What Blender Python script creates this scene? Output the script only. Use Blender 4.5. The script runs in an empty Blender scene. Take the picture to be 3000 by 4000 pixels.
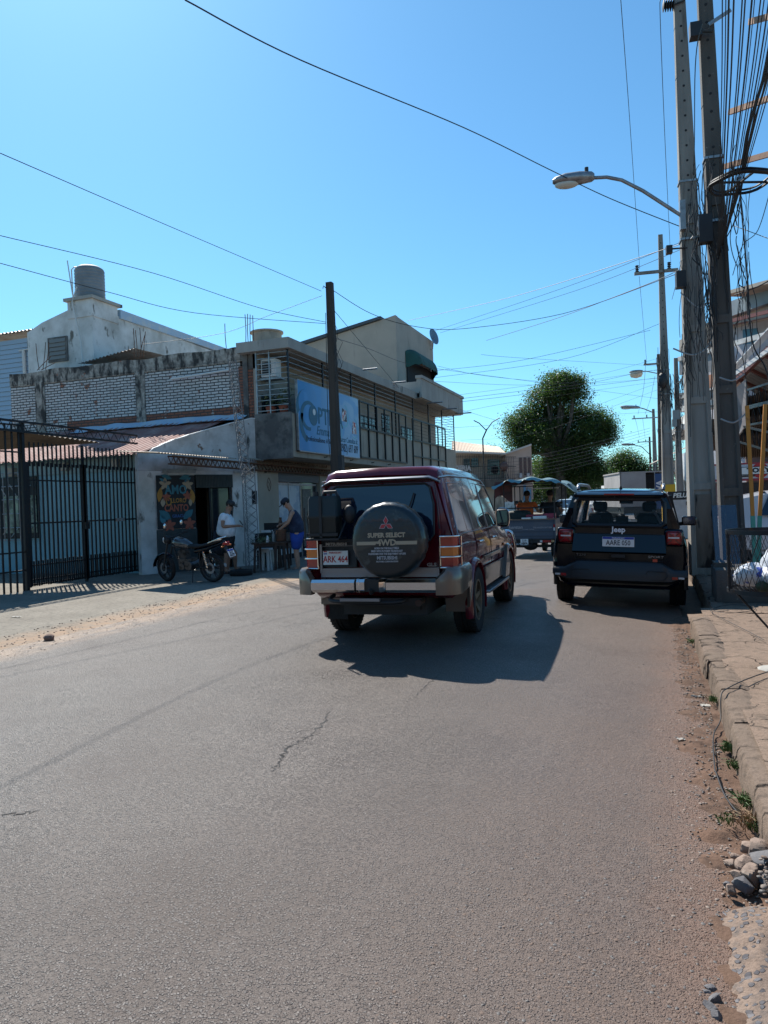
import bpy, bmesh, math, random
from mathutils import Vector, Matrix, noise
R=math.radians; V=Vector; PI=math.pi
sc=bpy.context.scene; COL=sc.collection
# ---------------------------------------------------------------- camera
F=2900.; YAW=R(20); ROLL=R(2); PITCH=math.atan(-26/2900)
f0=V((-math.sin(YAW),math.cos(YAW),0)); r0=V((math.cos(YAW),math.sin(YAW),0)); u0=V((0,0,1))
CF=f0*math.cos(PITCH)+u0*math.sin(PITCH); cu=-f0*math.sin(PITCH)+u0*math.cos(PITCH)
CR=r0*math.cos(ROLL)-cu*math.sin(ROLL); CU=r0*math.sin(ROLL)+cu*math.cos(ROLL); CP=V((0,0,1.5))
cam=bpy.data.cameras.new('camera'); co=bpy.data.objects.new('camera',cam); COL.objects.link(co)
mw=Matrix((CR,CU,-CF)).transposed().to_4x4(); mw.translation=CP; co.matrix_world=mw
cam.sensor_fit='VERTICAL'; cam.sensor_height=36; cam.sensor_width=27; cam.lens=36*F/4000; cam.clip_start=.05; cam.clip_end=3000
sc.camera=co
# ---------------------------------------------------------------- light
w=bpy.data.worlds.new('World'); sc.world=w; w.use_nodes=True; nt=w.node_tree; nt.nodes.clear()
sky=nt.nodes.new('ShaderNodeTexSky'); sky.sky_type='NISHITA'; sky.sun_disc=False
sky.sun_elevation=R(47.4); sky.sun_rotation=R(-45); sky.altitude=0; sky.air_density=1.0; sky.dust_density=0.4; sky.ozone_density=2.0
bg=nt.nodes.new('ShaderNodeBackground'); bg.inputs[1].default_value=.088; wo=nt.nodes.new('ShaderNodeOutputWorld')
hs=nt.nodes.new('ShaderNodeMix');hs.data_type='RGBA';hs.blend_type='MULTIPLY';hs.inputs[0].default_value=1;hs.inputs[7].default_value=(.58,1.03,1.2,1);nt.links.new(sky.outputs[0],hs.inputs[6]);nt.links.new(hs.outputs[2],bg.inputs[0]); nt.links.new(bg.outputs[0],wo.inputs[0])
sl=bpy.data.lights.new('sun','SUN'); sl.energy=5.0; sl.angle=R(.5); sl.color=(1,.95,.87)
so=bpy.data.objects.new('sun',sl); COL.objects.link(so); so.rotation_euler=V((-.65,.65,1)).to_track_quat('Z','Y').to_euler(); so.location=(-20,20,40)
vs=sc.view_settings; vs.view_transform='Standard'; vs.look='None'; vs.exposure=.64; vs.gamma=1
# ---------------------------------------------------------------- helpers
def at(px,py,d):
    "point seen at photo pixel (px,py) at camera depth d"
    return CP+(CF+CR*((px-1500)/F)-CU*((py-2000)/F))*d
class MB:
    def __init__(s): s.v=[]; s.f=[]; s.mi=[]; s.m=Matrix.Identity(4); s.cur=0
    def add(s,vs,fs):
        b=len(s.v); s.v+=[s.m@V(p) for p in vs]
        for f in fs: s.f.append([b+i for i in f]); s.mi.append(s.cur)
    def box(s,x0,x1,y0,y1,z0,z1):
        s.add([(x0,y0,z0),(x1,y0,z0),(x1,y1,z0),(x0,y1,z0),(x0,y0,z1),(x1,y0,z1),(x1,y1,z1),(x0,y1,z1)],
              [(0,3,2,1),(4,5,6,7),(0,1,5,4),(1,2,6,5),(2,3,7,6),(3,0,4,7)])
    def bar(s,a,b,w,h=None,up=(0,0,1),w1=None,h1=None):
        a=V(a);b=V(b);h=h or w;w1=w1 or w;h1=h1 or h;d=(b-a).normalized();up=V(up)
        if abs(d.dot(up))>.98: up=V((0,1,0)) if abs(d.y)<.9 else V((1,0,0))
        x=d.cross(up).normalized();y=x.cross(d)
        vs=[p+x*i*ww/2+y*j*hh/2 for p,ww,hh in ((a,w,h),(b,w1,h1)) for i,j in ((-1,-1),(1,-1),(1,1),(-1,1))]
        s.add(vs,[(3,2,1,0),(4,5,6,7),(0,1,5,4),(1,2,6,5),(2,3,7,6),(3,0,4,7)])
    def tube(s,pts,r,n=6,caps=True,closed=False):
        pts=[V(p) for p in pts];rs=r if isinstance(r,(list,tuple)) else [r]*len(pts)
        vs=[];N=len(pts);px=None
        for i,p in enumerate(pts):
            if closed: d=(pts[(i+1)%N]-pts[i-1])
            else: d=(pts[min(i+1,N-1)]-pts[max(i-1,0)])
            d=d.normalized() if d.length>1e-9 else V((0,0,1))
            if px is None:
                px=d.orthogonal().normalized()
            else:
                px=(px-d*px.dot(d)); px=px.normalized() if px.length>1e-6 else d.orthogonal().normalized()
            py=d.cross(px)
            for k in range(n):
                t=2*PI*k/n; vs.append(p+(px*math.cos(t)+py*math.sin(t))*rs[i])
        fs=[]
        for i in range(N if closed else N-1):
            j=(i+1)%N
            for k in range(n):
                k2=(k+1)%n; fs.append((i*n+k,i*n+k2,j*n+k2,j*n+k))
        if caps and not closed: fs+= [tuple(range(n-1,-1,-1)),tuple((N-1)*n+k for k in range(n))]
        s.add(vs,fs)
    def lathe(s,prof,c=(0,0,0),ax=(0,0,1),n=24,closed=False):
        "prof: (r,h) along axis"
        ax=V(ax).normalized();a=ax.orthogonal().normalized();b=ax.cross(a);c=V(c);vs=[]
        for r,h in prof:
            for k in range(n):
                t=2*PI*k/n; vs.append(c+ax*h+(a*math.cos(t)+b*math.sin(t))*max(r,1e-4))
        fs=[];N=len(prof)
        for i in range(N if closed else N-1):
            j=(i+1)%N
            for k in range(n):
                k2=(k+1)%n; fs.append((i*n+k,i*n+k2,j*n+k2,j*n+k))
        if not closed: fs+= [tuple(range(n-1,-1,-1)),tuple((N-1)*n+k for k in range(n))]
        s.add(vs,fs)
    def cyl(s,a,b,r,n=16,r1=None):
        a=V(a);b=V(b);L=(b-a).length; s.lathe([(r,0),(r if r1 is None else r1,L)],a,(b-a),n)
    def ball(s,c,r,n=12,m=8):
        r=(r,r,r) if not isinstance(r,(tuple,list)) else r;c=V(c)
        vs=[];fs=[]
        for i in range(m+1):
            t=PI*i/m
            for k in range(n):
                p=2*PI*k/n; vs.append(c+V((r[0]*math.sin(t)*math.cos(p),r[1]*math.sin(t)*math.sin(p),r[2]*math.cos(t))))
        for i in range(m):
            for k in range(n):
                k2=(k+1)%n; fs.append((i*n+k,(i+1)*n+k,(i+1)*n+k2,i*n+k2))
        s.add(vs,fs)
    def prism(s,pts,d):
        "pts: 3-D loop, extruded by vector d"
        n=len(pts);d=V(d);pts=[V(p) for p in pts]
        s.add(pts+[p+d for p in pts],[tuple(range(n-1,-1,-1)),tuple(range(n,2*n))]+[(i,(i+1)%n,(i+1)%n+n,i+n) for i in range(n)])
    def loft(s,secs,close=True,caps=True):
        n=len(secs[0]);vs=[p for q in secs for p in q];fs=[]
        for i in range(len(secs)-1):
            for k in range(n if close else n-1):
                k2=(k+1)%n; fs.append((i*n+k,i*n+k2,(i+1)*n+k2,(i+1)*n+k))
        if caps: fs+=[tuple(range(n-1,-1,-1)),tuple((len(secs)-1)*n+k for k in range(n))]
        s.add(vs,fs)
    def grid(s,fn,nu,nv):
        vs=[fn(i/nu,j/nv) for j in range(nv+1) for i in range(nu+1)]
        s.add(vs,[(j*(nu+1)+i,j*(nu+1)+i+1,(j+1)*(nu+1)+i+1,(j+1)*(nu+1)+i) for j in range(nv) for i in range(nu)])
    def corrug(s,a,b,c,d,n,amp,th=.004):
        "sheet a-b (across the ridges) and d-c, n ridges"
        a,b,c,d=map(V,(a,b,c,d));nm=(b-a).cross(d-a).normalized()
        for o in (0,):
            s.grid(lambda u,v:(a*(1-u)+b*u)*(1-v)+(d*(1-u)+c*u)*v+nm*(amp*math.sin(2*PI*n*u)+o),n*6,2)
    def build(s,name,mat,parent=None,smooth=None,world=False,rec=True):
        me=bpy.data.meshes.new(name)
        vs=s.v
        if parent is not None and world:
            inv=ROOTM[parent.name].inverted(); vs=[inv@p for p in vs]
        me.from_pydata([tuple(p) for p in vs],[],s.f)
        mats=mat if isinstance(mat,(list,tuple)) else [mat]
        for m_ in mats: me.materials.append(m_)
        if len(mats)>1:
            for p,i in zip(me.polygons,s.mi): p.material_index=i
        if rec:
            bm=bmesh.new();bm.from_mesh(me);bmesh.ops.recalc_face_normals(bm,faces=bm.faces);bm.to_mesh(me);bm.free()
        if smooth is not None:
            me.shade_smooth(); me.set_sharp_from_angle(angle=R(smooth))
        me.validate()
        o=bpy.data.objects.new(name,me);COL.objects.link(o)
        if parent is not None: o.parent=parent; ROOTM[o.name]=ROOTM[parent.name]
        else: ROOTM[o.name]=Matrix.Identity(4)
        return o
ROOTM={}
def tag(o,label,cat,group=None,kind=None):
    if label: o['label']=label
    if cat: o['category']=cat
    if group: o['group']=group
    if kind: o['kind']=kind
    return o
def thing(name,label,cat,loc=(0,0,0),rz=0,group=None,rot=None):
    o=bpy.data.objects.new(name,None);COL.objects.link(o);o.empty_display_size=.2
    o.location=loc;o.rotation_euler=rot or (0,0,rz)
    ROOTM[o.name]=Matrix.Translation(V(loc))@o.rotation_euler.to_matrix().to_4x4()
    return tag(o,label,cat,group)
def struct(o): o['kind']='structure'; return o
def boxo(name,mat,parent,*b,world=True,smooth=None):
    m=MB();m.box(*b);return m.build(name,mat,parent,world=world,smooth=smooth)
def evald(o):
    dg=bpy.context.evaluated_depsgraph_get();dg.update();me=bpy.data.meshes.new_from_object(o.evaluated_get(dg));return me
def modapply(o):
    me=evald(o);o.modifiers.clear();old=o.data;o.data=me;me.name=old.name;return o
def bevel(o,w,seg=2,ang=35):
    b=o.modifiers.new('b','BEVEL');b.width=w;b.segments=seg;b.limit_method='ANGLE';b.angle_limit=R(ang);modapply(o);o.data.shade_smooth();o.data.set_sharp_from_angle(angle=R(40));return o
def cut(o,mb,mat=None):
    c=mb.build('cutter',mat or o.data.materials[0]);b=o.modifiers.new('b','BOOLEAN');b.object=c;b.operation='DIFFERENCE';b.solver='EXACT'
    modapply(o);bpy.data.objects.remove(c);return o
def text(name,s,size,mat,parent,M,depth=.002,align='CENTER',sx=1,bold=0,shear=0,world=False,spacing=1):
    cu=bpy.data.curves.new(name,'FONT');cu.body=s;cu.size=size;cu.extrude=depth;cu.offset=bold;cu.align_x=align;cu.align_y='CENTER';cu.shear=shear;cu.space_character=spacing;cu.resolution_u=2
    t=bpy.data.objects.new('tmp',cu);COL.objects.link(t);me=evald(t);bpy.data.objects.remove(t)
    if world and parent is not None: M=ROOTM[parent.name].inverted()@M
    me.transform(M@Matrix.Scale(sx,4,(1,0,0)));me.materials.clear();me.materials.append(mat)
    o=bpy.data.objects.new(name,me);COL.objects.link(o)
    if parent: o.parent=parent;ROOTM[o.name]=ROOTM[parent.name]
    return o
def face(org,right,up):
    "matrix whose local x,y lie on a sign face at org"
    r=V(right).normalized();u=V(up);u=(u-r*u.dot(r)).normalized();n=r.cross(u)
    m=Matrix((r,u,n)).transposed().to_4x4();m.translation=V(org);return m
def copytree(root,loc=None,rz=None,label=None,name=None):
    c=root.copy();COL.objects.link(c)
    if loc is not None:c.location=loc
    if rz is not None:c.rotation_euler=(0,0,rz)
    if label:c['label']=label
    for ch in root.children:
        d=ch.copy();COL.objects.link(d);d.parent=c
        for g in ch.children:
            e=g.copy();COL.objects.link(e);e.parent=d
    return c
# ---------------------------------------------------------------- materials
def M(name,col,rough=.7,metal=0,layers=(),bump=0,bscale=30,coat=0,spec=.5,trans=0,emis=0,alpha=1,bdist=.01):
    m=bpy.data.materials.new(name);m.use_nodes=True;nt=m.node_tree;N=nt.nodes;L=nt.links;b=N['Principled BSDF']
    b.inputs['Roughness'].default_value=rough;b.inputs['Metallic'].default_value=metal;b.inputs['Coat Weight'].default_value=coat;b.inputs['Coat Roughness'].default_value=.04
    b.inputs['Specular IOR Level'].default_value=spec;b.inputs['Transmission Weight'].default_value=trans;b.inputs['Alpha'].default_value=alpha
    b.inputs['Base Color'].default_value=(*col,1)
    tc=N.new('ShaderNodeTexCoord');src=None
    def tex(scale,st=(1,1,1),detail=5,kind='N'):
        mp=N.new('ShaderNodeMapping');mp.inputs['Scale'].default_value=st;L.new(tc.outputs['Object'],mp.inputs[0])
        if kind=='V': t=N.new('ShaderNodeTexVoronoi')
        else: t=N.new('ShaderNodeTexNoise');t.inputs['Detail'].default_value=detail;t.inputs['Roughness'].default_value=.6
        t.inputs['Scale'].default_value=scale;L.new(mp.outputs[0],t.inputs['Vector']);return t
    cur=None
    for ly in layers:
        c2,scale,lo,hi=ly[:4];st=ly[4] if len(ly)>4 else (1,1,1)
        t=tex(scale,st);r=N.new('ShaderNodeMapRange');r.inputs[1].default_value=lo;r.inputs[2].default_value=hi;L.new(t.outputs[0],r.inputs[0])
        mx=N.new('ShaderNodeMix');mx.data_type='RGBA';L.new(r.outputs[0],mx.inputs[0])
        if cur is None: mx.inputs[6].default_value=(*col,1)
        else: L.new(cur,mx.inputs[6])
        mx.inputs[7].default_value=(*c2,1);cur=mx.outputs[2]
    if cur is not None:L.new(cur,b.inputs['Base Color'])
    if bump:
        t=tex(bscale);bp=N.new('ShaderNodeBump');bp.inputs['Strength'].default_value=bump;bp.inputs['Distance'].default_value=bdist;L.new(t.outputs[0],bp.inputs['Height']);L.new(bp.outputs[0],b.inputs['Normal'])
    if emis: b.inputs['Emission Color'].default_value=(*col,1);b.inputs['Emission Strength'].default_value=emis
    return m
# ---- shared materials
m_dark=M('dark_metal',(.018,.022,.028),.45,.6,[((.06,.035,.02),14,.55,.75)])
m_rust=M('rusty_steel',(.16,.075,.04),.8,.2,[((.05,.03,.025),9,.4,.7)],.4,60)
m_galv=M('galvanised',(.35,.36,.37),.45,.7,[((.2,.2,.21),6,.4,.7)])
m_conc=M('pole_concrete',(.3,.285,.26),.9,0,[((.17,.16,.145),3,.35,.62,(1,1,.12)),((.06,.055,.05),5,.55,.68,(1,1,.1))],.5,90)
m_concd=M('pole_concrete_dark',(.115,.105,.095),.9,0,[((.06,.055,.05),2.5,.35,.65,(1,1,.15)),((.2,.19,.17),12,.66,.72)],.6,70)
m_wood=M('pole_timber',(.075,.06,.048),.9,0,[((.035,.028,.024),6,.35,.65,(1,1,.05))],.6,60)
m_white=M('white_plaster',(.7,.69,.67),.9,0,[((.42,.41,.38),1.3,.4,.7),((.16,.15,.13),3.4,.6,.68,(1,1,.5))],.4,40)
m_peel=M('peeling_white_plaster',(.56,.56,.55),.9,0,[((.36,.35,.33),2,.4,.65),((.2,.13,.09),5,.64,.68),((.05,.05,.045),2.4,.62,.7,(1,1,.4))],.5,40)
m_beige=M('beige_plaster',(.38,.33,.265),.9,0,[((.29,.26,.21),1.2,.4,.7),((.1,.088,.075),2.2,.58,.72,(1,1,.25))],.3,40)
m_cream=M('cream_plaster',(.42,.36,.3),.9,0,[((.34,.3,.25),.8,.4,.7),((.2,.18,.155),1.3,.6,.75,(1,1,.2))],.3,40)
m_mould=M('mouldy_cement',(.2,.19,.175),.95,0,[((.1,.095,.09),1.6,.4,.6),((.04,.04,.038),2.1,.52,.66)],.4,40)
m_paraf=M('parapet_plaster',(.38,.365,.33),.9,0,[((.3,.285,.26),1.8,.4,.65,(1,1,.3)),((.07,.065,.06),3.2,.6,.7,(1,1,.25))],.4,40)
m_turq=M('turquoise_paint',(.2,.37,.43),.8,0,[((.15,.3,.36),.7,.4,.7)],.2,30)
m_glass=M('dark_glass',(.012,.018,.028),.06,0,spec=.6)
m_rub=M('rubber',(.018,.018,.018),.85,0,[((.04,.036,.032),30,.5,.8)],.3,120)
m_chrome=M('chrome',(.85,.83,.8),.09,1,[((.55,.5,.45),7,.6,.8)])
m_blk=M('black_plastic',(.018,.018,.02),.55)
m_cable=M('cable_black',(.012,.013,.016),.6)
m_wht=M('white_paint',(.72,.72,.7),.6)
m_ink=M('ink',(.012,.013,.02),.6)
m_red=M('red_paint',(.45,.02,.025),.5)
m_rlens=M('red_lens',(.35,.008,.012),.12,0,coat=.6)
m_amber=M('amber_lens',(.62,.16,.015),.15,0,coat=.6)
m_clear=M('clear_lens',(.6,.6,.6),.12,0,coat=.6)
m_skin=M('skin',(.36,.19,.12),.55,0,[((.3,.15,.1),14,.4,.7)])
m_skin2=M('skin_tan',(.42,.24,.16),.55,0,[((.34,.18,.12),14,.4,.7)])
m_hair=M('hair',(.012,.009,.008),.7)
# ================================================================ GROUND
def axis_mask(N,L,tc,axis,lo,hi,wob=.25,ws=1.5,fine=0):
    sp=N.new('ShaderNodeSeparateXYZ');L.new(tc.outputs['Object'],sp.inputs[0])
    nz=N.new('ShaderNodeTexNoise');nz.inputs['Scale'].default_value=ws;nz.inputs['Detail'].default_value=8;nz.inputs['Roughness'].default_value=.65;L.new(tc.outputs['Object'],nz.inputs['Vector'])
    a=N.new('ShaderNodeMath');a.operation='MULTIPLY_ADD';L.new(nz.outputs[0],a.inputs[0]);a.inputs[1].default_value=wob;L.new(sp.outputs[axis],a.inputs[2])
    r=N.new('ShaderNodeMapRange');r.inputs[1].default_value=lo+wob/2;r.inputs[2].default_value=hi+wob/2;L.new(a.outputs[0],r.inputs[0]);return r.outputs[0]
def mix(N,L,fac,a,b):
    mx=N.new('ShaderNodeMix');mx.data_type='RGBA'
    for i,v in ((0,fac),(6,a),(7,b)):
        if hasattr(v,'links') or hasattr(v,'is_linked'): L.new(v,mx.inputs[i])
        elif isinstance(v,tuple): mx.inputs[i].default_value=(*v,1)
        else: mx.inputs[i].default_value=v
    return mx.outputs[2]
def math_(N,L,op,a,b=None,c=None):
    n=N.new('ShaderNodeMath');n.operation=op
    for i,v in enumerate((a,b,c)):
        if v is None: continue
        if isinstance(v,(int,float)): n.inputs[i].default_value=v
        else: L.new(v,n.inputs[i])
    return n.outputs[0]
def rng(N,L,v,a,b,c=0,d=1):
    r=N.new('ShaderNodeMapRange');L.new(v,r.inputs[0])
    for i,x in enumerate((a,b,c,d)): r.inputs[i+1].default_value=x
    return r.outputs[0]
def asphalt():
    m=bpy.data.materials.new('asphalt');m.use_nodes=True;nt=m.node_tree;N=nt.nodes;L=nt.links;b=N['Principled BSDF'];tc=N.new('ShaderNodeTexCoord')
    def nz(s,d=4,st=None,ro=.6):
        t=N.new('ShaderNodeTexNoise');t.inputs['Scale'].default_value=s;t.inputs['Detail'].default_value=d;t.inputs['Roughness'].default_value=ro
        if st:
            mp=N.new('ShaderNodeMapping');mp.inputs['Scale'].default_value=st;L.new(tc.outputs['Object'],mp.inputs[0]);L.new(mp.outputs[0],t.inputs['Vector'])
        else: L.new(tc.outputs['Object'],t.inputs['Vector'])
        return t.outputs[0]
    # warp coords a little so stones are irregular
    def vor(s,feat='F1'):
        wv=N.new('ShaderNodeTexNoise');wv.inputs['Scale'].default_value=s*.8;wv.inputs['Detail'].default_value=2;L.new(tc.outputs['Object'],wv.inputs['Vector'])
        sc_=N.new('ShaderNodeVectorMath');sc_.operation='MULTIPLY_ADD';L.new(wv.outputs[1],sc_.inputs[0]);sc_.inputs[1].default_value=(.8/s,)*3;L.new(tc.outputs['Object'],sc_.inputs[2])
        v=N.new('ShaderNodeTexVoronoi');v.inputs['Scale'].default_value=s;v.feature=feat;L.new(sc_.outputs[0],v.inputs['Vector']);return v
    v1=vor(100);v2=vor(175)
    big=nz(.35,5);mid=nz(2.2,5);fine=nz(260,3)
    s1=rng(N,L,v1.outputs['Distance'],.62,.38);s2=rng(N,L,v2.outputs['Distance'],.55,.38)
    # per-stone presence
    sp1=N.new('ShaderNodeSeparateColor');L.new(v1.outputs['Color'],sp1.inputs[0]);pr=rng(N,L,sp1.outputs[0],.35,.42)
    s1=math_(N,L,'MULTIPLY',s1,pr)
    binder=mix(N,L,rng(N,L,mid,.35,.7),(.062,.049,.043),(.095,.077,.068))
    binder=mix(N,L,rng(N,L,fine,.35,.7,0,.6),binder,(.05,.043,.04))
    st1=mix(N,L,sp1.outputs[1],(.105,.096,.09),(.245,.23,.22))
    c=mix(N,L,math_(N,L,'MULTIPLY',s2,.45),binder,(.105,.089,.08))
    c=mix(N,L,math_(N,L,'MULTIPLY',s1,.62),c,st1)
    # wheel-polished paler band and lane-long streaks
    stre=nz(1.1,4,(1,.07,1));c=mix(N,L,rng(N,L,stre,.5,.8,0,.3),c,(.14,.127,.118))
    stre2=nz(5,3,(1,.02,1));c=mix(N,L,rng(N,L,stre2,.56,.7,0,.12),c,(.05,.043,.038))
    c=mix(N,L,rng(N,L,big,.5,.66,0,.55),c,(.06,.047,.04));c=mix(N,L,rng(N,L,nz(.8,6),.55,.7,0,.4),c,(.125,.102,.09))
    spot=nz(1.9,3);c=mix(N,L,rng(N,L,spot,.68,.74,0,.6),c,(.035,.03,.028))
    ruf=rng(N,L,nz(.6,5),.35,.65,.7,.45)
    # dusty brown toward the right gutter
    dmw=axis_mask(N,L,tc,0,-4.2,-.2,1.6,.5);c=mix(N,L,math_(N,L,'MULTIPLY',dmw,.38),c,(.165,.112,.084));dm=axis_mask(N,L,tc,0,-1.3,.35,.9,.8);c=mix(N,L,math_(N,L,'MULTIPLY',dm,.4),c,(.165,.1,.07))
    dm2=axis_mask(N,L,tc,0,-.15,.2,.5,3.5);c=mix(N,L,math_(N,L,'MULTIPLY',dm2,.75),c,(.19,.11,.074))
    # sand drifted over the left edge
    sm=axis_mask(N,L,tc,0,-6.35,-6.75,.5,1.6);sm=math_(N,L,'MULTIPLY',sm,rng(N,L,nz(7,6,(1,.35,1)),.3,.55));c=mix(N,L,math_(N,L,'MULTIPLY',sm,.7),c,(.34,.225,.145))
    L.new(c,b.inputs['Base Color'])
    L.new(math_(N,L,'SUBTRACT',ruf,math_(N,L,'MULTIPLY',s1,.2)),b.inputs['Roughness'])
    b.inputs['Specular IOR Level'].default_value=.42
    h=math_(N,L,'ADD',math_(N,L,'MULTIPLY',s1,1.0),math_(N,L,'MULTIPLY',s2,.45));h=math_(N,L,'ADD',h,math_(N,L,'MULTIPLY',fine,.5));h=math_(N,L,'ADD',h,math_(N,L,'MULTIPLY',mid,2.0))
    bp=N.new('ShaderNodeBump');bp.inputs['Strength'].default_value=.9;bp.inputs['Distance'].default_value=.0055;L.new(h,bp.inputs['Height']);L.new(bp.outputs[0],b.inputs['Normal'])
    return m
def rough_ground(name,c1,c2,c3,sand=None,crack=0,stone=0,bumpd=.006):
    m=bpy.data.materials.new(name);m.use_nodes=True;nt=m.node_tree;N=nt.nodes;L=nt.links;b=N['Principled BSDF'];tc=N.new('ShaderNodeTexCoord');b.inputs['Roughness'].default_value=.92;b.inputs['Specular IOR Level'].default_value=.2
    def nz(s,d=6):
        t=N.new('ShaderNodeTexNoise');t.inputs['Scale'].default_value=s;t.inputs['Detail'].default_value=d;t.inputs['Roughness'].default_value=.65;L.new(tc.outputs['Object'],t.inputs['Vector']);return t.outputs[0]
    a=nz(1.2);f=nz(14);g=nz(90,3)
    c=mix(N,L,rng(N,L,a,.35,.65),c1,c2);c=mix(N,L,rng(N,L,f,.5,.68,0,.8),c,c3);c=mix(N,L,rng(N,L,g,.45,.7,0,.5),c,tuple(x*.45 for x in c1))
    h=math_(N,L,'ADD',f,math_(N,L,'MULTIPLY',g,.4))
    if stone:
        wv=N.new('ShaderNodeTexNoise');wv.inputs['Scale'].default_value=stone*.7;L.new(tc.outputs['Object'],wv.inputs['Vector'])
        sc_=N.new('ShaderNodeVectorMath');sc_.operation='MULTIPLY_ADD';L.new(wv.outputs[1],sc_.inputs[0]);sc_.inputs[1].default_value=(1.1/stone,)*3;L.new(tc.outputs['Object'],sc_.inputs[2])
        v=N.new('ShaderNodeTexVoronoi');v.inputs['Scale'].default_value=stone;L.new(sc_.outputs[0],v.inputs['Vector']);sp=N.new('ShaderNodeSeparateColor');L.new(v.outputs['Color'],sp.inputs[0])
        k=math_(N,L,'MULTIPLY',rng(N,L,v.outputs['Distance'],.5,.4),rng(N,L,sp.outputs[0],.45,.5));c=mix(N,L,math_(N,L,'MULTIPLY',k,.85),c,mix(N,L,sp.outputs[1],(.06,.062,.072),(.16,.16,.17)));h=math_(N,L,'ADD',h,math_(N,L,'MULTIPLY',k,.7))
    if crack:
        wv=N.new('ShaderNodeTexNoise');wv.inputs['Scale'].default_value=3;wv.inputs['Detail'].default_value=6;L.new(tc.outputs['Object'],wv.inputs['Vector'])
        sc_=N.new('ShaderNodeVectorMath');sc_.operation='MULTIPLY_ADD';L.new(wv.outputs[1],sc_.inputs[0]);sc_.inputs[1].default_value=(.35,)*3;L.new(tc.outputs['Object'],sc_.inputs[2])
        v=N.new('ShaderNodeTexVoronoi');v.feature='DISTANCE_TO_EDGE';v.inputs['Scale'].default_value=crack;L.new(sc_.outputs[0],v.inputs['Vector'])
        k=rng(N,L,v.outputs['Distance'],.0,.022,1,0);k=math_(N,L,'MULTIPLY',k,rng(N,L,nz(1.7,2),.42,.52));c=mix(N,L,k,c,(.03,.022,.017));h=math_(N,L,'SUBTRACT',h,math_(N,L,'MULTIPLY',k,1.5))
    if sand:
        lo,hi,lo2,hi2=sand;s1=axis_mask(N,L,tc,0,lo,hi,.9,1.2);s2=axis_mask(N,L,tc,0,hi2,lo2,.9,1.2)
        k=math_(N,L,'MULTIPLY',s1,s2);k=math_(N,L,'MULTIPLY',k,rng(N,L,nz(5),.3,.6,.1,.75));c=mix(N,L,k,c,(.36,.235,.15))
    L.new(c,b.inputs['Base Color']);bp=N.new('ShaderNodeBump');bp.inputs['Strength'].default_value=.8;bp.inputs['Distance'].default_value=bumpd*2.2;L.new(h,bp.inputs['Height']);L.new(bp.outputs[0],b.inputs['Normal']);return m
m_asph=asphalt()
m_apron=rough_ground('apron_concrete',(.2,.18,.15),(.27,.245,.205),(.09,.083,.072),(-7.9,-7.4,-6.9,-6.7))
m_side=rough_ground('sidewalk_concrete',(.2,.145,.108),(.255,.18,.133),(.11,.085,.065),None,3.1)
m_kerb=rough_ground('kerb_concrete',(.2,.145,.11),(.165,.125,.095),(.075,.058,.046),None,1.3)
m_dirt=rough_ground('red_dirt',(.16,.095,.065),(.11,.07,.05),(.05,.034,.027))
m_gnd=rough_ground('ground_earth',(.2,.15,.11),(.25,.19,.14),(.12,.1,.08))
m_dsh=rough_ground('patch_concrete',(.21,.15,.115),(.25,.185,.145),(.1,.09,.085),None,0,42)
def rz(x):  # road camber: falls to the right gutter
    return -.045*max(0,x+1.7)/1 if x>-1.7 else 0
g=MB();g.grid(lambda u,v:(-150+400*u-100,-30+430*v,-.16),8,8);struct(g.build('ground',m_gnd))
g=MB()
def roadp(u,v):
    x=-7.05+7.35*u;y=-5+165*(v**2.2);return (x,y,rz(x)+.004)
g.grid(roadp,26,60);struct(g.build('road',m_asph,smooth=60))
g=MB();g.box(-34,-6.9,-5,160,-.15,0);struct(g.build('pavement',m_apron))
def gut(u,v):
    x=.02+.50*u;y=-1+11.2*v;n_=noise.noise(V((x*9,y*9,0)))*.018+noise.noise(V((x*30,y*30,3)))*.008
    edge=-.03*(1-min(1,u*2.6))+.035*noise.noise(V((1,y*1.7,5)))*(1-u)+.02*noise.noise(V((2,y*6,5)))*(1-u);return (x,y,rz(x)+.009+n_*min(1,u*3)+edge+.045*max(0,u-.35)**1.5*(1+noise.noise(V((4,y*2,1)))))
g=MB();g.grid(gut,26,500);struct(g.build('gutter_dirt',m_dirt,smooth=60))
# kerb: worn rounded concrete stones in one run
random.seed(3)
def kerb_run(x,y0,y1,top,name):
    m=MB()
    y=y0
    while y<y1-.05:
        L_=min(random.uniform(.85,1.25),y1-y);hw=.17;n=10
        secs=[];k=max(6,int(L_/.05))
        ox=random.uniform(-.016,.016);oz=random.uniform(-.02,.006)
        for i in range(k+1):
            yy=y+.006+(L_-.012)*i/k;e=min(i,k-i);rr=.007 if e==0 else 0
            w0=noise.noise(V((x,yy*2.3,0)))*.015;w1=noise.noise(V((5,yy*17,1)))*.016+abs(noise.noise(V((9,yy*6,1))))*.02;w2=noise.noise(V((7,yy*9,4)))*.012
            t=top+oz+w2-rr;X0=x+ox+w0+rr+max(0,(9.2-yy))*.012*(x<.5)
            secs.append([(X0-.012,yy,-.12),(X0,yy,top-.09),(X0+.003+w1,yy,t-.03),(X0+.014+w1,yy,t-.006),(X0+.06,yy,t+noise.noise(V((3,yy*12,4)))*.006),(X0+hw-.02,yy,t+.003+w1*.5),(X0+hw+.05,yy,t-.02),(X0+hw+.05,yy,-.12)])
        m.loft(secs);y+=L_
    return struct(m.build(name,m_kerb,smooth=50))
kerb_run(.34,3.0,9.25,.1,'kerb');kerb_run(.62,9.7,60,.1,'kerb')
g=MB()
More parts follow.
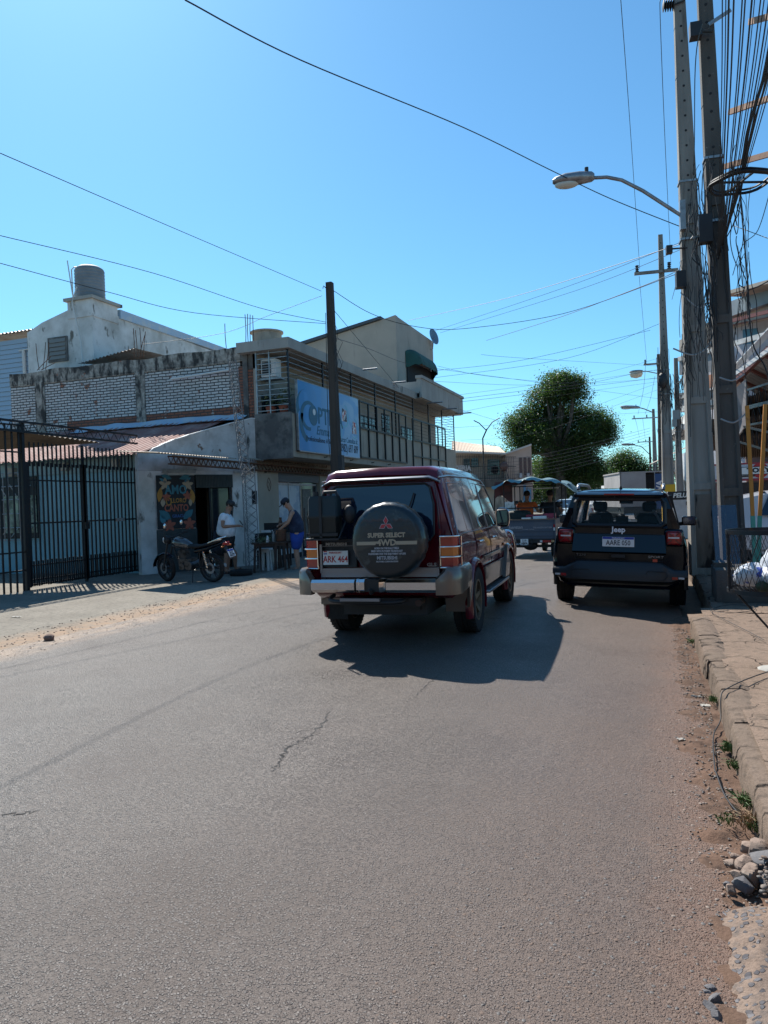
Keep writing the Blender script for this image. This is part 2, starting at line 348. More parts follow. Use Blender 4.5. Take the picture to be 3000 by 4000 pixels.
def swk(u,v):
    x=.5+9*u;y=3+7*v;return (x,y,.088+noise.noise(V((x*1.1,y*1.1,0)))*.022+noise.noise(V((x*5,y*5,2)))*.005)
g.grid(swk,120,110);struct(g.build('sidewalk',m_side,smooth=60))
g=MB();g.grid(lambda u,v:(.34+.6*u,9.2+.55*v,.075-.03*(1-u)+noise.noise(V((u*3,v*3,2)))*.02),16,12)
g.grid(lambda u,v:(.75+29*u,9.6+60*v,.094+noise.noise(V((u*30,v*40,2)))*.012),60,60);struct(g.build('sidewalk',m_side,smooth=60))
# broken concrete apron in the near right corner
def ramp(u,v):
    y=.3+2.75*v;x=.19+.05*noise.noise(V((y*3,0,0)))+.03*noise.noise(V((y*11,2,0)))+.012*noise.noise(V((y*40,2,0)))+u*3.5;e=min(1,u*40)
    return (x,y,rz(.2)+.006+.035*e+.03*min(1,u*6)+noise.noise(V((x*6,y*6,0)))*.012+noise.noise(V((x*30,y*30,0)))*.004)
g=MB();g.grid(ramp,160,200);struct(g.build('concrete_ramp',m_dsh,smooth=60))
# ================================================================ LEFT SIDE BUILDINGS
def brickmat(name,c1,c2,mort,chip,plane='x',pw=.25,ph=.082,mw=.014):
    m=bpy.data.materials.new(name);m.use_nodes=True;nt=m.node_tree;N=nt.nodes;L=nt.links;b=N['Principled BSDF'];tc=N.new('ShaderNodeTexCoord');b.inputs['Roughness'].default_value=.92
    sp=N.new('ShaderNodeSeparateXYZ');L.new(tc.outputs['Object'],sp.inputs[0]);cb=N.new('ShaderNodeCombineXYZ');L.new(sp.outputs[0 if plane=='x' else 1],cb.inputs[0]);L.new(sp.outputs[2],cb.inputs[1])
    nz=N.new('ShaderNodeTexNoise');nz.inputs['Scale'].default_value=3;nz.inputs['Detail'].default_value=6;L.new(tc.outputs['Object'],nz.inputs['Vector'])
    ad=N.new('ShaderNodeVectorMath');ad.operation='MULTIPLY_ADD';L.new(nz.outputs[1],ad.inputs[0]);ad.inputs[1].default_value=(.05,.045,.05);L.new(cb.outputs[0],ad.inputs[2])
    bt=N.new('ShaderNodeTexBrick');L.new(ad.outputs[0],bt.inputs['Vector']);bt.inputs['Scale'].default_value=1;bt.inputs['Brick Width'].default_value=pw;bt.inputs['Row Height'].default_value=ph;bt.inputs['Mortar Size'].default_value=mw;bt.inputs['Mortar Smooth'].default_value=.2;bt.inputs['Bias'].default_value=0
    bt.inputs['Color1'].default_value=(*c1,1);bt.inputs['Color2'].default_value=(*c2,1);bt.inputs['Mortar'].default_value=(*mort,1)
    n2=N.new('ShaderNodeTexNoise');n2.inputs['Scale'].default_value=3.2;n2.inputs['Detail'].default_value=7;L.new(tc.outputs['Object'],n2.inputs['Vector'])
    k=math_(N,L,'MULTIPLY',rng(N,L,n2.outputs[0],.61,.66),math_(N,L,'SUBTRACT',1,bt.outputs['Fac']))
    c=mix(N,L,k,bt.outputs[0],chip)
    n3=N.new('ShaderNodeTexNoise');n3.inputs['Scale'].default_value=1.1;n3.inputs['Detail'].default_value=6;L.new(tc.outputs['Object'],n3.inputs['Vector']);c=mix(N,L,rng(N,L,n3.outputs[0],.5,.75,0,.5),c,(.2,.19,.17))
    n4=N.new('ShaderNodeTexNoise');n4.inputs['Scale'].default_value=22;n4.inputs['Detail'].default_value=4;L.new(tc.outputs['Object'],n4.inputs['Vector']);c=mix(N,L,rng(N,L,n4.outputs[0],.55,.68,0,.6),c,tuple(x*.45 for x in c2))
    L.new(c,b.inputs['Base Color']);bp=N.new('ShaderNodeBump');bp.inputs['Strength'].default_value=.9;bp.inputs['Distance'].default_value=.012;bp.invert=True;L.new(bt.outputs['Fac'],bp.inputs['Height']);L.new(bp.outputs[0],b.inputs['Normal']);return m
m_wbrick=brickmat('white_painted_brick',(.62,.61,.59),(.52,.51,.49),(.05,.048,.045),(.3,.13,.08))
m_rbrick=brickmat('bare_red_brick',(.3,.11,.065),(.22,.085,.055),(.08,.06,.05),(.4,.36,.32))
m_rbrick2=brickmat('bare_red_brick_side',(.3,.12,.075),(.2,.085,.06),(.05,.045,.04),(.1,.08,.07),'y')
m_moss=M('stained_concrete_band',(.42,.39,.34),.95,0,[((.26,.24,.21),9,.4,.6),((.05,.048,.045),7,.47,.6,(1,1,.3)),((.04,.04,.038),1.6,.5,.62),((.3,.13,.09),3,.68,.71)],.5,40)
m_redroof=M('faded_red_sheet',(.3,.13,.105),.75,.1,[((.42,.27,.23),2.5,.45,.7,(1,.25,1)),((.12,.05,.04),6,.6,.75,(1,.2,1))])
m_sheet=M('old_zinc_sheet',(.34,.32,.29),.55,.3,[((.22,.15,.11),2.2,.45,.7),((.12,.1,.09),8,.6,.7)])
m_tan=M('tan_sheet',(.4,.33,.25),.75,.05,[((.28,.22,.17),2.2,.45,.7)])
m_bluew=M('pale_blue_membrane',(.38,.5,.62),.8,0,[((.5,.55,.58),4,.45,.6)],.5,18)
m_siding=M('pale_blue_siding',(.34,.45,.56),.6,0,[((.35,.44,.53),1.2,.4,.7)])
m_tank=M('grey_tank_plastic',(.22,.235,.25),.6,0,[((.16,.17,.18),3,.4,.7)])
m_door=M('dark_green_shutter',(.03,.042,.042),.6,0,[((.05,.06,.06),4,.4,.7)])
m_shut=M('grey_shutter',(.17,.185,.2),.55,.3)
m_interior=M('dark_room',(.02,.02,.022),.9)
m_green=M('green_awning_cloth',(.02,.09,.075),.8,0,[((.015,.06,.05),2.5,.4,.7)])
m_pipe=M('white_pipe',(.6,.6,.58),.5)
m_pot=M('terracotta',(.36,.1,.06),.8)
# ---- brick building with the painted wall
b_=thing('brick_building','long white painted brick wall under a mouldy concrete band with bare brick patches','building',(-14.7,18.2,0))
def W(m,name,mat,root,smooth=None): return m.build(name,mat,root,smooth=smooth,world=True)
m=MB();m.box(-19.1,-10.75,18.2,18.45,4.42,5.72);m.box(-19.1,-16.9,18.2,18.45,4.0,4.42);W(m,'painted_brick_wall',m_wbrick,b_)
m=MB();m.box(-16.9,-10.75,18.204,18.44,4.18,4.42);W(m,'bare_brick_course',m_rbrick,b_)
m=MB()
def topband(u,v,y):
    x=-19.1+8.5*u;z=5.70+v*(.36+.06*noise.noise(V((x*.9,0,0)))+.02*noise.noise(V((x*6,3,0))));return (x,y,z)
for y in (18.17,18.47): m.grid(lambda u,v:topband(u,v,y),90,1)
m.grid(lambda u,v:(topband(u,1,0)[0],18.17+.3*v,topband(u,1,0)[2]),90,1);m.box(-19.1,-10.6,18.17,18.47,5.66,5.71)
W(m,'concrete_band',m_moss,b_)
for x0,x1 in ((-18.08,-17.71),(-14.28,-13.96)):
    m=MB();m.box(x0,x1,18.16,18.4,3.9,5.72);W(m,'concrete_pillar',m_moss,b_)
m=MB();m.box(-10.75,-10.6,18.1,18.5,3.9,5.5);m.box(-10.45,-10.3,18.1,18.5,3.9,5.4);W(m,'brick_pier',m_rbrick,b_)
m=MB();m.box(-10.6,-10.45,18.07,18.5,3.9,6.1);m.box(-10.45,-10.2,18.12,18.5,5.4,6.12);W(m,'concrete_column',m_mould,b_)
m=MB();m.box(-19.1,-18.9,18.45,27,3,5.9);m.box(-18.9,-10.3,26.8,27,3,5.9);m.box(-18.9,-10.3,18.46,26.8,3,3.1);W(m,'side_wall',m_white,b_)
def rods(px,name,lab):
    m=MB()
    for a,bq in px: m.tube([a,tuple((V(a)+V(bq))/2+V((random.uniform(-.03,.03),0,0))),bq],.011,5)
    o=m.build(name,m_rust);return tag(o,lab,'rebar')
def y18(px,py,y=18.3):
    d=at(px,py,1)-CP;return CP+d*(y/d.y)
rods([(y18(153,1446),y18(140,1342)),(y18(167,1446),y18(178,1337)),(y18(178,1444),y18(191,1336)),(y18(145,1447),y18(199,1393)),(y18(160,1446),y18(214,1418))],'rebar_bundle','rusty bent rebar sticking up at the left end of the brick wall')
rods([(y18(524,1400),y18(521,1283)),(y18(538,1400),y18(529,1290)),(y18(551,1400),y18(546,1281)),(y18(560,1396),y18(568,1295)),(y18(545,1400),y18(565,1310))],'rebar_bundle','upright rebar bundle above the middle pillar of the brick wall')
rods([(y18(884,1360),y18(878,1264))],'rebar_rod','single rebar rod standing near the right end of the brick wall')
rods([(y18(960,1352),y18(957,1228)),(y18(970,1352),y18(967,1226)),(y18(978,1350),y18(977,1229)),(y18(992,1348),y18(987,1232))],'rebar_bundle','four tall rebar rods between brick wall and balcony shop roof')
m=MB();m.tube([y18(668,1481,18.0),y18(902,1444,18.0)],.035,8);tag(m.build('pipe',m_pipe,smooth=60),'long pale pipe lying slantwise across the painted brick wall','pipe')
# ---- white house behind
h_=thing('white_house','weathered white rendered house wall with small louvred window behind the brick wall','building',(-18.3,19.6,0))
def yh(x,z): return (x,19.6,z)
m=MB();m.prism([yh(-19.75,3),yh(-17,3),yh(-17,8.35),yh(-18,8.3),yh(-19.1,8.02),yh(-19.75,7.75)],(0,.25,0))
m.prism([(-17.0,19.85,3),(-17.0,27.4,3),(-17.0,27.4,8.12),(-17.0,19.85,8.3)],(-.25,0,0));W(m,'wall',m_white,h_)
m=MB();m.prism([(-16.93,20.9,8.2),(-16.93,27.6,8.2),(-16.93,27.6,8.42),(-16.93,20.9,8.5)],(-.4,0,0));m.prism([(-17.3,21,8.4),(-17.3,27.5,8.4),(-19.9,27.5,7.7),(-19.9,21,7.7)],(0,0,.05));W(m,'roof',m_bluew,h_)
wf=MB();wf.box(-18.84,-18.03,19.55,19.62,6.64,7.46);w0=W(wf,'window',m_mould,h_)
m=MB()
for k in range(5): m.prism([(-18.76,19.53,6.72+k*.14),(-18.1,19.53,6.72+k*.14),(-18.1,19.56,6.85+k*.14),(-18.76,19.56,6.85+k*.14)],(0,-.008,0))
m.build('louvre',M('dusty_louvre',(.2,.19,.17),.5),w0,world=True)
m=MB();m.tube([y18(300,1120,19.5),y18(282,1180,19.5),y18(315,1330,19.5),y18(325,1430,19.5)],.025,6);m.tube([y18(263,1018,19.5),y18(283,1150,19.5)],.018,6);W(m,'drain_pipe',m_pipe,h_,60)
m=MB();m.box(-17.97,-16.97,19.57,20.8,8.0,8.56);W(m,'tank_plinth',m_white,h_)
m=MB();m.box(-18.06,-16.88,19.48,20.95,8.56,8.66);W(m,'plinth_slab',m_paraf,h_)
m=MB();m.box(-16.99,-15.4,20.2,22.5,3,6.2);W(m,'annex_wall',m_cream,h_)
m=MB();m.corrug((-17.1,19.0,6.35),(-14.9,19.0,6.62),(-14.3,21.6,6.5),(-17.0,21.8,6.75),16,.02);W(m,'shed_roof',m_sheet,h_,50)
t_=thing('water_tank','ribbed grey water tank standing on the white house roof plinth','water tank',(-17.48,20.1,8.66))
pr=[(.55,0),(.56,.05)]
for k in range(9): z=.1+k*.125;pr+=[(.555,z),(.57,z+.03),(.57,z+.07),(.555,z+.1)]
pr+=[(.54,1.24),(.42,1.33),(.2,1.37)]
pr=[(r_*.84,z_*.84) for r_,z_ in pr];m=MB();m.lathe(pr,n=32);m.build('tank_body',m_tank,t_,smooth=35)
m=MB();m.cyl((0,0,1.14),(0,0,1.19),.17,20);m.build('tank_lid',m_blk,t_,smooth=35)
m=MB();m.tube([(-.5,-.25,0),(-.52,-.25,1.05),(-.4,-.25,1.12),(-.2,-.2,1.1)],.02,6);m.build('pipe',m_pipe,t_,smooth=60)
# pale blue sided building far left
s_=thing('siding_building','pale blue plank sided building at the far left edge behind the brick wall','building',(-22.5,20.5,0))
m=MB();m.box(-30,-19.76,20.5,20.7,3,7.85)
W(m,'wall',m_mould,s_)
m=MB()
for k in range(21):
    z=4.4+k*.165;m.prism([(-30,20.47,z),(-19.9,20.47,z),(-19.9,20.5,z+.163),(-30,20.5,z+.163)],(0,-.012,0))
W(m,'plank_cladding',m_siding,s_)
m=MB();m.corrug((-30,20.2,8.05),(-19.8,20.2,8.05),(-19.8,25,8.8),(-30,25,8.8),60,.02);W(m,'roof',m_sheet,s_,50)
m=MB();m.tube([(-20.75,20.4,7.4),(-20.7,20.4,5.0),(-20.6,20.38,4.9),(-21.4,20.38,3.9)],.06,8);m.tube([(-20.95,20.4,7.42),(-20.3,20.4,7.45)],.03,6);W(m,'down_pipe',m_pipe,s_,60)
m=MB();m.prism([(-20.6,20.45,7.35),(-19.85,20.45,7.5),(-19.85,20.45,7.75),(-20.6,20.45,7.75)],(0,-.02,0));W(m,'hole_in_cladding',m_interior,s_)
# ---- turquoise house
q_=thing('turquoise_house','turquoise house with red corrugated roof behind the barred gate','building',(-14.5,15.5,0))
m=MB();m.box(-19.5,-11.85,15.5,15.7,0,3.02);W(m,'wall',m_turq,q_)
m=MB();m.box(-19.5,-11.9,15.45,15.499,2.62,2.95);W(m,'eave_band',M('pale_turquoise',(.25,.38,.4),.85,0,[((.16,.24,.26),2,.4,.7)]),q_)
m=MB();m.corrug((-19.5,15.05,2.98),(-11.82,15.05,2.98),(-10.9,18.15,4.12),(-19.5,18.15,4.12),44,.022);W(m,'roof',m_redroof,q_,50)
m=MB();m.box(-16.3,-16.1,15.3,15.5,2.62,2.85);m.box(-14.5,-14.3,15.3,15.5,2.7,2.9);m.box(-12.9,-12.7,15.3,15.5,2.7,2.9);W(m,'eave_bracket',m_beige,q_)
def memb(u,v):
    x=-16.4+5.9*u;y=17.55+.62*v;z=3.93+.24*v*v+.04*noise.noise(V((x*2,y*3,0)));return (x,y-.03*noise.noise(V((x*2.2,1,1))),z+.04)
m=MB();m.grid(memb,60,6);W(m,'roof_flashing',m_bluew,q_,60)
wn=MB();wn.box(-17.3,-15.45,15.44,15.49,.95,2.6);wo_=W(wn,'window',m_dark,q_)
m=MB()
for k in range(3): m.box(-17.2+k*.62,-16.7+k*.62,15.42,15.438,1.1,2.1)
m.build('window_pane',M('mottled_pane',(.18,.25,.23),.2,0,[((.3,.4,.3),4,.5,.6),((.02,.03,.03),3,.4,.6)]),wo_,world=True)
m=MB()
for k in range(11): m.tube([(-17.25+k*.18,15.2,.9),(-17.25+k*.18,15.2,2.7)],.012,5)
for z in (.92,1.25,1.62,2.0,2.35,2.7): m.tube([(-17.3,15.2,z),(-15.4,15.2,z)],.012,5)
for k in range(5): m.tube([(-17.2+k*.36,15.2,1.0),(-16.95+k*.36,15.2,1.25)],.012,5);m.tube([(-17.2+k*.36,15.2,2.4),(-16.95+k*.36,15.2,2.05)],.012,5)
W(m,'window_grille',m_galv,q_)
# ---- gates and fence
def bars(y0,y1,n,z0,z1,w,x=-12.2,d=.02):
    m=MB()
    for k in range(n):
        y=y0+(y1-y0)*(k+.5)/n;m.bar((x,y,z0+random.uniform(-.01,.01)),(x,y,z1+random.uniform(-.01,.01)),d,w,up=(0,1,0))
    return m
f_=thing('metal_fence','tall dark metal bar fence panel at the left edge beside the gate','fence',(-12.2,10.4,0))
W(bars(8.2,11.85,22,0,3.42,.04),'fence_bars',m_dark,f_)
m=MB()
for z in (.42,.8,2.85,3.4): m.bar((-12.2,8.2,z),(-12.2,11.85,z),.035,.03)
W(m,'rail',m_dark,f_)
m=MB();m.bar((-12.2,11.86,0),(-12.2,11.86,3.48),.07,.07);W(m,'post',m_dark,f_)
m=MB();m.bar((-12.2,8.2,0),(-12.2,8.2,3.48),.07,.07);W(m,'post',m_dark,f_)
g_=thing('metal_gate','double dark metal gate of vertical bars with dense low pickets before the turquoise house','gate',(-12.2,13.6,0))
for y0,y1 in ((11.93,13.55),(13.58,15.42)):
    lf=bars(y0,y1,13 if y0<12 else 14,.08,2.66,.038);n_=14
    k2=bars(y0+.04,y1+.04,13 if y0<12 else 14,2.58,3.08,.034,-12.19);lf.add([tuple(p) for p in k2.v],k2.f)
    lo=bars(y0,y1,26,.07,.6,.03,-12.17);lf.add([tuple(p) for p in lo.v],lo.f)
    for z,t in ((2.28,.03),(1.38,.035),(.5,.03),(.2,.03),(.1,.03)): lf.bar((-12.2,y0,z),(-12.2,y1,z),t,t)
    lf.bar((-12.2,y0,.05),(-12.2,y0,2.66),.05,.05);lf.bar((-12.2,y1,.05),(-12.2,y1,2.66),.05,.05)
    W(lf,'gate_leaf',m_dark,g_)
m=MB();m.box(-12.16,-12.1,14.55,14.8,1.34,1.42);W(m,'latch',m_galv,g_)
m=MB();m.box(-12.15,-12.1,13.5,13.62,1.2,1.36);W(m,'lock_plate',m_dark,g_)
m=MB();m.bar((-12.2,13.565,0),(-12.2,13.565,3.1),.05,.05);W(m,'post',m_dark,g_)
# carport canopy with truss
c_=thing('carport_canopy','slanted carport roof sheet on a dark lattice truss over the gate','canopy',(-12.5,12,0))
def truss(m,a,b,h,n,r=.018,rc=.02,horn=0):
    a=V(a);b=V(b);up=V((0,0,h));m.bar(a,b,rc*2,rc*2);m.bar(a-up,b-up,rc*2,rc*2)
    for k in range(n):
        p=a+(b-a)*k/n;q=a+(b-a)*(k+.5)/n-up;s2=a+(b-a)*(k+1)/n;m.tube([p,q,s2],r*.5,4)
    return m
m=MB();truss(m,(-12.12,8.2,3.48),(-12.12,15.4,3.46),.2,26,.018,.022);W(m,'truss',m_dark,c_)
m=MB();truss(m,(-14.9,8.2,3.2),(-14.9,12.6,3.2),.18,20,.018,.02);m.bar((-12.2,9.8,3.24),(-15,9.8,3.1),.05,.05);W(m,'purlin',m_dark,c_)
m=MB();m.corrug((-12.25,8.2,3.4),(-12.25,14.2,3.22),(-15.3,12.6,3.05),(-15.3,8.2,3.1),40,.018);W(m,'roof_sheet',M('brown_sheet',(.16,.125,.09),.8,.05,[((.08,.065,.05),2.2,.45,.7)]),c_,50)
# ---- corner shop with mural (wall runs diagonally)
A=V((-11.7,15.3,0));B=V((-10.16,17.9,0));dv=(B-A).normalized();nv=V((dv.y,-dv.x,0))  # outward normal
def DP(u,z,o=0): return A+dv*u+nv*o+V((0,0,z))
def dbox(m,u0,u1,o0,o1,z0,z1):
    c=[DP(u0,0,o0),DP(u1,0,o0),DP(u1,0,o1),DP(u0,0,o1)];m.add([p+V((0,0,z0)) for p in c]+[p+V((0,0,z1)) for p in c],[(0,3,2,1),(4,5,6,7),(0,1,5,4),(1,2,6,5),(2,3,7,6),(3,0,4,7)])
k_=thing('corner_shop','low whitewashed shop with rising peeling parapet and open dark doorway','building',(-10.9,16.6,0))
m=MB();n_=24;pts=[]
for i in range(n_+1):
    u=-.28+3.3*i/n_;pts.append(DP(u,3.0+ (.98*min(1,max(0,u)/2.9)**.75)+.02*noise.noise(V((u*5,0,0)))))
pts+= [DP(3.02,2.56),DP(-.28,2.56)];m.prism(pts,-nv*.22);W(m,'parapet',m_peel,k_)
m=MB()
for i in range(n_):
    a,b=pts[i],pts[i+1];m.prism([a+nv*.015,b+nv*.015,b-nv*.24,a-nv*.24],(0,0,.025))
W(m,'coping',m_wht,k_)
m=MB();dbox(m,-.28,1.18,-.22,0,0,2.555);dbox(m,2.25,3.02,-.22,0,0,2.555);dbox(m,1.18,2.25,-.22,0,2.46,2.555);W(m,'wall',m_white,k_)
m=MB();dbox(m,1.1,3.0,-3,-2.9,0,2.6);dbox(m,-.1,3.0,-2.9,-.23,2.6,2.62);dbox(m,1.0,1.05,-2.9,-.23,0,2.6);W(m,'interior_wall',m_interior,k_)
m=MB();dbox(m,1.2,2.25,-.02,.04,2.12,2.46)
for i in range(24): dbox(m,1.21+i*.043,1.235+i*.043,.04,.052,2.13,2.45)
W(m,'roller_shutter',m_door,k_)
m=MB();dbox(m,1.6,1.64,-.1,-.04,0,2.12);dbox(m,2.17,2.23,-.12,-.02,0,2.12);W(m,'door_frame',m_dark,k_)
m=MB();dbox(m,1.66,2.15,-.08,-.06,.9,2.1);W(m,'door_pane',m_glass,k_)
m=MB();dbox(m,2.83,2.98,.004,.02,1.66,2.02);W(m,'meter_hatch',m_interior,k_)
m=MB();dbox(m,.12,1.18,.002,.05,.0,1.08);W(m,'counter_front',m_door,k_)
m=MB()
for i in range(3): dbox(m,.3,1.2,.02+i*.03,.045+i*.03,2.5+i*.035,2.53+i*.035)
dbox(m,2.3,2.95,.02,.05,2.5,2.56);W(m,'awning_box',m_galv,k_)
# mural panel
mu=thing('mural_panel','black mural board with AMO lettering and painted tropical flowers beside the doorway','mural',tuple(DP(.65,1.1,.06)))
m=MB();dbox(m,.13,1.15,.05,.062,1.1,2.44);W(m,'board',M('mural_black',(.014,.018,.022),.7),mu)
MF=face(DP(.64,1.77,.0625),dv,(0,0,1))
# outward normal check: face() normal = right x up
tq=M('mural_teal',(.05,.2,.26),.7);org=M('mural_orange',(.42,.2,.04),.7);pk=M('mural_coral',(.36,.1,.06),.7);crm=M('mural_cream',(.42,.32,.22),.7);lf_=M('mural_leaf',(.04,.16,.2),.7);bl_=M('mural_blue',(.06,.16,.42),.7)
text('mural_letters','AMO',.32,tq,mu,MF@Matrix.Translation((.0,.30,0)),.004,bold=.008,sx=.8,world=True)
text('mural_letters','LLORO',.16,org,mu,MF@Matrix.Translation((.06,.03,0)),.004,bold=.004,sx=.8,world=True)
text('mural_letters','O',.3,org,mu,MF@Matrix.Translation((-.2,.0,0)),.003,bold=.006,sx=.7,world=True)
text('mural_letters','CANTO',.24,pk,mu,MF@Matrix.Translation((.0,-.16,0)),.004,bold=.008,sx=.75,world=True)
text('mural_letters','GRACIAS',.11,bl_,mu,MF@Matrix.Translation((.08,-.36,0)),.003,sx=.9,world=True)
def leafpoly(m,cx,cy,ang,L_,w_):
    pts=[]
    for i in range(9):
        t=i/8;pts.append((t*L_,w_*math.sin(PI*t)))
    for i in range(7,0,-1):
        t=i/8;pts.append((t*L_,-w_*math.sin(PI*t)))
    c,s=math.cos(ang),math.sin(ang);m.prism([MF@V((cx+x*c-y*s,cy+x*s+y*c,.0)) for x,y in pts],MF.to_3x3()@V((0,0,.003)))
def flower(cx,cy,r,mat):
    m=MB()
    for k in range(5): leafpoly(m,cx,cy,k*2*PI/5+.3,r,r*.27)
    W(m,'painted_flower',mat,mu)
flower(-.28,.45,.17,crm);flower(.32,.43,.16,crm);flower(-.26,.13,.13,pk);flower(.3,.15,.13,pk);flower(-.2,-.58,.18,pk);flower(.33,-.56,.18,pk)
for (cx,cy,a,L_,w_,mt) in ((-.46,.0,1.4,.38,.07,org),(.46,-.05,1.7,.38,.07,org),(-.46,-.2,-.7,.4,.1,lf_),(-.44,-.3,-1.1,.3,.07,tq),(.44,-.2,-2.4,.36,.09,lf_),(-.36,-.12,1.5,.22,.06,crm),(.38,-.12,1.6,.2,.05,crm),(-.1,.58,2.8,.3,.06,lf_),(.1,.58,.3,.3,.06,lf_),(-.42,.6,-.6,.22,.04,tq),(.42,.62,-2.6,.22,.04,tq)):
    m=MB();leafpoly(m,cx,cy,a,L_,w_);W(m,'painted_leaf',mt,mu)
# ---- shop awning on lattice beam
a_=thing('street_awning','thin rusty awning sheet on a spiky lattice beam along the shop fronts','awning',(-10,17,0))
m=MB();truss(m,(-10,13.9,2.76),(-10,22.6,2.72),.17,44,.02,.016);truss(m,(-10.12,13.9,2.76),(-10.12,22.6,2.72),.17,44,.02,.016);W(m,'lattice_beam',m_rust,a_)
m=MB()
for k in range(90):
    y=17.2+k*.055;m.tube([(-9.97,y,2.77),(-9.97+random.uniform(-.02,.02),y+.02,2.86)],.007,3)
W(m,'spikes',m_rust,a_)
m=MB();m.corrug((-9.93,13.3,2.80),(-9.93,16.5,2.82),(-10.9,16.5,2.95),(-11.5,13.9,2.95),30,.012);m.corrug((-9.93,17.1,2.84),(-9.93,21.5,2.78),(-10.15,21.5,2.86),(-10.15,17.1,2.9),36,.012);W(m,'roof_sheet',m_tan,a_,50)
# ---- two-storey balcony shop
o_=thing('balcony_building','two storey building with long barred balcony and stained concrete roof edge','building',(-10,24,0))
m=MB();m.box(-10.4,-10.16,17.9,19.1,0,2.9);m.box(-10.4,-10.16,21.95,24,0,2.9);m.box(-10.4,-10.16,19.1,21.95,2.62,2.9);m.box(-10.4,-10.16,24,36,0,2.9);m.box(-11.8,-10.4,17.9,18.1,0,2.9);W(m,'ground_floor_wall',m_beige,o_)
m=MB();m.box(-10.3,-10.17,18.12,35.9,3.05,5.8);m.box(-18,-10.3,35.8,36,0,5.8);m.box(-18,-17.8,19,35.8,3,5.8);W(m,'upper_wall',m_cream,o_)
m=MB();m.box(-18,-9.1,17.9,35.6,2.9,3.02);W(m,'floor_slab',m_beige,o_)
m=MB();m.box(-9.22,-9.1,18.0,35.6,3.02,4.08);W(m,'balcony_wall',m_beige,o_)
m=MB();m.box(-10.17,-9.09,17.88,18.0,2.86,4.1);W(m,'balcony_side_wall',m_mould,o_)
m=MB();m.box(-10.62,-9.02,17.8,29.0,5.8,6.08);m.box(-18,-10.62,18.6,29,5.8,5.95);W(m,'roof_slab',m_paraf,o_)
m=MB();m.box(-10.4,-8.85,29.0,36,5.82,6.02);m.box(-8.95,-8.75,29.0,36,5.84,6.62);m.box(-10.4,-8.95,35.8,36,5.84,6.62);m.box(-10.4,-8.95,29,29.2,6.02,6.5);W(m,'parapet',m_paraf,o_)
m=MB();m.box(-8.98,-8.7,28.95,36.05,6.62,6.74);W(m,'parapet_cap',m_paraf,o_)
for y0,y1,mt in ((18.0,29,m_galv),(29,35.6,m_dark)):
    m=MB()
    for k in range(12): m.tube([(-9.15,y0,4.18+k*.142),(-9.15,y1,4.18+k*.142)],.009,4)
    if y0<19:
        for k in range(12): m.tube([(-9.15,17.95,4.18+k*.142),(-10.12,17.95,4.18+k*.142)],.012,4)
    else:
        for k in range(14): m.tube([(-9.15,35.6,4.18+k*.12),(-10.12,35.6,4.18+k*.12)],.012,4)
    W(m,'balcony_bars',mt,o_)
for y in (17.97,20.2,22.4,24.6,26.8,29.0,31.2,33.4,35.6):
    m=MB();m.bar((-9.15,y,4.06),(-9.15,y,5.82),.045,.045);W(m,'balcony_post',m_dark,o_)
m=MB();m.bar((-10.1,17.95,4.06),(-10.1,17.95,5.82),.04,.04);m.bar((-9.7,17.95,4.06),(-9.7,17.95,5.82),.03,.03);W(m,'balcony_post',m_galv,o_)
m=MB()
for y in [22.85+.815*k for k in range(7)]: m.bar((-9.06,y,3.12),(-9.06,y,4.98),.05,.05)
for z in (3.12,4.1,4.98): m.bar((-9.06,22.85,z),(-9.06,27.74,z),.05,.05)
W(m,'sign_frame',m_dark,o_)
m=MB()
for y in [28.6+1.25*k for k in range(5)]: m.bar((-9.06,y,2.9),(-9.06,y,4.95),.05,.05)
for z in (3.45,4.1,4.95): m.bar((-9.06,28.6,z),(-9.06,33.6,z),.05,.05)
W(m,'sign_frame',m_dark,o_)
def upwin(y0,y1,z0,z1,nm='window',mt=None):
    q=W_(y0,y1,z0,z1,nm)
def W_(y0,y1,z0,z1,nm):
    m=MB();m.box(-10.168,-10.14,y0,y1,z0,z1);f=W(m,nm,m_dark,o_)
    m=MB();m.box(-10.139,-10.135,y0+.06,y1-.06,z0+.06,z1-.06);p=m.build('pane',m_glass,f,world=True)
    m=MB()
    for k in range(1,4): m.bar((-10.12,y0+(y1-y0)*k/4,z0),(-10.12,y0+(y1-y0)*k/4,z1),.015,.015)
    for k in range(1,4): m.bar((-10.12,y0,z0+(z1-z0)*k/4),(-10.12,y1,z0+(z1-z0)*k/4),.015,.015)
    m.build('window_bars',m_dark,f,world=True)
W_(18.3,19.4,3.1,4.7,'window');W_(21.6,22.6,4.5,5.3,'window');W_(25.6,27.2,3.6,4.9,'window');W_(28.0,28.9,4.4,5.2,'window');W_(30.4,32.0,3.6,4.9,'window')
m=MB();m.box(-10.4,-10.2,19.1,21.95,2.3,2.62)
for i in range(44): m.box(-10.2,-10.18,19.12+i*.064,19.155+i*.064,2.31,2.61)
W(m,'roller_shutter',m_shut,o_)
m=MB();m.box(-10.33,-10.3,19.1,21.95,0,2.3);q=W(m,'shop_window',m_glass,o_)
m=MB();m.box(-10.299,-10.29,19.15,20.7,.15,2.2);m.build('poster',M('pale_blue_poster',(.3,.38,.47),.5,0,[((.1,.18,.33),1.3,.55,.62,(1,1,.5)),((.45,.5,.55),2.2,.45,.5)]),q,world=True)
m=MB()
for y in (19.12,19.95,20.72,21.9): m.box(-10.3,-10.27,y-.02,y+.02,0,2.28)
m.box(-10.3,-10.27,19.1,21.95,2.2,2.26);m.build('frame',m_galv,q,world=True)
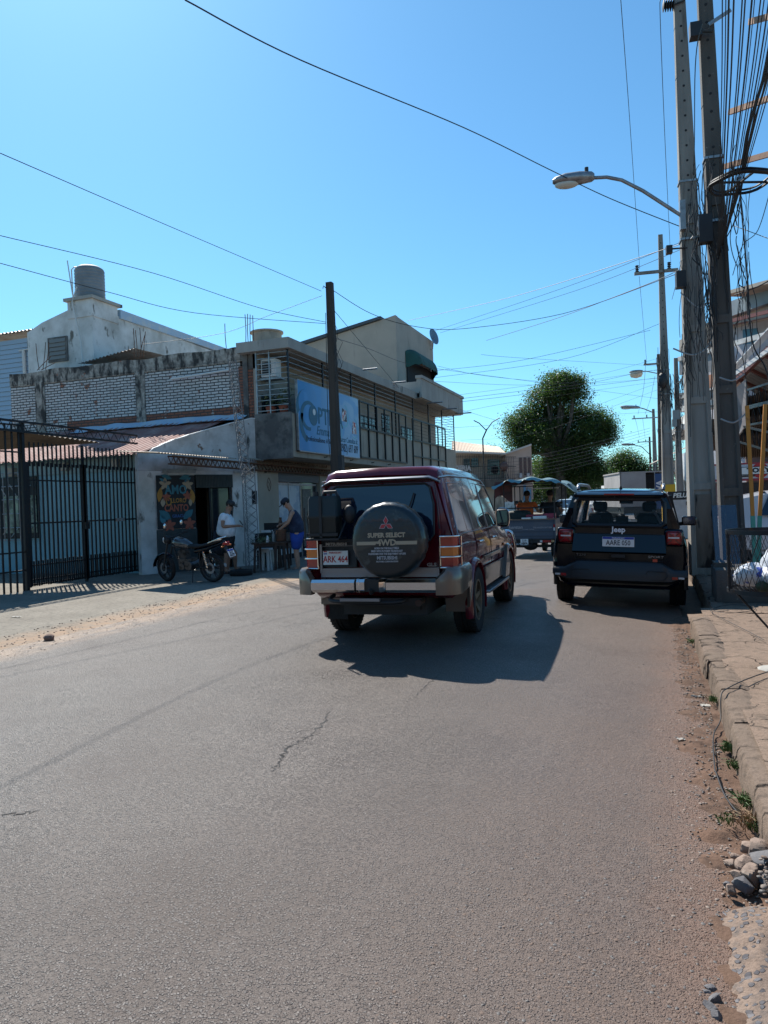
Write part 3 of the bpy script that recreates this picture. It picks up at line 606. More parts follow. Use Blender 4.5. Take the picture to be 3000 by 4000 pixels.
m=MB();m.box(-10.298,-10.29,20.9,21.5,.3,2.1);m.build('shelf_display',M('dim_shelf',(.05,.07,.07),.5,0,[((.2,.22,.2),9,.6,.7)]),q,world=True)
m=MB();pts=[(-10.155,18.53+.1*math.sin(t*PI/8)*(1+.12*math.cos(t*PI/2)),2.2+.17*math.cos(t*PI/8)*(1+.1*math.cos(t*PI/2))) for t in range(16)];m.tube(pts,.009,5,closed=True);m.tube([(-10.155,18.5,2.1),(-10.155,18.56,2.2),(-10.155,18.5,2.28)],.007,4);W(m,'wall_emblem',m_rust,o_)
m=MB();m.box(-10.16,-10.1,18.3,18.36,2.52,2.6);m.box(-10.16,-10.1,18.5,18.56,2.54,2.62);W(m,'lamp_socket',m_dark,o_)
for y in (20.0,22.0,23.9,25.6):
    m=MB();m.tube([(-9.1,y,2.98),(-9.0,y,2.98),(-9.0,y,3.02)],.014,5);W(m,'hook',m_dark,o_)
for (y,z,L_) in ((22.9,6.0,.5),(25.9,6.0,.5),(30.2,5.75,.7),(32.6,5.75,.7),(35.0,5.8,.8)):
    m=MB();m.tube([(-8.9,y,z),(-8.9+L_,y,z)],.03,8);W(m,'spout',m_galv,o_,60)
# plant in the crack of the roof edge
def leafclump(name,c,r,n,mat,s=.05,root=None,world=True,flat=1):
    m=MB()
    for k in range(n):
        p=V(c)+V((random.gauss(0,r),random.gauss(0,r),random.gauss(0,r*flat)));a=V((random.uniform(-1,1),random.uniform(-1,1),random.uniform(-.3,1))).normalized()*s;b=a.orthogonal().normalized()*s*.4
        m.add([p-b,p+a*.5-b*.2,p+a,p+a*.5+b],[(0,1,2,3)])
    return m.build(name,mat,root,world=world and root is not None,rec=False)
m_leafd=M('leaf_dull',(.06,.09,.035),.7,0,[((.11,.12,.05),4,.4,.6)])
tag(leafclump('weed_tuft',(-8.98,26.2,5.95),.09,60,M('dry_weed',(.13,.07,.045),.8)),'dry reddish weed tuft growing on the balcony building roof edge','plant')
# air conditioner on the balcony end
ac=thing('air_conditioner','white wall mounted air conditioner box inside the balcony bars','air conditioner',(-9.9,18.35,5.15))
m=MB();m.box(-.22,.25,-.12,.2,0,.5);o=m.build('case',m_wht,ac);bevel(o,.02)
m=MB();m.box(-.17,.1,-.135,-.121,.06,.44);m.build('grille',m_blk,ac)
m=MB()
for k in range(6): m.bar((-.17,-.14,.09+k*.065),(.1,-.14,.09+k*.065),.008,.008)
m.build('slats',m_wht,ac)
m=MB();m.box(-.3,.35,-.15,.25,-.06,-.02);m.build('shelf_bracket',m_galv,ac)
for x in (-9.85,-9.45):
    p=thing('flower_pot','small red plant pot on the balcony corner, '+('left one' if x<-9.6 else 'right one'),'plant pot',(x,18.25,4.1))
    m=MB();m.lathe([(.1,0),(.15,.2),(.16,.22),(.14,.22)],n=14);m.build('pot',m_pot,p,smooth=40)
    o=leafclump('leaves',(0,0,.38),.1,50,m_leafd,.12,None);o.parent=p
tk=thing('roof_basin','round beige open tank on the balcony building roof corner','water tank',(-10.25,18.9,6.08))
m=MB();m.lathe([(.42,0),(.42,.42),(.47,.44),(.47,.48),(.43,.48),(.4,.3)],n=28);m.build('basin',m_beige,tk,smooth=40)
# ---- billboard
bb=thing('optician_billboard','blue OPTICA billboard with eye logo hung on the balcony front','billboard',(-9.03,20.4,3.1))
def signmat():
    m=bpy.data.materials.new('blue_print');m.use_nodes=True;nt=m.node_tree;N=nt.nodes;L=nt.links;b=N['Principled BSDF'];b.inputs['Roughness'].default_value=.45;tc=N.new('ShaderNodeTexCoord')
    sp=N.new('ShaderNodeSeparateXYZ');L.new(tc.outputs['Object'],sp.inputs[0]);wv=N.new('ShaderNodeTexNoise');wv.inputs['Scale'].default_value=.7;wv.inputs['Distortion'].default_value=2;L.new(tc.outputs['Object'],wv.inputs['Vector'])
    c=mix(N,L,rng(N,L,sp.outputs[1],-1.8,1.6),(.015,.22,.5),(.32,.52,.7));c=mix(N,L,rng(N,L,wv.outputs[0],.52,.6,0,.5),c,(.06,.3,.62));L.new(c,b.inputs['Base Color']);return m
m=MB();m.box(-9.05,-9.01,18.22,22.62,3.08,5.0);W(m,'panel',signmat(),bb)
m=MB();m.box(-9.07,-9.006,18.19,18.225,3.05,5.02);m.box(-9.07,-9.006,22.62,22.65,3.05,5.02);m.box(-9.07,-9.006,18.19,22.65,5.0,5.02);m.box(-9.07,-9.006,18.19,22.65,3.05,3.08);W(m,'border',m_galv,bb)
m_teal=M('print_teal',(.01,.12,.2),.5);m_teall=M('print_aqua',(.2,.5,.62),.5)
BF=face((-9.008,18.22,3.08),(0,1,0),(0,0,1))  # x along street, y up ; normal +X
def BT(x,y): return BF@Matrix.Translation((x,y,0))
text('letters','PTICA',.66,m_teal,bb,BT(2.15,1.05),.004,bold=.012,sx=1.0,world=True)
text('letters','Emma Lens',.36,m_teal,bb,BT(1.95,.63),.003,bold=.004,shear=.3,world=True)
text('letters','Profesionalismo A Su Alcance',.2,m_ink,bb,BT(1.62,.36),.003,bold=.001,shear=.15,world=True)
text('letters','Marcar Consultas al:',.24,m_teal,bb,BT(3.5,.5),.003,sx=.75,world=True)
text('letters','(0982) 697 609',.36,m_ink,bb,BT(3.5,.24),.003,bold=.002,sx=.68,world=True)
def crescent(m,cx,cy,r1,r2,off,a0,a1,n=24,sx=1.25):
    o=[(cx+r1*math.cos(a0+(a1-a0)*i/n)*sx,cy+r1*math.sin(a0+(a1-a0)*i/n)) for i in range(n+1)]
    q=[(cx+off[0]+r2*math.cos(a0+(a1-a0)*i/n)*sx,cy+off[1]+r2*math.sin(a0+(a1-a0)*i/n)) for i in range(n,-1,-1)]
    N_=len(o)
    for i in range(N_-1):
        m.prism([BF@V((*p,0)) for p in (o[i],o[i+1],q[N_-2-i],q[N_-1-i])],BF.to_3x3()@V((0,0,.003)))
m=MB();crescent(m,.66,1.0,.42,.32,(.03,.0),.6,4.9);crescent(m,.5,1.2,.5,.44,(.08,.1),1.9,3.6);crescent(m,.75,.75,.55,.48,(.1,.05),2.6,4.3);W(m,'eye_lashes',m_teal,bb)
m=MB();m.cyl((-9.007,18.22+.95,4.12),(-9.003,18.22+.95,4.12),.29,32);W(m,'eye_pupil',m_teal,bb)
m=MB();m.cyl((-9.003,18.22+1.0,4.22),(-9.0,18.22+1.0,4.22),.09,20);W(m,'eye_glint',m_wht,bb)
m_pf=M('print_faces',(.5,.3,.26),.5,0,[((.5,.02,.03),5,.5,.55),((.75,.75,.75),6,.5,.55),((.02,.02,.03),4,.55,.6)])
for (cx,cy,w_) in ((3.2,1.28,.42),(4.0,.95,.38)):
    m=MB();m.prism([BF@V((cx-w_/2,cy-.2,.0)),BF@V((cx+w_/2,cy-.2,.0)),BF@V((cx+w_/2*.8,cy+.15,.0)),BF@V((cx-w_/3,cy+.2,.0))],BF.to_3x3()@V((0,0,.003)));W(m,'printed_picture',m_pf,bb)
for a in ((3.2,1.25,.36,.32,(-.03,.0),-2.2,1.4),(4.0,.92,.33,.29,(-.03,.0),-2.2,1.4),(2.6,.75,.4,.36,(-.03,.0),-1.8,.9)):
    m=MB();crescent(m,*a,sx=1);W(m,'printed_ring',m_teall,bb)
# ---- upper beige house behind
u_=thing('upper_house','tall plain beige house block with sloping dark roof edge above the balcony building','building',(-13,31.2,0))
m=MB();m.prism([(-16.6,31.2,5.9),(-10.5,31.2,5.9),(-10.5,31.2,9.9),(-11.2,31.2,9.75),(-16.6,31.2,8.75)],(0,.3,0));m.box(-10.75,-10.5,31.5,37.1,5.9,9.88);m.box(-16.6,-10.75,36.8,37.1,5.9,8.7);W(m,'wall',m_cream,u_)
m=MB();m.prism([(-16.7,31.05,8.75),(-11.15,31.05,9.78),(-11.15,31.05,9.9),(-16.7,31.05,8.9)],(0,6,0));W(m,'roof',M('dark_roof_sheet',(.07,.085,.1),.6,.2),u_)
m=MB();m.box(-10.47,-10.44,32.5,36.7,7.0,8.2);W(m,'window',m_interior,u_)
def aw(u,v):
    t=PI*.5*v;e=.5+.5*math.cos(PI*2*(u-.5)) if False else 1
    s=math.sin(PI*min(1,max(0,(u if u<.5 else 1-u)*5))*.5)
    return (-10.48+.55*math.sin(t)*s,32.4+4.2*u,8.72-.72*(1-math.cos(t))-.06*math.sin(u*60)*(v**4)*.5-(1-s)*.2)
m=MB();m.grid(aw,60,10);W(m,'green_awning',m_green,u_,60)
ds=thing('satellite_dish','blue grey satellite dish on the far top corner of the beige house','satellite dish',(-10.3,36.6,9.9))
m=MB();m.lathe([(.02,-.1),(.2,-.06),(.4,.02),(.42,.03),(.4,.04),(.2,-.03),(.02,-.07)],(0,0,.1),V((.95,-.25,.2)),24);m.build('dish',M('dish_blue',(.12,.19,.27),.5),ds,smooth=60)
m=MB();m.tube([(0,0,.05),(-.1,.1,-.5),(-.2,.1,-.5)],.025,6);m.build('bracket',m_galv,ds)
# ================================================================ POLES, LAMPS
def cpole(label,base,H,w0,w1,dp=.7,mat=m_conc,group='concrete utility poles along the right kerb',band=None,holes=(3.5,None),yaw=.12,lean=(0,0),name='utility_pole'):
    p=thing(name,label,'utility pole',base,yaw,group)
    m=MB();lx,ly=lean
    def sec(z):
        t=z/H;w=w0+(w1-w0)*t;d=w*dp;return w,d,lx*t,ly*t
    def ring(z,inset=0):
        w,d,x,y=sec(z);w/=2;d/=2;return [V((x-w,y-d,z)),V((x+w,y-d,z)),V((x+w,y+d,z)),V((x-w,y+d,z))]
    # core narrower in depth with raised flanges left/right (I section)
    def core(z):
        w,d,x,y=sec(z);fw=w/2;e=.035;d/=2;c=w*.16;
        return [V((x-fw,y-d,z)),V((x-fw+c,y-d,z)),V((x-fw+c+.02,y-d+e,z)),V((x+fw-c-.02,y-d+e,z)),V((x+fw-c,y-d,z)),V((x+fw,y-d,z)),V((x+fw,y+d,z)),V((x-fw,y+d,z))]
    zs=[0,H*.18,H*.36,H*.5];m.loft([core(z) for z in zs]);m.loft([ring(H*.5),ring(H*.75),ring(H)])
    for z in (0.02,H*.12,H*.12+1.5,H*.34,H*.5-.12):
        a=ring(z);b=ring(z+.12);ins=.004
        m.add([q+V((ins if i in(0,3) else -ins,ins if i<2 else -ins,0)) for i,q in enumerate(a)]+[q+V((ins if i in(0,3) else -ins,ins if i<2 else -ins,0)) for i,q in enumerate(b)],[(0,3,2,1),(4,5,6,7),(0,1,5,4),(1,2,6,5),(2,3,7,6),(3,0,4,7)])
    o=m.build('pole_shaft',mat,p)
    m=MB();z=H*.5+.2;k=0
    while z<H-.15:
        w,d,x,y=sec(z);m.cyl((x,y-d/2-.003,z),(x,y-d/2+.004,z),.021,8);z+=.26
    m.build('bolt_holes',m_interior,p)
    if band:
        m=MB();z0,z1=band;w,d,x,y=sec(z0);w+=.012;d+=.012;m.box(-w/2,w/2,-d/2,d/2,z0,z1);m.build('painted_band',M('yellow_band',(.6,.36,.02),.7),p)
    for z in (H*.55,H*.47):
        w,d,x,y=sec(z);m=MB()
        rr=[V((x-w/2-.012,y-d/2-.012,0)),V((x+w/2+.012,y-d/2-.012,0)),V((x+w/2+.012,y+d/2+.012,0)),V((x-w/2-.012,y+d/2+.012,0))]
        for i in range(4): m.bar(rr[i]+V((0,0,z)),rr[(i+1)%4]+V((0,0,z)),.01,.035)
        m.build('steel_strap',m_galv,p)
    return p,sec
P1,s1=cpole('tall pale concrete pole carrying the curved street lamp arm beside the parked black car',(.80,14.15,.08),12.5,.47,.115,lean=(-.16,0))
P2,s2=cpole('dark dirty concrete pole with cable tangle behind the leaning glass sheet',(1.08,12.0,.08),11.5,.33,.15,mat=m_concd,yaw=.1,lean=(-.22,0))
q=at(2612,1960,27);P3,s3=cpole('concrete pole with cross arm and yellow painted foot beyond the black car',(q.x,q.y,.05),10.9,.44,.15,band=(.1,1.85))
q=at(2657,1960,41);P4,s4=cpole('slimmer concrete pole standing just right of the yellow footed pole',(q.x,q.y,.05),9.0,.42,.2)
q=at(2590,1960,46);P5,s5=cpole('concrete pole with round glass lamp left of the yellow footed pole',(q.x,q.y,.05),10.2,.5,.18,mat=m_concd)
q=at(2563,1955,68);P6,s6=cpole('distant pale concrete pole with flat lamp and cross arm',(q.x,q.y,.05),9.4,.5,.22)
q=at(2545,1950,95);P7,s7=cpole('thin dark farthest pole with small lamp above the small tree',(q.x,q.y,.05),9.0,.35,.2,mat=m_wood)
# cable clutter parts on poles
def insul(m,c,ax,n=4,r=.06,L_=.22):
    pr=[]
    for k in range(n): h=L_*k/n;pr+=[(r*.45,h),(r,h+L_/n*.35),(r,h+L_/n*.55),(r*.45,h+L_/n*.9)]
    m.lathe(pr,c,ax,12)
m=MB();z=at(2600,75,13.9).z;insul(m,(-.42,-.1,9.95),(1,0,-.05),5,.1,.2);m.tube([(-.24,-.1,9.94),(-.05,-.1,9.98)],.015,6);m.build('insulator',m_blk,P1,smooth=50)
m=MB();m.box(-.36,-.2,-.3,-.12,5.0,5.28);m.build('splice_box',m_blk,P1)
m=MB();m.box(-.5,-.4,-.25,-.12,5.62,5.75);m.tube([(-.4,-.18,5.7),(-.15,-.15,5.7)],.015,6);m.build('insulator',m_blk,P1)
m=MB();m.box(-.38,-.2,-.28,-.12,5.05,5.45);m.build('splice_box',m_blk,P2)
m=MB();m.box(-.42,-.26,-.3,-.14,8.0,8.2);m.tube([(-.26,-.2,8.1),(-.1,-.15,8.1)],.02,6);m.build('insulator',m_blk,P2)
m=MB();m.bar((-.15,-.16,8.2),(.15,-.16,8.35),.02,.05);m.build('steel_strap',m_galv,P2)
def crossarm(P,z,xa,xb,ins):
    m=MB();m.bar((xa,-.12,z),(xb,-.12,z),.1,.1);m.build('cross_arm',m_conc if z>9 else m_galv,P)
    for x in ins:
        m=MB();insul(m,(x,-.12,z+.05),(0,0,1),4,.07,.26);m.build('insulator',m_blk,P,smooth=50)
crossarm(P3,9.55,-.95,.55,(-.85,.25));crossarm(P5,9.6,-.9,.5,(-.8,.3));crossarm(P6,8.6,-1.9,.6,(-1.7,-.6));crossarm(P7,8.4,-1.5,.4,(-1.4,-.5))
def lamp(P,pts,r,head,hd,size,glass,shape='flat'):
    m=MB();m.tube(pts,r,8);a=m.build('lamp_arm',m_galv,P,smooth=60)
    m=MB();L_,w_,h_=size;hx=V(head);d=V(hd).normalized()
    if shape=='flat':
        secs=[]
        for t,ww,hh in ((0,.35,.5),(.06,.62,.8),(.35,.95,1),(.7,1,.95),(.92,.75,.6),(1,.4,.3)):
            c=hx+d*L_*t;sd=d.cross(V((0,0,1))).normalized();up=V((0,0,1))
            secs.append([c+sd*w_/2*ww*math.cos(k*PI/8)+up*h_/2*hh*math.sin(k*PI/8)*(1 if k<8 else .8) for k in range(16)])
        m.loft(secs);hb=m.build('lamp_head',m_galv,P,smooth=50)
        m=MB();c=hx+d*L_*.66;m.ball((c.x,c.y,c.z-h_*.3),(L_*.3,w_*.38,h_*.32),16,8);m.build('lamp_glass',glass,P,smooth=60)
        m=MB();c=hx+d*L_*.18;m.cyl((c.x,c.y,c.z+h_*.3),(c.x,c.y,c.z+h_*.75),.035,10);m.build('photocell',m_blk,P)
    else:
        m.lathe([(.02,0),(w_*.5,-.05),(w_*.52,-.12),(w_*.45,-.14)],hx,(0,0,1),20);m.build('lamp_head',m_galv,P,smooth=50)
        m=MB();m.lathe([(w_*.45,-.14),(w_*.5,-.25),(w_*.4,-.42),(.05,-.5)],hx,(0,0,1),20);m.build('lamp_glass',glass,P,smooth=60)
m_lg=M('frosted_glass',(.55,.55,.5),.3,0)
lamp(P1,[(-.2,-.2,6.22),(-.42,-.2,6.4),(-.85,-.21,6.75),(-1.2,-.22,6.98),(-1.45,-.23,7.06),(-1.75,-.24,7.08)],.032,(-1.66,-.24,7.09),(-1,-.02,0),(.72,.3,.24),m_lg)
m=MB();m.box(-.26,-.17,-.25,-.12,6.0,6.5);m.build('lamp_bracket',m_galv,P1)
lamp(P5,[(-.1,-.1,9.0),(-.8,-.1,9.2),(-1.25,-.1,9.18)],.03,(-1.35,-.1,9.3),(-1,0,0),(.8,.8,.3),M('pale_globe',(.55,.5,.4),.3),'globe')
lamp(P6,[(-.1,-.1,9.1),(-.8,-.1,9.45),(-1.4,-.1,9.65)],.05,(-1.2,-.1,9.6),(-1,0,.1),(1.7,.5,.35),m_lg)
lamp(P7,[(-.1,-.1,6.8),(-1,-.1,7.8),(-2,-.1,8.1)],.05,(-1.8,-.1,8.1),(-1,0,.1),(1.7,.5,.3),m_lg)
# old timber pole on the left kerb
P0=thing('timber_pole','weathered square timber pole in front of the blue billboard','utility pole',(-7.22,16.6,0))
m=MB();m.bar((0,0,0),(-.02,0,6.95),.24,.22,(0,1,0),.15,.15);m.build('pole_shaft',m_wood,P0)
m=MB();m.box(.08,.18,-.1,.06,2.25,2.75);m.build('meter_box',m_blk,P0)
m=MB();m.tube([(-.08,-.08,6.8),(-.14,-.1,6.86),(-.16,-.1,6.8)],.012,5);m.build('hook',m_dark,P0)
m=MB()
for k in range(7):
    a=random.uniform(0,6.28);z=random.uniform(5.2,6.2);m.tube([(.1,-.1,z),(.1+.25*random.random(),-.15,z-.1-.4*random.random()),(.08,-.1,z-.6-.4*random.random())],.006,4)
m.tube([(-.1,-.12,6.2),(-.12,-.14,4.5),(-.14,-.13,3.2),(-.1,-.12,2.4)],.008,4);m.build('loose_cable',m_cable,P0)
# lattice mast by the people
m_mastg=M('dull_mast_metal',(.2,.2,.2),.8,.1)
mt=thing('lattice_mast','slender triangular lattice mast standing on the pavement beside the man in white','mast',(-9.15,15.7,0))
m=MB()
def mast(m,b,t,r0,r1,n):
    b=V(b);t=V(t);c=[]
    for i in range(n+1):
        p=b+(t-b)*i/n;r_=r0+(r1-r0)*i/n;c.append([p+V((r_*math.cos(a),r_*math.sin(a),0)) for a in (.3,.3+2.09,.3+4.19)])
    for k in range(3):
        m.tube([q[k] for q in c],.011,5)
        for i in range(n): m.tube([c[i][k],c[i+1][(k+1)%3]],.0055,4);m.tube([c[i][(k+1)%3],c[i+1][k]],.0055,4)
mast(m,(0,0,0),(-.04,0,2.55),.2,.18,12);m.build('mast_section',m_mastg,mt)
m=MB();mast(m,(-.1,0,2.3),(-.36,0,5.15),.14,.11,16);m.build('mast_section',m_mastg,mt)
# street lamp stem across (thin forked pole before the far building)
q=at(1895,1900,48);fk=thing('forked_lamp_post','thin dark forked post rising before the far balcony house','lamp post',(q.x,q.y,0))
m=MB();m.tube([(0,0,0),(-.05,0,5.2),(-.05,0,5.6),(.25,0,6.2)],.05,6);m.tube([(.2,0,6.1),(-.25,0,6.6),(-.6,0,6.8)],.035,6);m.tube([(.2,0,6.1),(.6,0,6.6),(1.1,0,6.85)],.035,6);m.build('post',m_dark,fk,smooth=60)
# ---- wires
def cat(pts,n=10):
    out=[];P_=[pts[0]]+pts+[pts[-1]]
    for i in range(1,len(P_)-2):
        p0,p1,p2,p3=P_[i-1:i+3]
        for k in range(n):
            t=k/n;out.append(.5*((2*p1)+(p2-p0)*t+(2*p0-5*p1+4*p2-p3)*t*t+(3*p1-p0-3*p2+p3)*t**3))
    return out+[pts[-1]]
def wire(lab,pts,r=.012,name='overhead_cable',mat=m_cable,group='overhead cables'):
    ps=[p if isinstance(p,V) else at(*p) for p in pts]
    m=MB();m.tube(cat(ps,8),r*.62,5);return tag(m.build(name,mat,smooth=70),lab,'cable',group)
T=V((-7.25,16.55,6.8))
wire('thick cable sweeping from the top left down to the street lamp pole',[(723,0,7),(1175,235,9),(1808,497,11.5),(2152,665,12.9),(2387,777,13.3),(2690,898,13.4)],.013)
wire('cable from the left picture edge down to the timber pole top',[(0,598,9),(632,871,13),(1255,1137,17.5)],.009)
wire('upper of two cables passing over the grey water tank to the timber pole',[(0,920,12),(596,1066,14.5),(1012,1202,17),(1272,1258,17.6)],.01)
wire('lower of two cables passing in front of the grey water tank',[(0,1028,12),(416,1139,14),(760,1222,16),(1272,1264,17.6)],.01)
wire('cable from the timber pole down leftwards to the brick wall rebar',[(1258,1155,17.5),(1050,1232,17.3),(868,1302,17.6),(558,1345,18.1)],.008)
wire('long slack cable from the timber pole dipping over the street to the right poles',[(1302,1135,17.6),(1450,1225,18),(1620,1275,19),(1808,1284,20),(2200,1225,19),(2670,1060,14)],.012)
wire('highest cable from the beige house roof corner to the lamp pole',[(1591,1253,31),(2000,1160,24),(2670,950,14)],.012)
wire('second cable from the beige house corner to the lamp pole',[(1690,1295,31),(2200,1125,22),(2680,938,14)],.009)
wire('third cable from the beige house corner just below its neighbour',[(1720,1300,31),(2250,1135,22),(2690,962,14)],.009)
wire('short steep cable from timber pole to the balcony roof edge',[(1295,1201,17.6),(1420,1350,21),(1558,1516,27.2)],.011)
wire('cable sagging along the balcony building roof from the timber pole',[(1312,1322,17.6),(1440,1362,22),(1576,1416,28),(1720,1442,30),(2150,1500,40),(2590,1560,45)],.011)
wire('thin drooping cable on the balcony front left of the timber pole',[(1120,1470,17.8),(1190,1462,17.6),(1290,1440,17.4)],.008)
L2=[((1700,1448,30),(2044,1406,28),(2540,1290,27)),((1700,1475,30),(2212,1400,28),(2575,1265,27)),((1700,1490,32),(2134,1502,36),(2500,1456,45),(2580,1440,46)),
((1710,1430,32),(1880,1466,34),(2120,1490,38),(2300,1497,42),(2570,1478,46)),((1796,1542,35),(2300,1470,40),(2570,1400,46)),((1796,1558,35),(2074,1523,38),(2303,1496,42),(2502,1454,45),(2580,1445,46)),
((1796,1570,35),(2068,1538,38),(2575,1475,46)),((1796,1611,35),(2037,1566,38),(2575,1490,46)),((1772,1671,35),(1971,1656,40),(2122,1635,45),(2575,1608,46)),((1880,1385,30),(2062,1400,32),(2575,1430,46)),
((1796,1600,35),(2100,1650,42),(2560,1500,46)),((1800,1720,40),(2100,1690,50),(2575,1520,46))]
nm=['topmost','second','third','fourth','fifth','sixth','seventh','eighth','lowest straight','gently falling','sagging','lowest slack']
for i,ps in enumerate(L2): wire(nm[i]+' of the dark cables crossing the sky above the tree',list(ps),.014 if i in(5,6) else .01,group='cables crossing above the tree')
for i in range(7):
    wire(['top','second','third','middle','fifth','sixth','bottom'][i]+' cable of the slanting bundle crossing before the large tree',[(1800,1812+i*11,46),(2074,1782+i*13,50),(2300,1735+i*13,54),(2540,1672+i*11,62)],.016,group='slanting cable bundle')
wire('left high voltage line running down to the cross arm insulator',[(2425,0,12.7),(2462,500,17.5),(2499,1050,27)],.011)
wire('middle high voltage line beside the lamp pole running to the cross arm',[(2580,0,12.7),(2580,100,13.4),(2600,600,18),(2621,1035,27)],.011)
wire('far continuation of the left high voltage line to the globe lamp pole',[(2497,1080,27),(2512,1250,34),(2527,1420,46)],.012)
wire('far line dropping from globe lamp pole to the flat lamp pole',[(2522,1425,46),(2512,1530,56),(2492,1618,68)],.018)
wire('second far line dropping from globe lamp pole to the flat lamp pole',[(2558,1470,46),(2540,1560,57),(2520,1618,68)],.018)
wire('distant line between the two farthest poles on the left',[(2480,1632,68),(2490,1670,80),(2498,1712,95)],.02)
wire('distant line between the two farthest poles on the right',[(2510,1632,68),(2515,1670,80),(2520,1710,95)],.02)
wire('line descending in front of the lamp pole into its lower straps',[(2745,90,9),(2716,260,10.2),(2708,705,13.0),(2665,1000,13.4),(2625,1170,26)],.011)
st=[(2822,1.0),(2836,.9),(2848,1.6),(2868,1.5),(2902,1.2),(2914,1.3),(2941,1.6),(2952,.8),(2976,1.2),(2990,1.0),(3010,1.4),(3024,.9),(3040,1.3),(3060,1.1),(3080,.9),(3100,1.2)]
for i,(x,rr) in enumerate(st):
    x1=2795+i*3.6;y1=1085-i*14
    wire('black cable %s in the fan rising to the top right corner'%['first from left','second from left','third from left','fourth from left','fifth from left','sixth from left','seventh from left','eighth from left','ninth from left','tenth from left','eleventh from left','twelfth from left','fourth from right','third from right','second from right','last on the right'][i],
      [(x,-40,6.0+i*.05),(x-(x-x1)*.42+6,y1*.42,8.0),(x1,y1,11.25),(x1-45-i*3,y1+330-i*5,17),(2640+i*1.5,1500,40)],.0085*rr,group='fan of cables at the top right')
for i,(dx,dy) in enumerate(((0,0),(8,10),(-8,6),(4,-12),(14,-4))):
    wire('strand %s of the thick cable rope above the coiled ring'%['one','two','three','four','five'][i],[(3030+dx,110+dy,7.2),(2990+dx,290+dy,7.9),(2925+dx,510+dy,9.0),(2903+dx*.6,660,9.6)],.016,group='thick cable rope')
wire('cable dropping from the coil ring to the dark pole',[(2905,690,9.6),(2870,860,10.4),(2815,1000,11.2),(2800,1300,11.4)],.014)
wire('slack cable from the dark pole to the right edge below the coil',[(3040,1075,9.5),(2960,1120,10.3),(2868,1152,11.3)],.014)
wire('thin curved cable rising right of the dark pole',[(3010,740,9.5),(2960,900,10.2),(2900,960,10.8),(2862,1075,11.3)],.009)
wire('cable from the dark pole to right edge above the corrugated canopy',[(2862,880,11.3),(2930,905,10.5),(3010,935,9.5)],.008)
wire('cable from lamp pole leading down left over the car to far left',[(2725,1010,13.4),(2600,1080,16),(2400,1160,20),(2170,1245,24),(1900,1330,30)],.012)
# coil ring
c=at(2892,712,9.6);cr=thing('cable_coil','round coil of spare black cable hung flat under the cables near the dark pole','cable coil',tuple(c))
m=MB()
for k in range(7):
    r_=.36+random.uniform(-.02,.02);z0=random.uniform(-.03,.03);m.tube([(r_*math.cos(a*PI/14),r_*math.sin(a*PI/14),z0+.01*math.sin(a)) for a in range(28)],.013,5,closed=True)
m.build('coil_loops',m_cable,cr,smooth=60)
m=MB()
for a in (.4,2.0): m.bar((-.36*math.cos(a),-.36*math.sin(a),0),(.36*math.cos(a),.36*math.sin(a),0),.03,.02)
m.build('coil_spokes',m_blk,cr)
# tangles
random.seed(11)
def tangle(P,x0,x1,y0,y1,z0,z1,n,r=.006,mat=m_cable):
    m=MB()
    for k in range(n):
        p=V((random.uniform(x0,x1),random.uniform(y0,y1),random.uniform(z0,z1)));pts=[p];L_=random.uniform(.4,1.6)
        for j in range(5): p=p+V((random.gauss(0,.03),random.gauss(0,.02),-L_/5*random.uniform(.4,1.5)));pts.append(p)
        m.tube(cat(pts,4),r*random.uniform(.6,1.5),4)
    return m.build('drop_cables',mat,P,smooth=70)
tangle(P2,-.45,-.15,-.25,-.1,3.9,6.3,60);tangle(P2,-.2,.2,-.25,-.15,4.9,6.6,14);tangle(P2,.15,.35,-.2,0,3.9,6.2,20,.005)
tangle(P1,-.3,-.15,-.28,-.15,3.9,5.6,22);tangle(P1,.2,.5,-.3,-.2,4.2,5.6,12)
m=MB();m.tube(cat([V((-.45,-.3,3.95)),V((-.1,-.38,3.8)),V((.2,-.35,4.1)),V((.35,-.3,4.9))],6),.014,5);m.tube(cat([V((-.3,-.3,4.9)),V((0,-.34,4.6)),V((.25,-.3,4.9))],6),.012,5);m.build('drop_cables',M('grey_cable',(.3,.3,.3),.6),P1)
m=MB()
for (a,b) in (((-.16,-.2,3.1),(.17,-.2,3.12)),((-.16,-.2,2.5),(.17,-.2,2.55))): m.tube(cat([V(a),V((0,-.27,a[2]-.07)),V(b)],6),.012,5)
m.build('drop_cables',M('grey_cable',(.3,.3,.3),.6),P2)
m=MB();m.tube(cat([V((.2,-.1,5.9)),V((.26,-.15,4.6)),V((.3,-.15,3.6)),V((.5,-.1,3.1)),V((.55,0,2.2))],6),.011,5);m.build('drop_cables',m_cable,P2)
tangle(P3,-.3,.2,-.3,-.15,4.9,6.9,30,.01);tangle(P4,-.6,.3,-.4,-.2,5.2,8.2,60,.014);tangle(P5,-.3,.7,-.4,-.2,2.8,6.2,60,.014);tangle(P6,-.2,1.2,-.4,-.2,2.5,5.5,40,.02)
m=MB();m.box(-.3,.05,-.4,-.2,5.6,6.1);m.box(-.35,-.1,-.45,-.3,5.2,5.6);m.build('splice_box',M('grey_box',(.25,.28,.28),.6),P4)
m=MB();m.ball((-.1,-.2,5.6),(.17,.17,.3),12,8);m.build('splice_box',m_blk,P3,smooth=60)
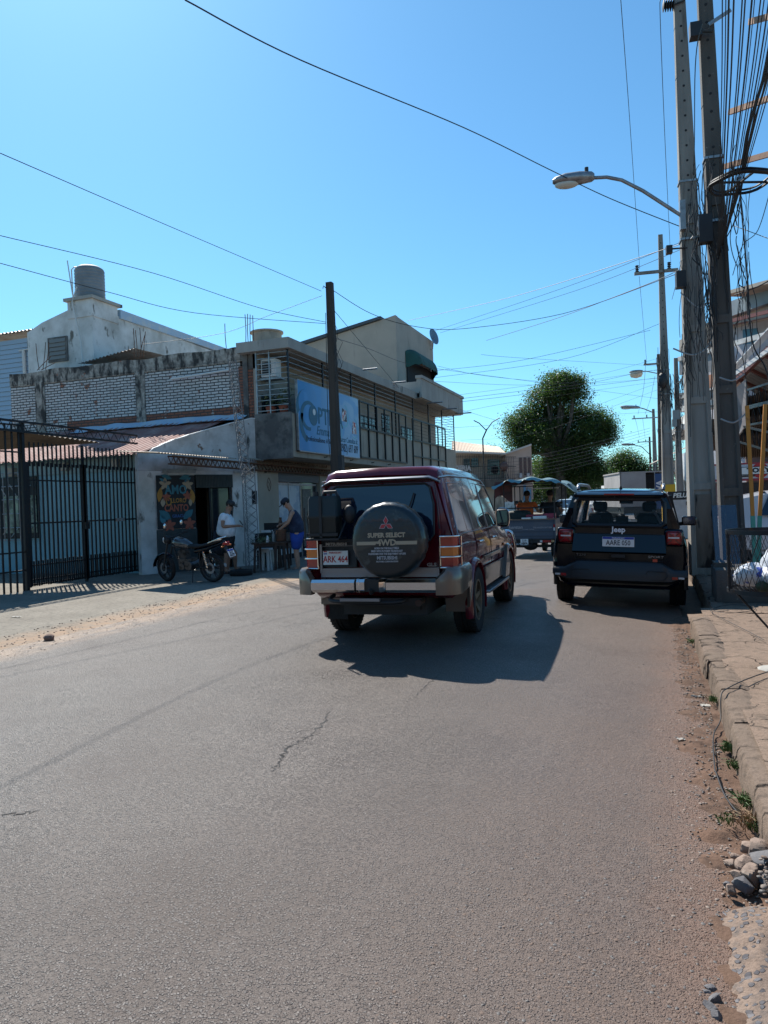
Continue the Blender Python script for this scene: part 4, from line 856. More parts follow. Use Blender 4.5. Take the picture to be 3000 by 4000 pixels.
# ================================================================ RIGHT SIDE
# oblique apartment building
FA=at(2760,1950,42);FBp=at(3000,1950,37);fa=V((FA.x,FA.y,0));fd=(V((FBp.x,FBp.y,0))-fa).normalized();fn=V((fd.y,-fd.x,0))
def fp(px,py,o=0):
    d=at(px,py,1)-CP;t=(fa-CP).dot(fn)/d.dot(fn);p=CP+d*t;return p+fn*o
ap=thing('apartment_building','pale multi storey building with balconies and blue window behind the utility poles','building',(FA.x,FA.y,0))
def fq(m,pts,o,th): m.prism([fp(x,y,o) for x,y in pts],-fn*th)
m=MB();fq(m,[(2700,1290),(3120,1150),(3120,2000),(2700,2000)],-.6,4);W(m,'wall',M('pale_lilac_plaster',(.5,.5,.55),.9,0,[((.4,.4,.43),1,.4,.7)],.2,30),ap)
m=MB();fq(m,[(2800,1205),(3120,1085),(3120,1150),(2800,1262)],.3,1);W(m,'roof_parapet',M('grey_parapet',(.25,.32,.36),.9,0,[((.2,.24,.27),1,.4,.7)]),ap)
m=MB();fq(m,[(2800,1262),(3120,1150),(3120,1205),(2800,1290)],-.1,1);fq(m,[(2690,1285),(2765,1262),(2765,1330),(2690,1345)],.1,1);W(m,'upper_band',m_cream,ap)
m=MB();fq(m,[(2862,1287),(2919,1281),(2921,1338),(2864,1346)],-.58,.06);wq=W(m,'window',M('blue_blind',(.02,.12,.2),.4),ap)
m=MB();m.corrug(fp(2845,1290,1.2),fp(3120,1235,1.2),fp(3120,1205,-.4),fp(2845,1270,-.4),40,.03);W(m,'tile_canopy',m_redroof,ap,50)
m=MB();fq(m,[(2858,1268),(3120,1205),(3120,1220),(2858,1280)],1.3,.1);W(m,'canopy_fascia',M('maroon_fascia',(.16,.035,.03),.6),ap)
m=MB();fq(m,[(2735,1395),(3120,1290),(3120,1310),(2735,1412)],1.4,.1);fq(m,[(2735,1550),(2880,1512),(2880,1520),(2735,1560)],1.4,.1);fq(m,[(2735,1590),(2880,1560),(2880,1580),(2735,1610)],1.4,1.4);W(m,'balcony_slab',m_white,ap)
m=MB();fq(m,[(2735,1412),(2900,1372),(2900,1450),(2735,1465)],1.3,.1);fq(m,[(2735,1535),(2880,1520),(2880,1590),(2735,1595)],1.3,.1);W(m,'balcony_wall',M('grey_tile',(.2,.2,.21),.6,0,[((.13,.13,.14),3,.4,.6)]),ap)
m=MB();fq(m,[(2735,1465),(2880,1445),(2880,1535),(2735,1545)],-.5,.1);W(m,'recess_wall',M('orange_wall',(.42,.2,.12),.85),ap)
m=MB();fq(m,[(2690,1330),(2750,1300),(2750,1390),(2690,1370)],.6,.5);W(m,'side_wall',m_cream,ap)
m=MB();fq(m,[(2925,1145),(3120,1095),(3120,1110),(2920,1160)],1.6,1.8);fq(m,[(2950,1160),(2985,1150),(2985,1170),(2950,1178)],.2,.5);W(m,'roof_overhang',m_cream,ap)
# left-hand buildings behind poles on the right side of the street
rb=thing('corner_balcony_building','white building with caged balconies glimpsed between the utility poles','building',tuple(at(2690,1950,55)))
m=MB()
a0=at(2655,1950,60);b0=at(2740,1950,50);a0.z=b0.z=0;dd=(b0-a0).normalized();nn=V((dd.y,-dd.x,0))
for z0,z1,o in ((3.2,4.0,1.2),(5.9,6.3,1.2),(6.3,7.4,.2),(0,3.2,0)):
    m.prism([a0+nn*o+V((0,0,z0)),b0+nn*o+V((0,0,z0)),b0+nn*o+V((0,0,z1)),a0+nn*o+V((0,0,z1))],-nn*2.5)
W(m,'wall',m_white,rb)
m=MB()
for z in (4.0,4.35,4.7,5.05,5.4,5.75): m.tube([a0+nn*1.2+V((0,0,z)),b0+nn*1.2+V((0,0,z))],.02,4)
for k in range(14): p=a0+(b0-a0)*k/13+nn*1.2;m.tube([p+V((0,0,4)),p+V((0,0,5.9))],.015,4)
W(m,'balcony_cage',m_dark,rb)
m=MB();m.corrug(a0+nn*2.2+V((0,0,4.1)),b0+nn*2.2+V((0,0,4.1)),b0+nn*.2+V((0,0,5.0)),a0+nn*.2+V((0,0,5.0)),24,.03);W(m,'porch_roof',m_sheet,rb,50)
m=MB();m.prism([at(2658,1775,46),at(2682,1765,44),at(2682,1880,44),at(2658,1870,46)],nn*-.1);W(m,'sign_panel',M('white_sign',(.6,.62,.64),.5,0,[((.1,.1,.12),3,.62,.66)]),rb)
m=MB()
for k in range(6): p=a0+(b0-a0)*(.1+.12*k)+nn*.05;m.bar(p,p+V((0,0,2.8)),.06,.06)
W(m,'door_bars',m_dark,rb)
# shop row facing the camera with red/white fascia
YS=30.
def ys(px,py,y=YS):
    d=at(px,py,1)-CP;return CP+d*(y/d.y)
sh=thing('parking_shop','low shop behind the parked white car with a white fascia edged in red','building',tuple(V((6,YS,0))))
def yq(m,pts,y,th=.1): m.prism([ys(px,py,y) for px,py in pts],(0,th,0))
m=MB();m.box(3.2,14,YS,YS+.3,0,4.2);W(m,'wall',M('shop_brown_wall',(.12,.07,.06),.8,0,[((.07,.05,.045),2,.4,.6)]),sh)
m=MB();yq(m,[(2735,1822),(3090,1806),(3090,1865),(2735,1875)],YS-.5,.1);W(m,'fascia',M('fascia_white',(.55,.56,.62),.5),sh)
m=MB();yq(m,[(2735,1875),(3090,1864),(3090,1872),(2735,1884)],YS-.52,.12);yq(m,[(2735,1816),(3090,1800),(3090,1806),(2735,1822)],YS-.52,.12);W(m,'fascia_trim',M('fascia_red',(.3,.03,.05),.6),sh)
c=ys(2970,1837,YS-.53);m=MB();m.cyl((c.x,c.y,c.z),(c.x,c.y+.02,c.z),.27,28);W(m,'red_disc',m_red,sh)
m=MB();m.box(c.x-.62,c.x+.72,c.y-.02,c.y-.005,c.z-.14,c.z+.14);W(m,'name_plate',m_ink,sh)
m=MB();m.box(c.x-.6,c.x+.7,c.y-.03,c.y-.021,c.z-.12,c.z+.12);W(m,'name_plate',m_wht,sh)
text('letters','TOKYO',.23,m_ink,sh,face((c.x+.05,c.y-.033,c.z),(1,0,0),(0,0,1)),.003,bold=.012,sx=1.2,world=True)
c=ys(2893,1846,YS-.53)
m=MB()
for dx,hh in ((-.3,.1),(-.12,.06),(.05,.12),(.25,.2)): m.prism([(c.x+dx-.07,c.y-.01,c.z-.05),(c.x+dx+.07,c.y-.01,c.z-.05),(c.x+dx+.03,c.y-.01,c.z+hh)],(0,-.01,0))
m.box(c.x-.4,c.x+.45,c.y-.02,c.y-.01,c.z-.16,c.z-.11);W(m,'fascia_logo',m_ink,sh)
m=MB()
for x0,x1 in ((2890,2925),(2945,3000),(2785,2800)): yq(m,[(x0,1885),(x1,1883),(x1,2000),(x0,2000)],YS-.05,.04)
W(m,'shop_window',m_glass,sh)
m=MB()
for k in range(10): p=ys(2768+k*7,1890,YS-.05);q=V((p.x,p.y,0));m.bar(q,V((p.x,p.y,p.z)),.05,.03)
W(m,'shutter_ribs',M('maroon_shutter',(.1,.03,.03),.6),sh)
# big corrugated lean-to canopy over the parking
can=thing('parking_canopy','large translucent corrugated canopy sloping up over the parking on a red steel frame','canopy',(3.0,15.5,0))
m=MB();c0=at(2868,1478,17);c1=at(3110,1240,13.5);c2=at(3160,1740,20);c3=at(2885,1735,24)
m_trans=M('grey_corrugated_plastic',(.42,.44,.46),.6,0,[((.3,.31,.32),2,.45,.7)])
m.corrug(c0,c1,c1+V((5,3,-1.2)),c0+V((3.5,7,-1.6)),30,.03);W(m,'roof_sheet',m_trans,can,50)
m=MB();mr=M('dark_red_steel',(.12,.035,.03),.6,.1)
dv_=(c1-c0)
for t in (0,.35,.7):
    a=c0+dv_*t-V((0,0,.08));m.bar(c0+V((3.5,7,-1.6))*t-V((0,0,.1)),c1+V((5,3,-1.2))*t-V((0,0,.1)),.09,.1)
for t in (0.1,.3,.55,.8): a=c0+dv_*t-V((0,0,.14));m.bar(a,a+V((4,5.5,-1.4)),.05,.07)
W(m,'frame',mr,can)
m=MB();a=at(2868,1440,17.2);b=at(3080,1215,13.7);m.bar(a,b,.16,.03);m.bar(at(2872,1462,16.9),at(3090,1305,13.6),.05,.09);W(m,'edge_flashing',M('pale_flashing',(.5,.5,.5),.5,.2),can)
m=MB()
for (a,b) in (((2860,1655,16),(3010,1690,14)),((2868,1610,17),(3060,1560,13.5)),((2868,1540,17),(3060,1480,13.5))):
    truss(m,at(*a),at(*b),.35,9,.02,.02)
W(m,'truss',m_dark,can)
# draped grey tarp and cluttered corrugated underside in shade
m=MB()
t0,t1,t2,t3,t4=at(2870,1520,15.5),at(2912,1480,15.2),at(2915,1660,15.2),at(2885,1700,15.5),at(2872,1620,15.5)
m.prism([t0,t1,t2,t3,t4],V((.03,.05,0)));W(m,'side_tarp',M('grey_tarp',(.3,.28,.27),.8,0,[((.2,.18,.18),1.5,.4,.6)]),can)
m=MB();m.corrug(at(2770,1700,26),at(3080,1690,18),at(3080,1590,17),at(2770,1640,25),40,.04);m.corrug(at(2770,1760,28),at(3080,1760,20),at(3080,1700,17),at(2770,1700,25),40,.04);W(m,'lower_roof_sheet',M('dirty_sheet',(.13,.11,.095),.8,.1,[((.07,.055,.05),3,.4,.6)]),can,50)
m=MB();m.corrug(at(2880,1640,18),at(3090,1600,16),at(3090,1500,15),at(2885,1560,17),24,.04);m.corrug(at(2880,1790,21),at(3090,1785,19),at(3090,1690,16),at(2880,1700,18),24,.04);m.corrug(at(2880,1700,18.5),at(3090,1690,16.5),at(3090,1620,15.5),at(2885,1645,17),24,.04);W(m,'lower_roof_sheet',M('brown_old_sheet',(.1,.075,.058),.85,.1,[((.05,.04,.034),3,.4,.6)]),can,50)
# twin painted legs
def leg2(px0,py0,px1,py1,d,lab):
    p=thing('canopy_post',lab,'post',tuple(at(px1,py1,d)),0,'orange and green canopy posts')
    a=at(px1,2205,d);b=at(px0,py0,d);t=(2015-2205)/(py0-2205);mid=a+(b-a)*t
    o=thing  # noqa
    m=MB();m.bar(mid,b,.05,.05);W(m,'upper_post',M('orange_paint',(.48,.2,.03),.6,0,[((.25,.1,.03),9,.6,.7)]),p)
    m=MB();a.z=.09;m.bar(a,mid,.055,.055);W(m,'lower_post',M('green_paint',(.07,.32,.26),.6,0,[((.05,.2,.17),9,.6,.7)]),p)
leg2(2918,1585,2950,2120,10.5,'left painted post, orange above and green below, behind the waste basket')
leg2(2990,1580,2958,2120,10.7,'right painted post, orange above and green below, leaning away from its twin')
# rusty rungs among the cables
fr=thing('rusty_angle_bars','three rusty angle bars crossing behind the cable fan at the top right','steel bars',tuple(at(2960,400,12)))
for (a,b) in (((2930,85,12),(3040,55,11)),((2850,438,13),(3040,372,11.5)),((2828,652,13.5),(3040,592,12))):
    m=MB();m.bar(at(*a),at(*b),.06,.09);W(m,'angle_bar',M('rust_pale',(.3,.17,.11),.8,.1,[((.2,.1,.07),9,.5,.7)]),fr)
# leaning glass sheet, box and hair salon sign
gl=thing('glass_sheet','bluish glass sheet leaning against the dark concrete pole','glass sheet',(.85,10.3,.1))
a=at(2808,2366,9.75);b=at(2907,2369,9.65);c=at(2875,1972,10.25);d=at(2780,1975,10.35)
m=MB();m.prism([a,b,c,d],(b-a).cross(d-a).normalized()*.006)
mg=M('bluish_glass',(.05,.15,.25),.03,0,trans=.0,alpha=.3,coat=.2);W(m,'pane',mg,gl)
bx=thing('dark_crate','dark box with small orange mark behind the leaning glass sheet','box',(.85,10.9,.1))
m=MB();a=at(2772,2330,11);b=at(2812,2330,11);m.box(0-.12,.1,-.1,.3,0,.48);o=m.build('box_body',m_concd,bx);m=MB();m.box(-.02,.05,-.105,-.1,.3,.42);m.build('orange_mark',m_amber,bx)
c=at(2665,2060,24);sg=thing('salon_sign','black and white PELUQUERIA board seen between the black car and the lamp pole','sign',tuple(V((c.x,c.y,0))))
rt=V((math.cos(YAW*.8),math.sin(YAW*.8),0));SF=face((c.x,c.y,1.3),rt,(0,0,1));c.z=1.5
def sbox(m,x0,x1,z0,z1,o0,o1):
    q=[c+rt*x-rt.cross(V((0,0,1)))*-1*o for x,o in ((x0,o0),(x1,o0),(x1,o1),(x0,o1))]
    m.add([V((p.x,p.y,z0)) for p in q]+[V((p.x,p.y,z1)) for p in q],[(0,3,2,1),(4,5,6,7),(0,1,5,4),(1,2,6,5),(2,3,7,6),(3,0,4,7)])
out=rt.cross(V((0,0,1)))
m=MB();sbox(m,-.42,1.1,.05,1.62,-.1,-.02);W(m,'board',M('pale_board',(.5,.49,.5),.6,0,[((.4,.38,.38),3,.4,.7)]),sg)
m=MB();sbox(m,-.42,1.1,1.35,1.62,-.02,-.01);W(m,'title_band',m_ink,sg)
# ================================================================ FAR LEFT HOUSE
D0=58.
def fh(px,py,d=D0): return at(px,py,d)
fx=thing('far_balcony_house','far peach house with barred upper balcony and tin roof beyond the balcony building','building',tuple(V((fh(1900,1950).x,fh(1900,1950).y,0))))
def fz(m,pts,d,th=1.): m.prism([at(x,y,d) for x,y in pts],CF*th)
m=MB();fz(m,[(1776,1768),(1975,1768),(1978,1890),(1776,1890)],D0+1.5,.3);W(m,'upper_wall',m_cream,fx)
m=MB();fz(m,[(1975,1775),(2075,1737),(2080,1870),(2084,1950),(1980,1960)],D0,5);W(m,'gable_wall',M('peach_plaster',(.5,.36,.29),.9,0,[((.42,.31,.25),1,.4,.7)]),fx)
m=MB();a,b=at(1765,1760,D0-.6),at(1975,1768,D0-.6);c,d=at(1950,1745,D0+6),at(1765,1722,D0+6);m.corrug(a,b,c,d,34,.03);W(m,'roof',M('cream_tin_roof',(.55,.43,.33),.7,.1,[((.45,.36,.28),.6,.4,.7)]),fx,50)
m=MB();fz(m,[(1765,1761),(1975,1768),(1975,1775),(1765,1768)],D0-.7,.2);fz(m,[(1965,1772),(2076,1733),(2076,1740),(1965,1779)],D0-.2,5.6);W(m,'eave',M('pale_eave',(.5,.47,.44),.8),fx)
m=MB();fz(m,[(1776,1874),(2010,1874),(2012,1900),(1776,1905)],D0-1,2.6);W(m,'balcony_slab',m_concd,fx)
m=MB()
for k in range(34): x=1778+k*6.9;m.tube([at(x,1776 if x<1950 else 1785,D0-.8),at(x+3,1874,D0-.8)],.018,4)
for y in (1785,1822,1868): m.tube([at(1778,y,D0-.8),at(2016,y,D0-.8)],.03,4)
W(m,'balcony_bars',m_dark,fx)
for (x0,x1,y0,y1) in ((1810,1835,1792,1870),(1840,1868,1790,1825),(1905,1950,1795,1855)):
    m=MB();fz(m,[(x0,y0),(x1,y0),(x1,y1),(x0,y1)],D0+1.4,.1);W(m,'window',m_glass,fx)
for x0 in (2029,2046,2063):
    m=MB();fz(m,[(x0,1787),(x0+10,1787),(x0+12,1855),(x0+2,1855)],D0-.1,.1);W(m,'window',M('brown_shutter',(.09,.05,.045),.6),fx)
for x0 in (2030,2059):
    m=MB();fz(m,[(x0,1848),(x0+10,1848),(x0+10,1868),(x0,1868)],D0-.4,.4);W(m,'air_conditioner',M('ac_grey',(.4,.4,.42),.6),fx)
m=MB();fz(m,[(1776,1900),(1960,1900),(1960,1990),(1776,2000)],D0+.5,.3);W(m,'ground_wall',m_mould,fx)
m=MB();fz(m,[(1890,1895),(1930,1895),(1930,2040),(1890,2040)],D0-.2,.5);fz(m,[(1935,1940),(1968,1940),(1968,2040),(1935,2040)],D0-.2,.5);W(m,'shop_pillar',m_beige,fx)
m=MB();fz(m,[(2045,1895),(2055,1895),(2055,1990),(2045,1990)],D0-.3,.1);fz(m,[(2060,1905),(2075,1905),(2075,1990),(2060,1990)],D0-.3,.1);W(m,'blue_panel',M('blue_panel',(.08,.2,.32),.6),fx)
text('letters','LAVANDERIA',.55,M('dull_white',(.35,.35,.35),.6),fx,face(at(1772,1830,D0-1.3),CR,CU),.01,bold=.03,sx=.8,world=True)
pt=thing('round_urn','big dark round urn on spindly stand on the far balcony','urn',tuple(at(1970,1872,D0-.9)))
m=MB();m.ball((0,0,1.0),(.32,.32,.38),14,10);m.build('urn_body',M('dark_clay',(.08,.04,.035),.6),pt,smooth=60)
m=MB()
for a in (0,2.1,4.2): m.tube([(.15*math.cos(a),.15*math.sin(a),.75),(.35*math.cos(a),.35*math.sin(a),0)],.025,5)
m.build('stand',m_dark,pt)
# row of distant low buildings closing the street, both sides
def simple_house(name,lab,loc,rzv,w_,d_,h_,mat,roof):
    h=thing(name,lab,'building',loc,rzv);m=MB();m.box(-w_/2,w_/2,0,d_,0,h_);m.build('wall',mat,h)
    m=MB();m.prism([(-w_/2-.3,-.3,h_),(-w_/2-.3,d_+.3,h_),(-w_/2-.3,d_/2,h_+d_*.18)],(w_+.6,0,0));m.build('roof',roof,h)
    for k in range(int(w_/2.5)):
        x=-w_/2+1.2+k*2.5;m=MB();m.box(x,x+1.1,-.04,.02,.9,2.1);m.build('window',m_glass,h)
    return h
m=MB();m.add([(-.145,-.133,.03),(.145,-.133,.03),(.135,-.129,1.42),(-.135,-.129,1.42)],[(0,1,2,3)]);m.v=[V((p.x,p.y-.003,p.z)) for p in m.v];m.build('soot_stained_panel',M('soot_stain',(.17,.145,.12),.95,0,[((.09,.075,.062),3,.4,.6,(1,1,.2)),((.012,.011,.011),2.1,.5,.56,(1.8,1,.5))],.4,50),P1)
p=at(2060,1950,100);simple_house('distant_house','low distant pale house behind the cargo tricycle canopy',(p.x,p.y,0),YAW,16,8,3.2,m_white,m_redroof)
p=at(2420,1950,150);simple_house('distant_house','low distant beige house at the end of the street',(p.x,p.y,0),YAW,20,8,3.4,m_beige,m_sheet)
# unseen houses added behind the viewpoint, dark fronts for the car paint to reflect
for i,(x,y,w_,h_,mt,lb) in enumerate(((-13,-16,9,5.2,m_cream,'unseen dark house added behind the viewpoint on the left'),(-3,-24,10,6.5,m_beige,'unseen dark house added across the street behind the viewpoint'),(9,-15,9,6.0,m_white,'unseen dark house added behind the viewpoint on the right'),(9.5,-2,8,4.5,m_mould,'unseen grey house added beside the viewpoint on the right'))):
    h=simple_house('unseen_rear_house',lb,(x,y,0),PI if y<-5 else PI/2,w_,7,h_,m_mould,m_redroof)
# ================================================================ TREES
def leafm(name,c):
    m=M(name,c,.55,0,[(tuple(x*.7 for x in c),.5,.4,.6)]);nt=m.node_tree;b=nt.nodes['Principled BSDF'];tr=nt.nodes.new('ShaderNodeBsdfTranslucent');tr.inputs[0].default_value=(c[0]*1.25,c[1]*1.5,c[2]*.8,1);mx=nt.nodes.new('ShaderNodeMixShader');mx.inputs[0].default_value=.4
    nt.links.new(b.outputs[0],mx.inputs[1]);nt.links.new(tr.outputs[0],mx.inputs[2]);nt.links.new(mx.outputs[0],nt.nodes['Material Output'].inputs[0]);return m
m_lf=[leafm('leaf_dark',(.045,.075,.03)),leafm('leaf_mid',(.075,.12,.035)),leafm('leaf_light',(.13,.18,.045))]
m_bark=M('bark',(.1,.08,.065),.9,0,[((.05,.04,.035),3,.4,.6)],.5,20)
def tree(name,lab,loc,trunk,lobes,n,s,seed,group=None,tr=.4,cat_='tree'):
    random.seed(seed);t=thing(name,lab,cat_,loc,0,group);m=MB()
    top=V((0,0,trunk));m.tube([(0,0,0),(.1,0,trunk*.5),top],[tr*1.3,tr,tr*.8],8)
    for l in lobes:
        c=V(l[:3]);mid=(top+c)/2+V((random.uniform(-.5,.5),0,random.uniform(-.6,.2)));m.tube([top-V((0,0,.3)),mid,c],[tr*.6,tr*.35,tr*.12],6)
    m.build('trunk',m_bark,t,smooth=60)
    m=MB();vol=sum(l[3]**2 for l in lobes)
    for l in lobes:
        c=V(l[:3]);r_=l[3];k=int(n*r_**2/vol/9)
        for i in range(k):
            d=V((random.gauss(0,1),random.gauss(0,1),random.gauss(0,1)*.85+.15)).normalized()
            rr=r_*(random.random()**.33)*(1+.22*noise.noise(d*2.3+c));p0=c+d*rr
            hi=.5+.5*d.z;
            mi=2 if random.random()<.06+.4*max(0,hi-.55) else (1 if random.random()<.5 else 0)  # lobe tops get more pale leaves, sunlight painted into the crown colour
            cl=s*2.8
            for j in range(9):
                p=p0+V((random.gauss(0,cl),random.gauss(0,cl),random.gauss(0,cl*.6)));a=V((random.gauss(0,1),random.gauss(0,1),random.gauss(0,.6))).normalized()*s*random.uniform(.6,1.2);b=a.cross(V((random.gauss(0,.4),random.gauss(0,.4),1))).normalized()*s*.42
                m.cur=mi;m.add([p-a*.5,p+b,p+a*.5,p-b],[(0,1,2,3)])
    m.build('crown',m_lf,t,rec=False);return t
TD=72.
def lob(px,py,rpx,d=TD,dd=0):
    b=at(2190,1950,TD);p=at(px,py,d+dd)-V((b.x,b.y,0));return (p.x,p.y,p.z,rpx/2900*d)
b=at(2190,1950,TD)
random.seed(77);L_=[(2190,1530,62),(2110,1560,50),(2250,1540,45),(2060,1640,55),(2010,1690,45),(2130,1650,75),(2230,1640,75),(2310,1640,60),(2350,1690,48),(2290,1720,60),(2180,1730,80),(2080,1720,60),(2030,1740,40),(2200,1800,70),(2290,1790,50),(2150,1850,70),(2260,1860,75),(2330,1850,45),(2370,1710,30),(2160,1490,38),(2240,1490,30)]
tree('broad_tree','large rounded dark green tree towering behind the cargo tricycle',(b.x,b.y,0),6,[lob(x,y,r_*random.uniform(.95,1.1),TD,random.uniform(-2,2)) for x,y,r_ in L_]+[lob(x+r_*.95*math.cos(a),y+r_*.95*math.sin(a),random.uniform(12,24),TD,random.uniform(-1.5,1.5)) for x,y,r_ in L_[:19] for a in (random.uniform(0,6.3),random.uniform(0,6.3))],130000,.17,5,'street trees beyond the traffic',.5)
b2=at(2435,1950,100)
L_=[(2440,1800,42),(2400,1830,38),(2480,1830,45),(2370,1870,40),(2450,1870,50),(2510,1860,38),(2400,1900,45),(2490,1900,45)]
tree('small_tree','smaller bright green tree between the large tree and the distant poles',(b2.x,b2.y,0),3,[(lambda p,rr:(p.x-b2.x,p.y-b2.y,p.z,rr))(at(x,y,100+random.uniform(-1,1)),r_/2900*100) for x,y,r_ in L_],34000,.22,8,'street trees beyond the traffic',.3)
b3=at(2200,1950,88)
L_=[(2110,1850,60),(2180,1900,60),(2260,1900,60),(2330,1910,50),(2120,1920,50),(2380,1920,45)]
tree('hedge_tree','low dense shrubby trees under the large tree crown',(b3.x,b3.y,0),2,[(lambda p,rr:(p.x-b3.x,p.y-b3.y,p.z,rr))(at(x,y,88+random.uniform(-1,1)),r_/2900*88) for x,y,r_ in L_],30000,.26,9,'street trees beyond the traffic',.3)
b4=at(1920,1950,130)
tree('distant_tree','distant tree top just showing above the far house roof',(b4.x,b4.y,0),6,[(lambda p,rr:(p.x-b4.x,p.y-b4.y,p.z,rr))(at(x,y,130),r_/2900*130) for x,y,r_ in ((1905,1772,22),(1945,1775,20),(1880,1790,30))],5000,.3,10,'street trees beyond the traffic',.3)
b5=at(2620,1950,125)
tree('distant_tree','distant tree behind the poles above the box truck',(b5.x,b5.y,0),4,[(lambda p,rr:(p.x-b5.x,p.y-b5.y,p.z,rr))(at(x,y,125),r_/2900*125) for x,y,r_ in ((2580,1850,40),(2630,1840,50),(2560,1880,45),(2520,1890,40))],9000,.25,12,'street trees beyond the traffic',.3)
# ================================================================ VEHICLES
def paint(name,col,rough=.22):
    m=M(name,col,rough,.0,[(tuple(x*1.4+.002 for x in col),1.7,.5,.75)],coat=.7 if sum(col)>.05 else .35,spec=.3);return m
m_mar=paint('maroon_paint',(.12,.004,.014));m_bpaint=M('black_paint',(.0015,.003,.009),.08,0,coat=.3,spec=.28)
m_champ=M('champagne_paint',(.17,.14,.115),.35,.5,[((.2,.16,.13),2.5,.45,.7)],coat=.6)
m_silver=M('silver_trim',(.28,.29,.31),.3,.7)
m_tint=M('tinted_glass',(.006,.012,.028),.05,0,spec=.7,coat=.3)
m_see=M('see_through_glass',(.02,.03,.035),.02,0,alpha=.1)
m_see2=M('side_tint_glass',(.01,.014,.02),.03,0,alpha=.5,coat=.3)
m_tyre=M('tyre_rubber',(.012,.012,.013),.85,0,[((.05,.04,.034),14,.55,.75)],.3,60)
m_bronze=M('dusty_alloy',(.3,.23,.16),.45,.6,[((.15,.11,.08),9,.45,.7)])
m_alloy=M('alloy',(.4,.4,.4),.35,.8)
m_cover=M('vinyl_cover',(.012,.02,.024),.33,0,[((.05,.06,.06),9,.6,.7)],.25,9,coat=.3,bdist=.03)
m_beig=M('printed_gold',(.42,.34,.24),.6);m_gry=M('printed_grey',(.4,.4,.42),.6)
def wheel(parent,x,y,r,w,side,rim,spokes=6,name='wheel'):
    "side +1: outer face to +x"
    m=MB();c=(x,y,r);ro=r*.62
    pr=[(ro,-w*.42),(r*.8,-w*.5),(r*.95,-w*.48),(r,-w*.38),(r,-w*.14),(r*.975,-w*.12),(r*.975,-w*.07),(r,-w*.05),(r,w*.05),(r*.975,w*.07),(r*.975,w*.12),(r,w*.14),(r,w*.38),(r*.95,w*.48),(r*.8,w*.5),(ro,w*.42)]
    m.lathe(pr,c,(side,0,0),40,closed=True)
    for k in range(40):
        a=2*PI*k/40;
        for s in (-1,1): m.bar((x+s*w*.27,y+(r+.001)*math.cos(a),r+(r+.001)*math.sin(a)),(x+s*w*.46,y+(r-.004)*math.cos(a+.05),r+(r-.004)*math.sin(a+.05)),.022,.008,up=(0,math.cos(a),math.sin(a)))
    t=m.build(name,m_tyre,parent,smooth=40)
    m=MB();o=w*.3*side
    m.lathe([(ro*.93,w*.43),(ro*1.02,w*.43),(ro*1.02,-w*.42),(ro*.96,-w*.42),(ro*.92,w*.2)],c,(side,0,0),32,closed=True)
    m.lathe([(.001,w*.2),(ro*.3,w*.22),(ro*.32,w*.1),(.001,w*.09)],c,(side,0,0),20)
    for k in range(spokes):
        a=2*PI*k/spokes+.3;dy,dz=math.cos(a),math.sin(a)
        m.bar((x+side*w*.2,y+dy*ro*.2,r+dz*ro*.2),(x+side*w*.3,y+dy*ro*.97,r+dz*ro*.97),ro*.3,w*.14,up=(side,0,0),w1=ro*.22)
    rm=m.build('rim',rim,t,smooth=40)
    m=MB();m.lathe([(.001,0),(ro*.93,0),(ro*.93,.01),(.001,.01)],(x-side*w*.1,y,r),(side,0,0),24);m.build('brake_disc',m_interior,t)
    return t
def mirror_half(h): return [(x,y,z) for x,y,z in h]+[(-x,y,z) for x,y,z in h[-2:0:-1]]
# ---------------------------------------------------------------- maroon four-wheel drive
PJ=thing('four_wheel_drive','maroon off-road wagon with covered spare wheel driving in the middle of the road','car',(-2.755,7.36,0),R(2.7))
def psec(y,zb,wb,ws,zsh,zbelt,wbelt,zr,wr,lean=0,ymul=1):
    if zr>1.5: zr+=.025
    h=[(0,zb),(wb*.9,zb),(wb,zb+.08),(wb+.005,(zb+zsh)/2),(ws,zsh),(wbelt,zbelt),(wbelt-(wbelt-wr)*.5,(zbelt+zr-.1)/2),(wr+.012,zr-.11),(wr-.02,zr-.05),(wr-.12,zr-.012),(0,zr)]
    return mirror_half([(x,y+lean*max(0,(z-1.0)/.85)+ (.03*(x/.8)**2 if lean else 0),z) for x,z in h])
secs=[psec(.03,.6,.78,.80,.95,1.15,.775,1.78,.60,.13),psec(.0,.58,.80,.825,.97,1.16,.795,1.80,.625,.13),psec(.03,.55,.815,.835,.98,1.17,.80,1.855,.635,.12),
 psec(.14,.5,.82,.84,.98,1.17,.805,1.885,.64,.05),psec(.45,.5,.82,.84,.98,1.17,.805,1.90,.645),psec(1.5,.48,.82,.84,.98,1.16,.805,1.91,.65),psec(2.5,.48,.82,.84,.98,1.15,.80,1.89,.645),psec(2.95,.48,.82,.84,.98,1.14,.80,1.80,.62),
 psec(3.2,.48,.82,.84,.97,1.13,.80,1.60,.65),psec(3.55,.48,.82,.84,.96,1.10,.79,1.19,.72),psec(3.75,.48,.82,.84,.94,1.07,.79,1.13,.72),psec(4.3,.48,.82,.83,.9,1.03,.76,1.08,.66),psec(4.52,.5,.8,.8,.85,.95,.72,1.0,.6),psec(4.58,.55,.76,.76,.8,.88,.68,.92,.56)]
m=MB();m.loft(secs);body=m.build('body',m_mar,PJ,smooth=32)
RY,FY=1.03,3.755
c=MB()
for yy in (RY,FY):
    for s in (-1,1): c.cyl((s*.48,yy,.37),(s*1.2,yy,.37),.44,36)
body=cut(body,c);body.data.shade_smooth();body.data.set_sharp_from_angle(angle=R(32))
m=MB();m.box(-.47,.47,.15,4.4,.32,.56);m.box(-.4,.4,.12,.5,.38,.56)
for yy in (RY,FY): m.cyl((-.7,yy,.37),(.7,yy,.37),.06,10)
m.build('chassis',m_blk,PJ)
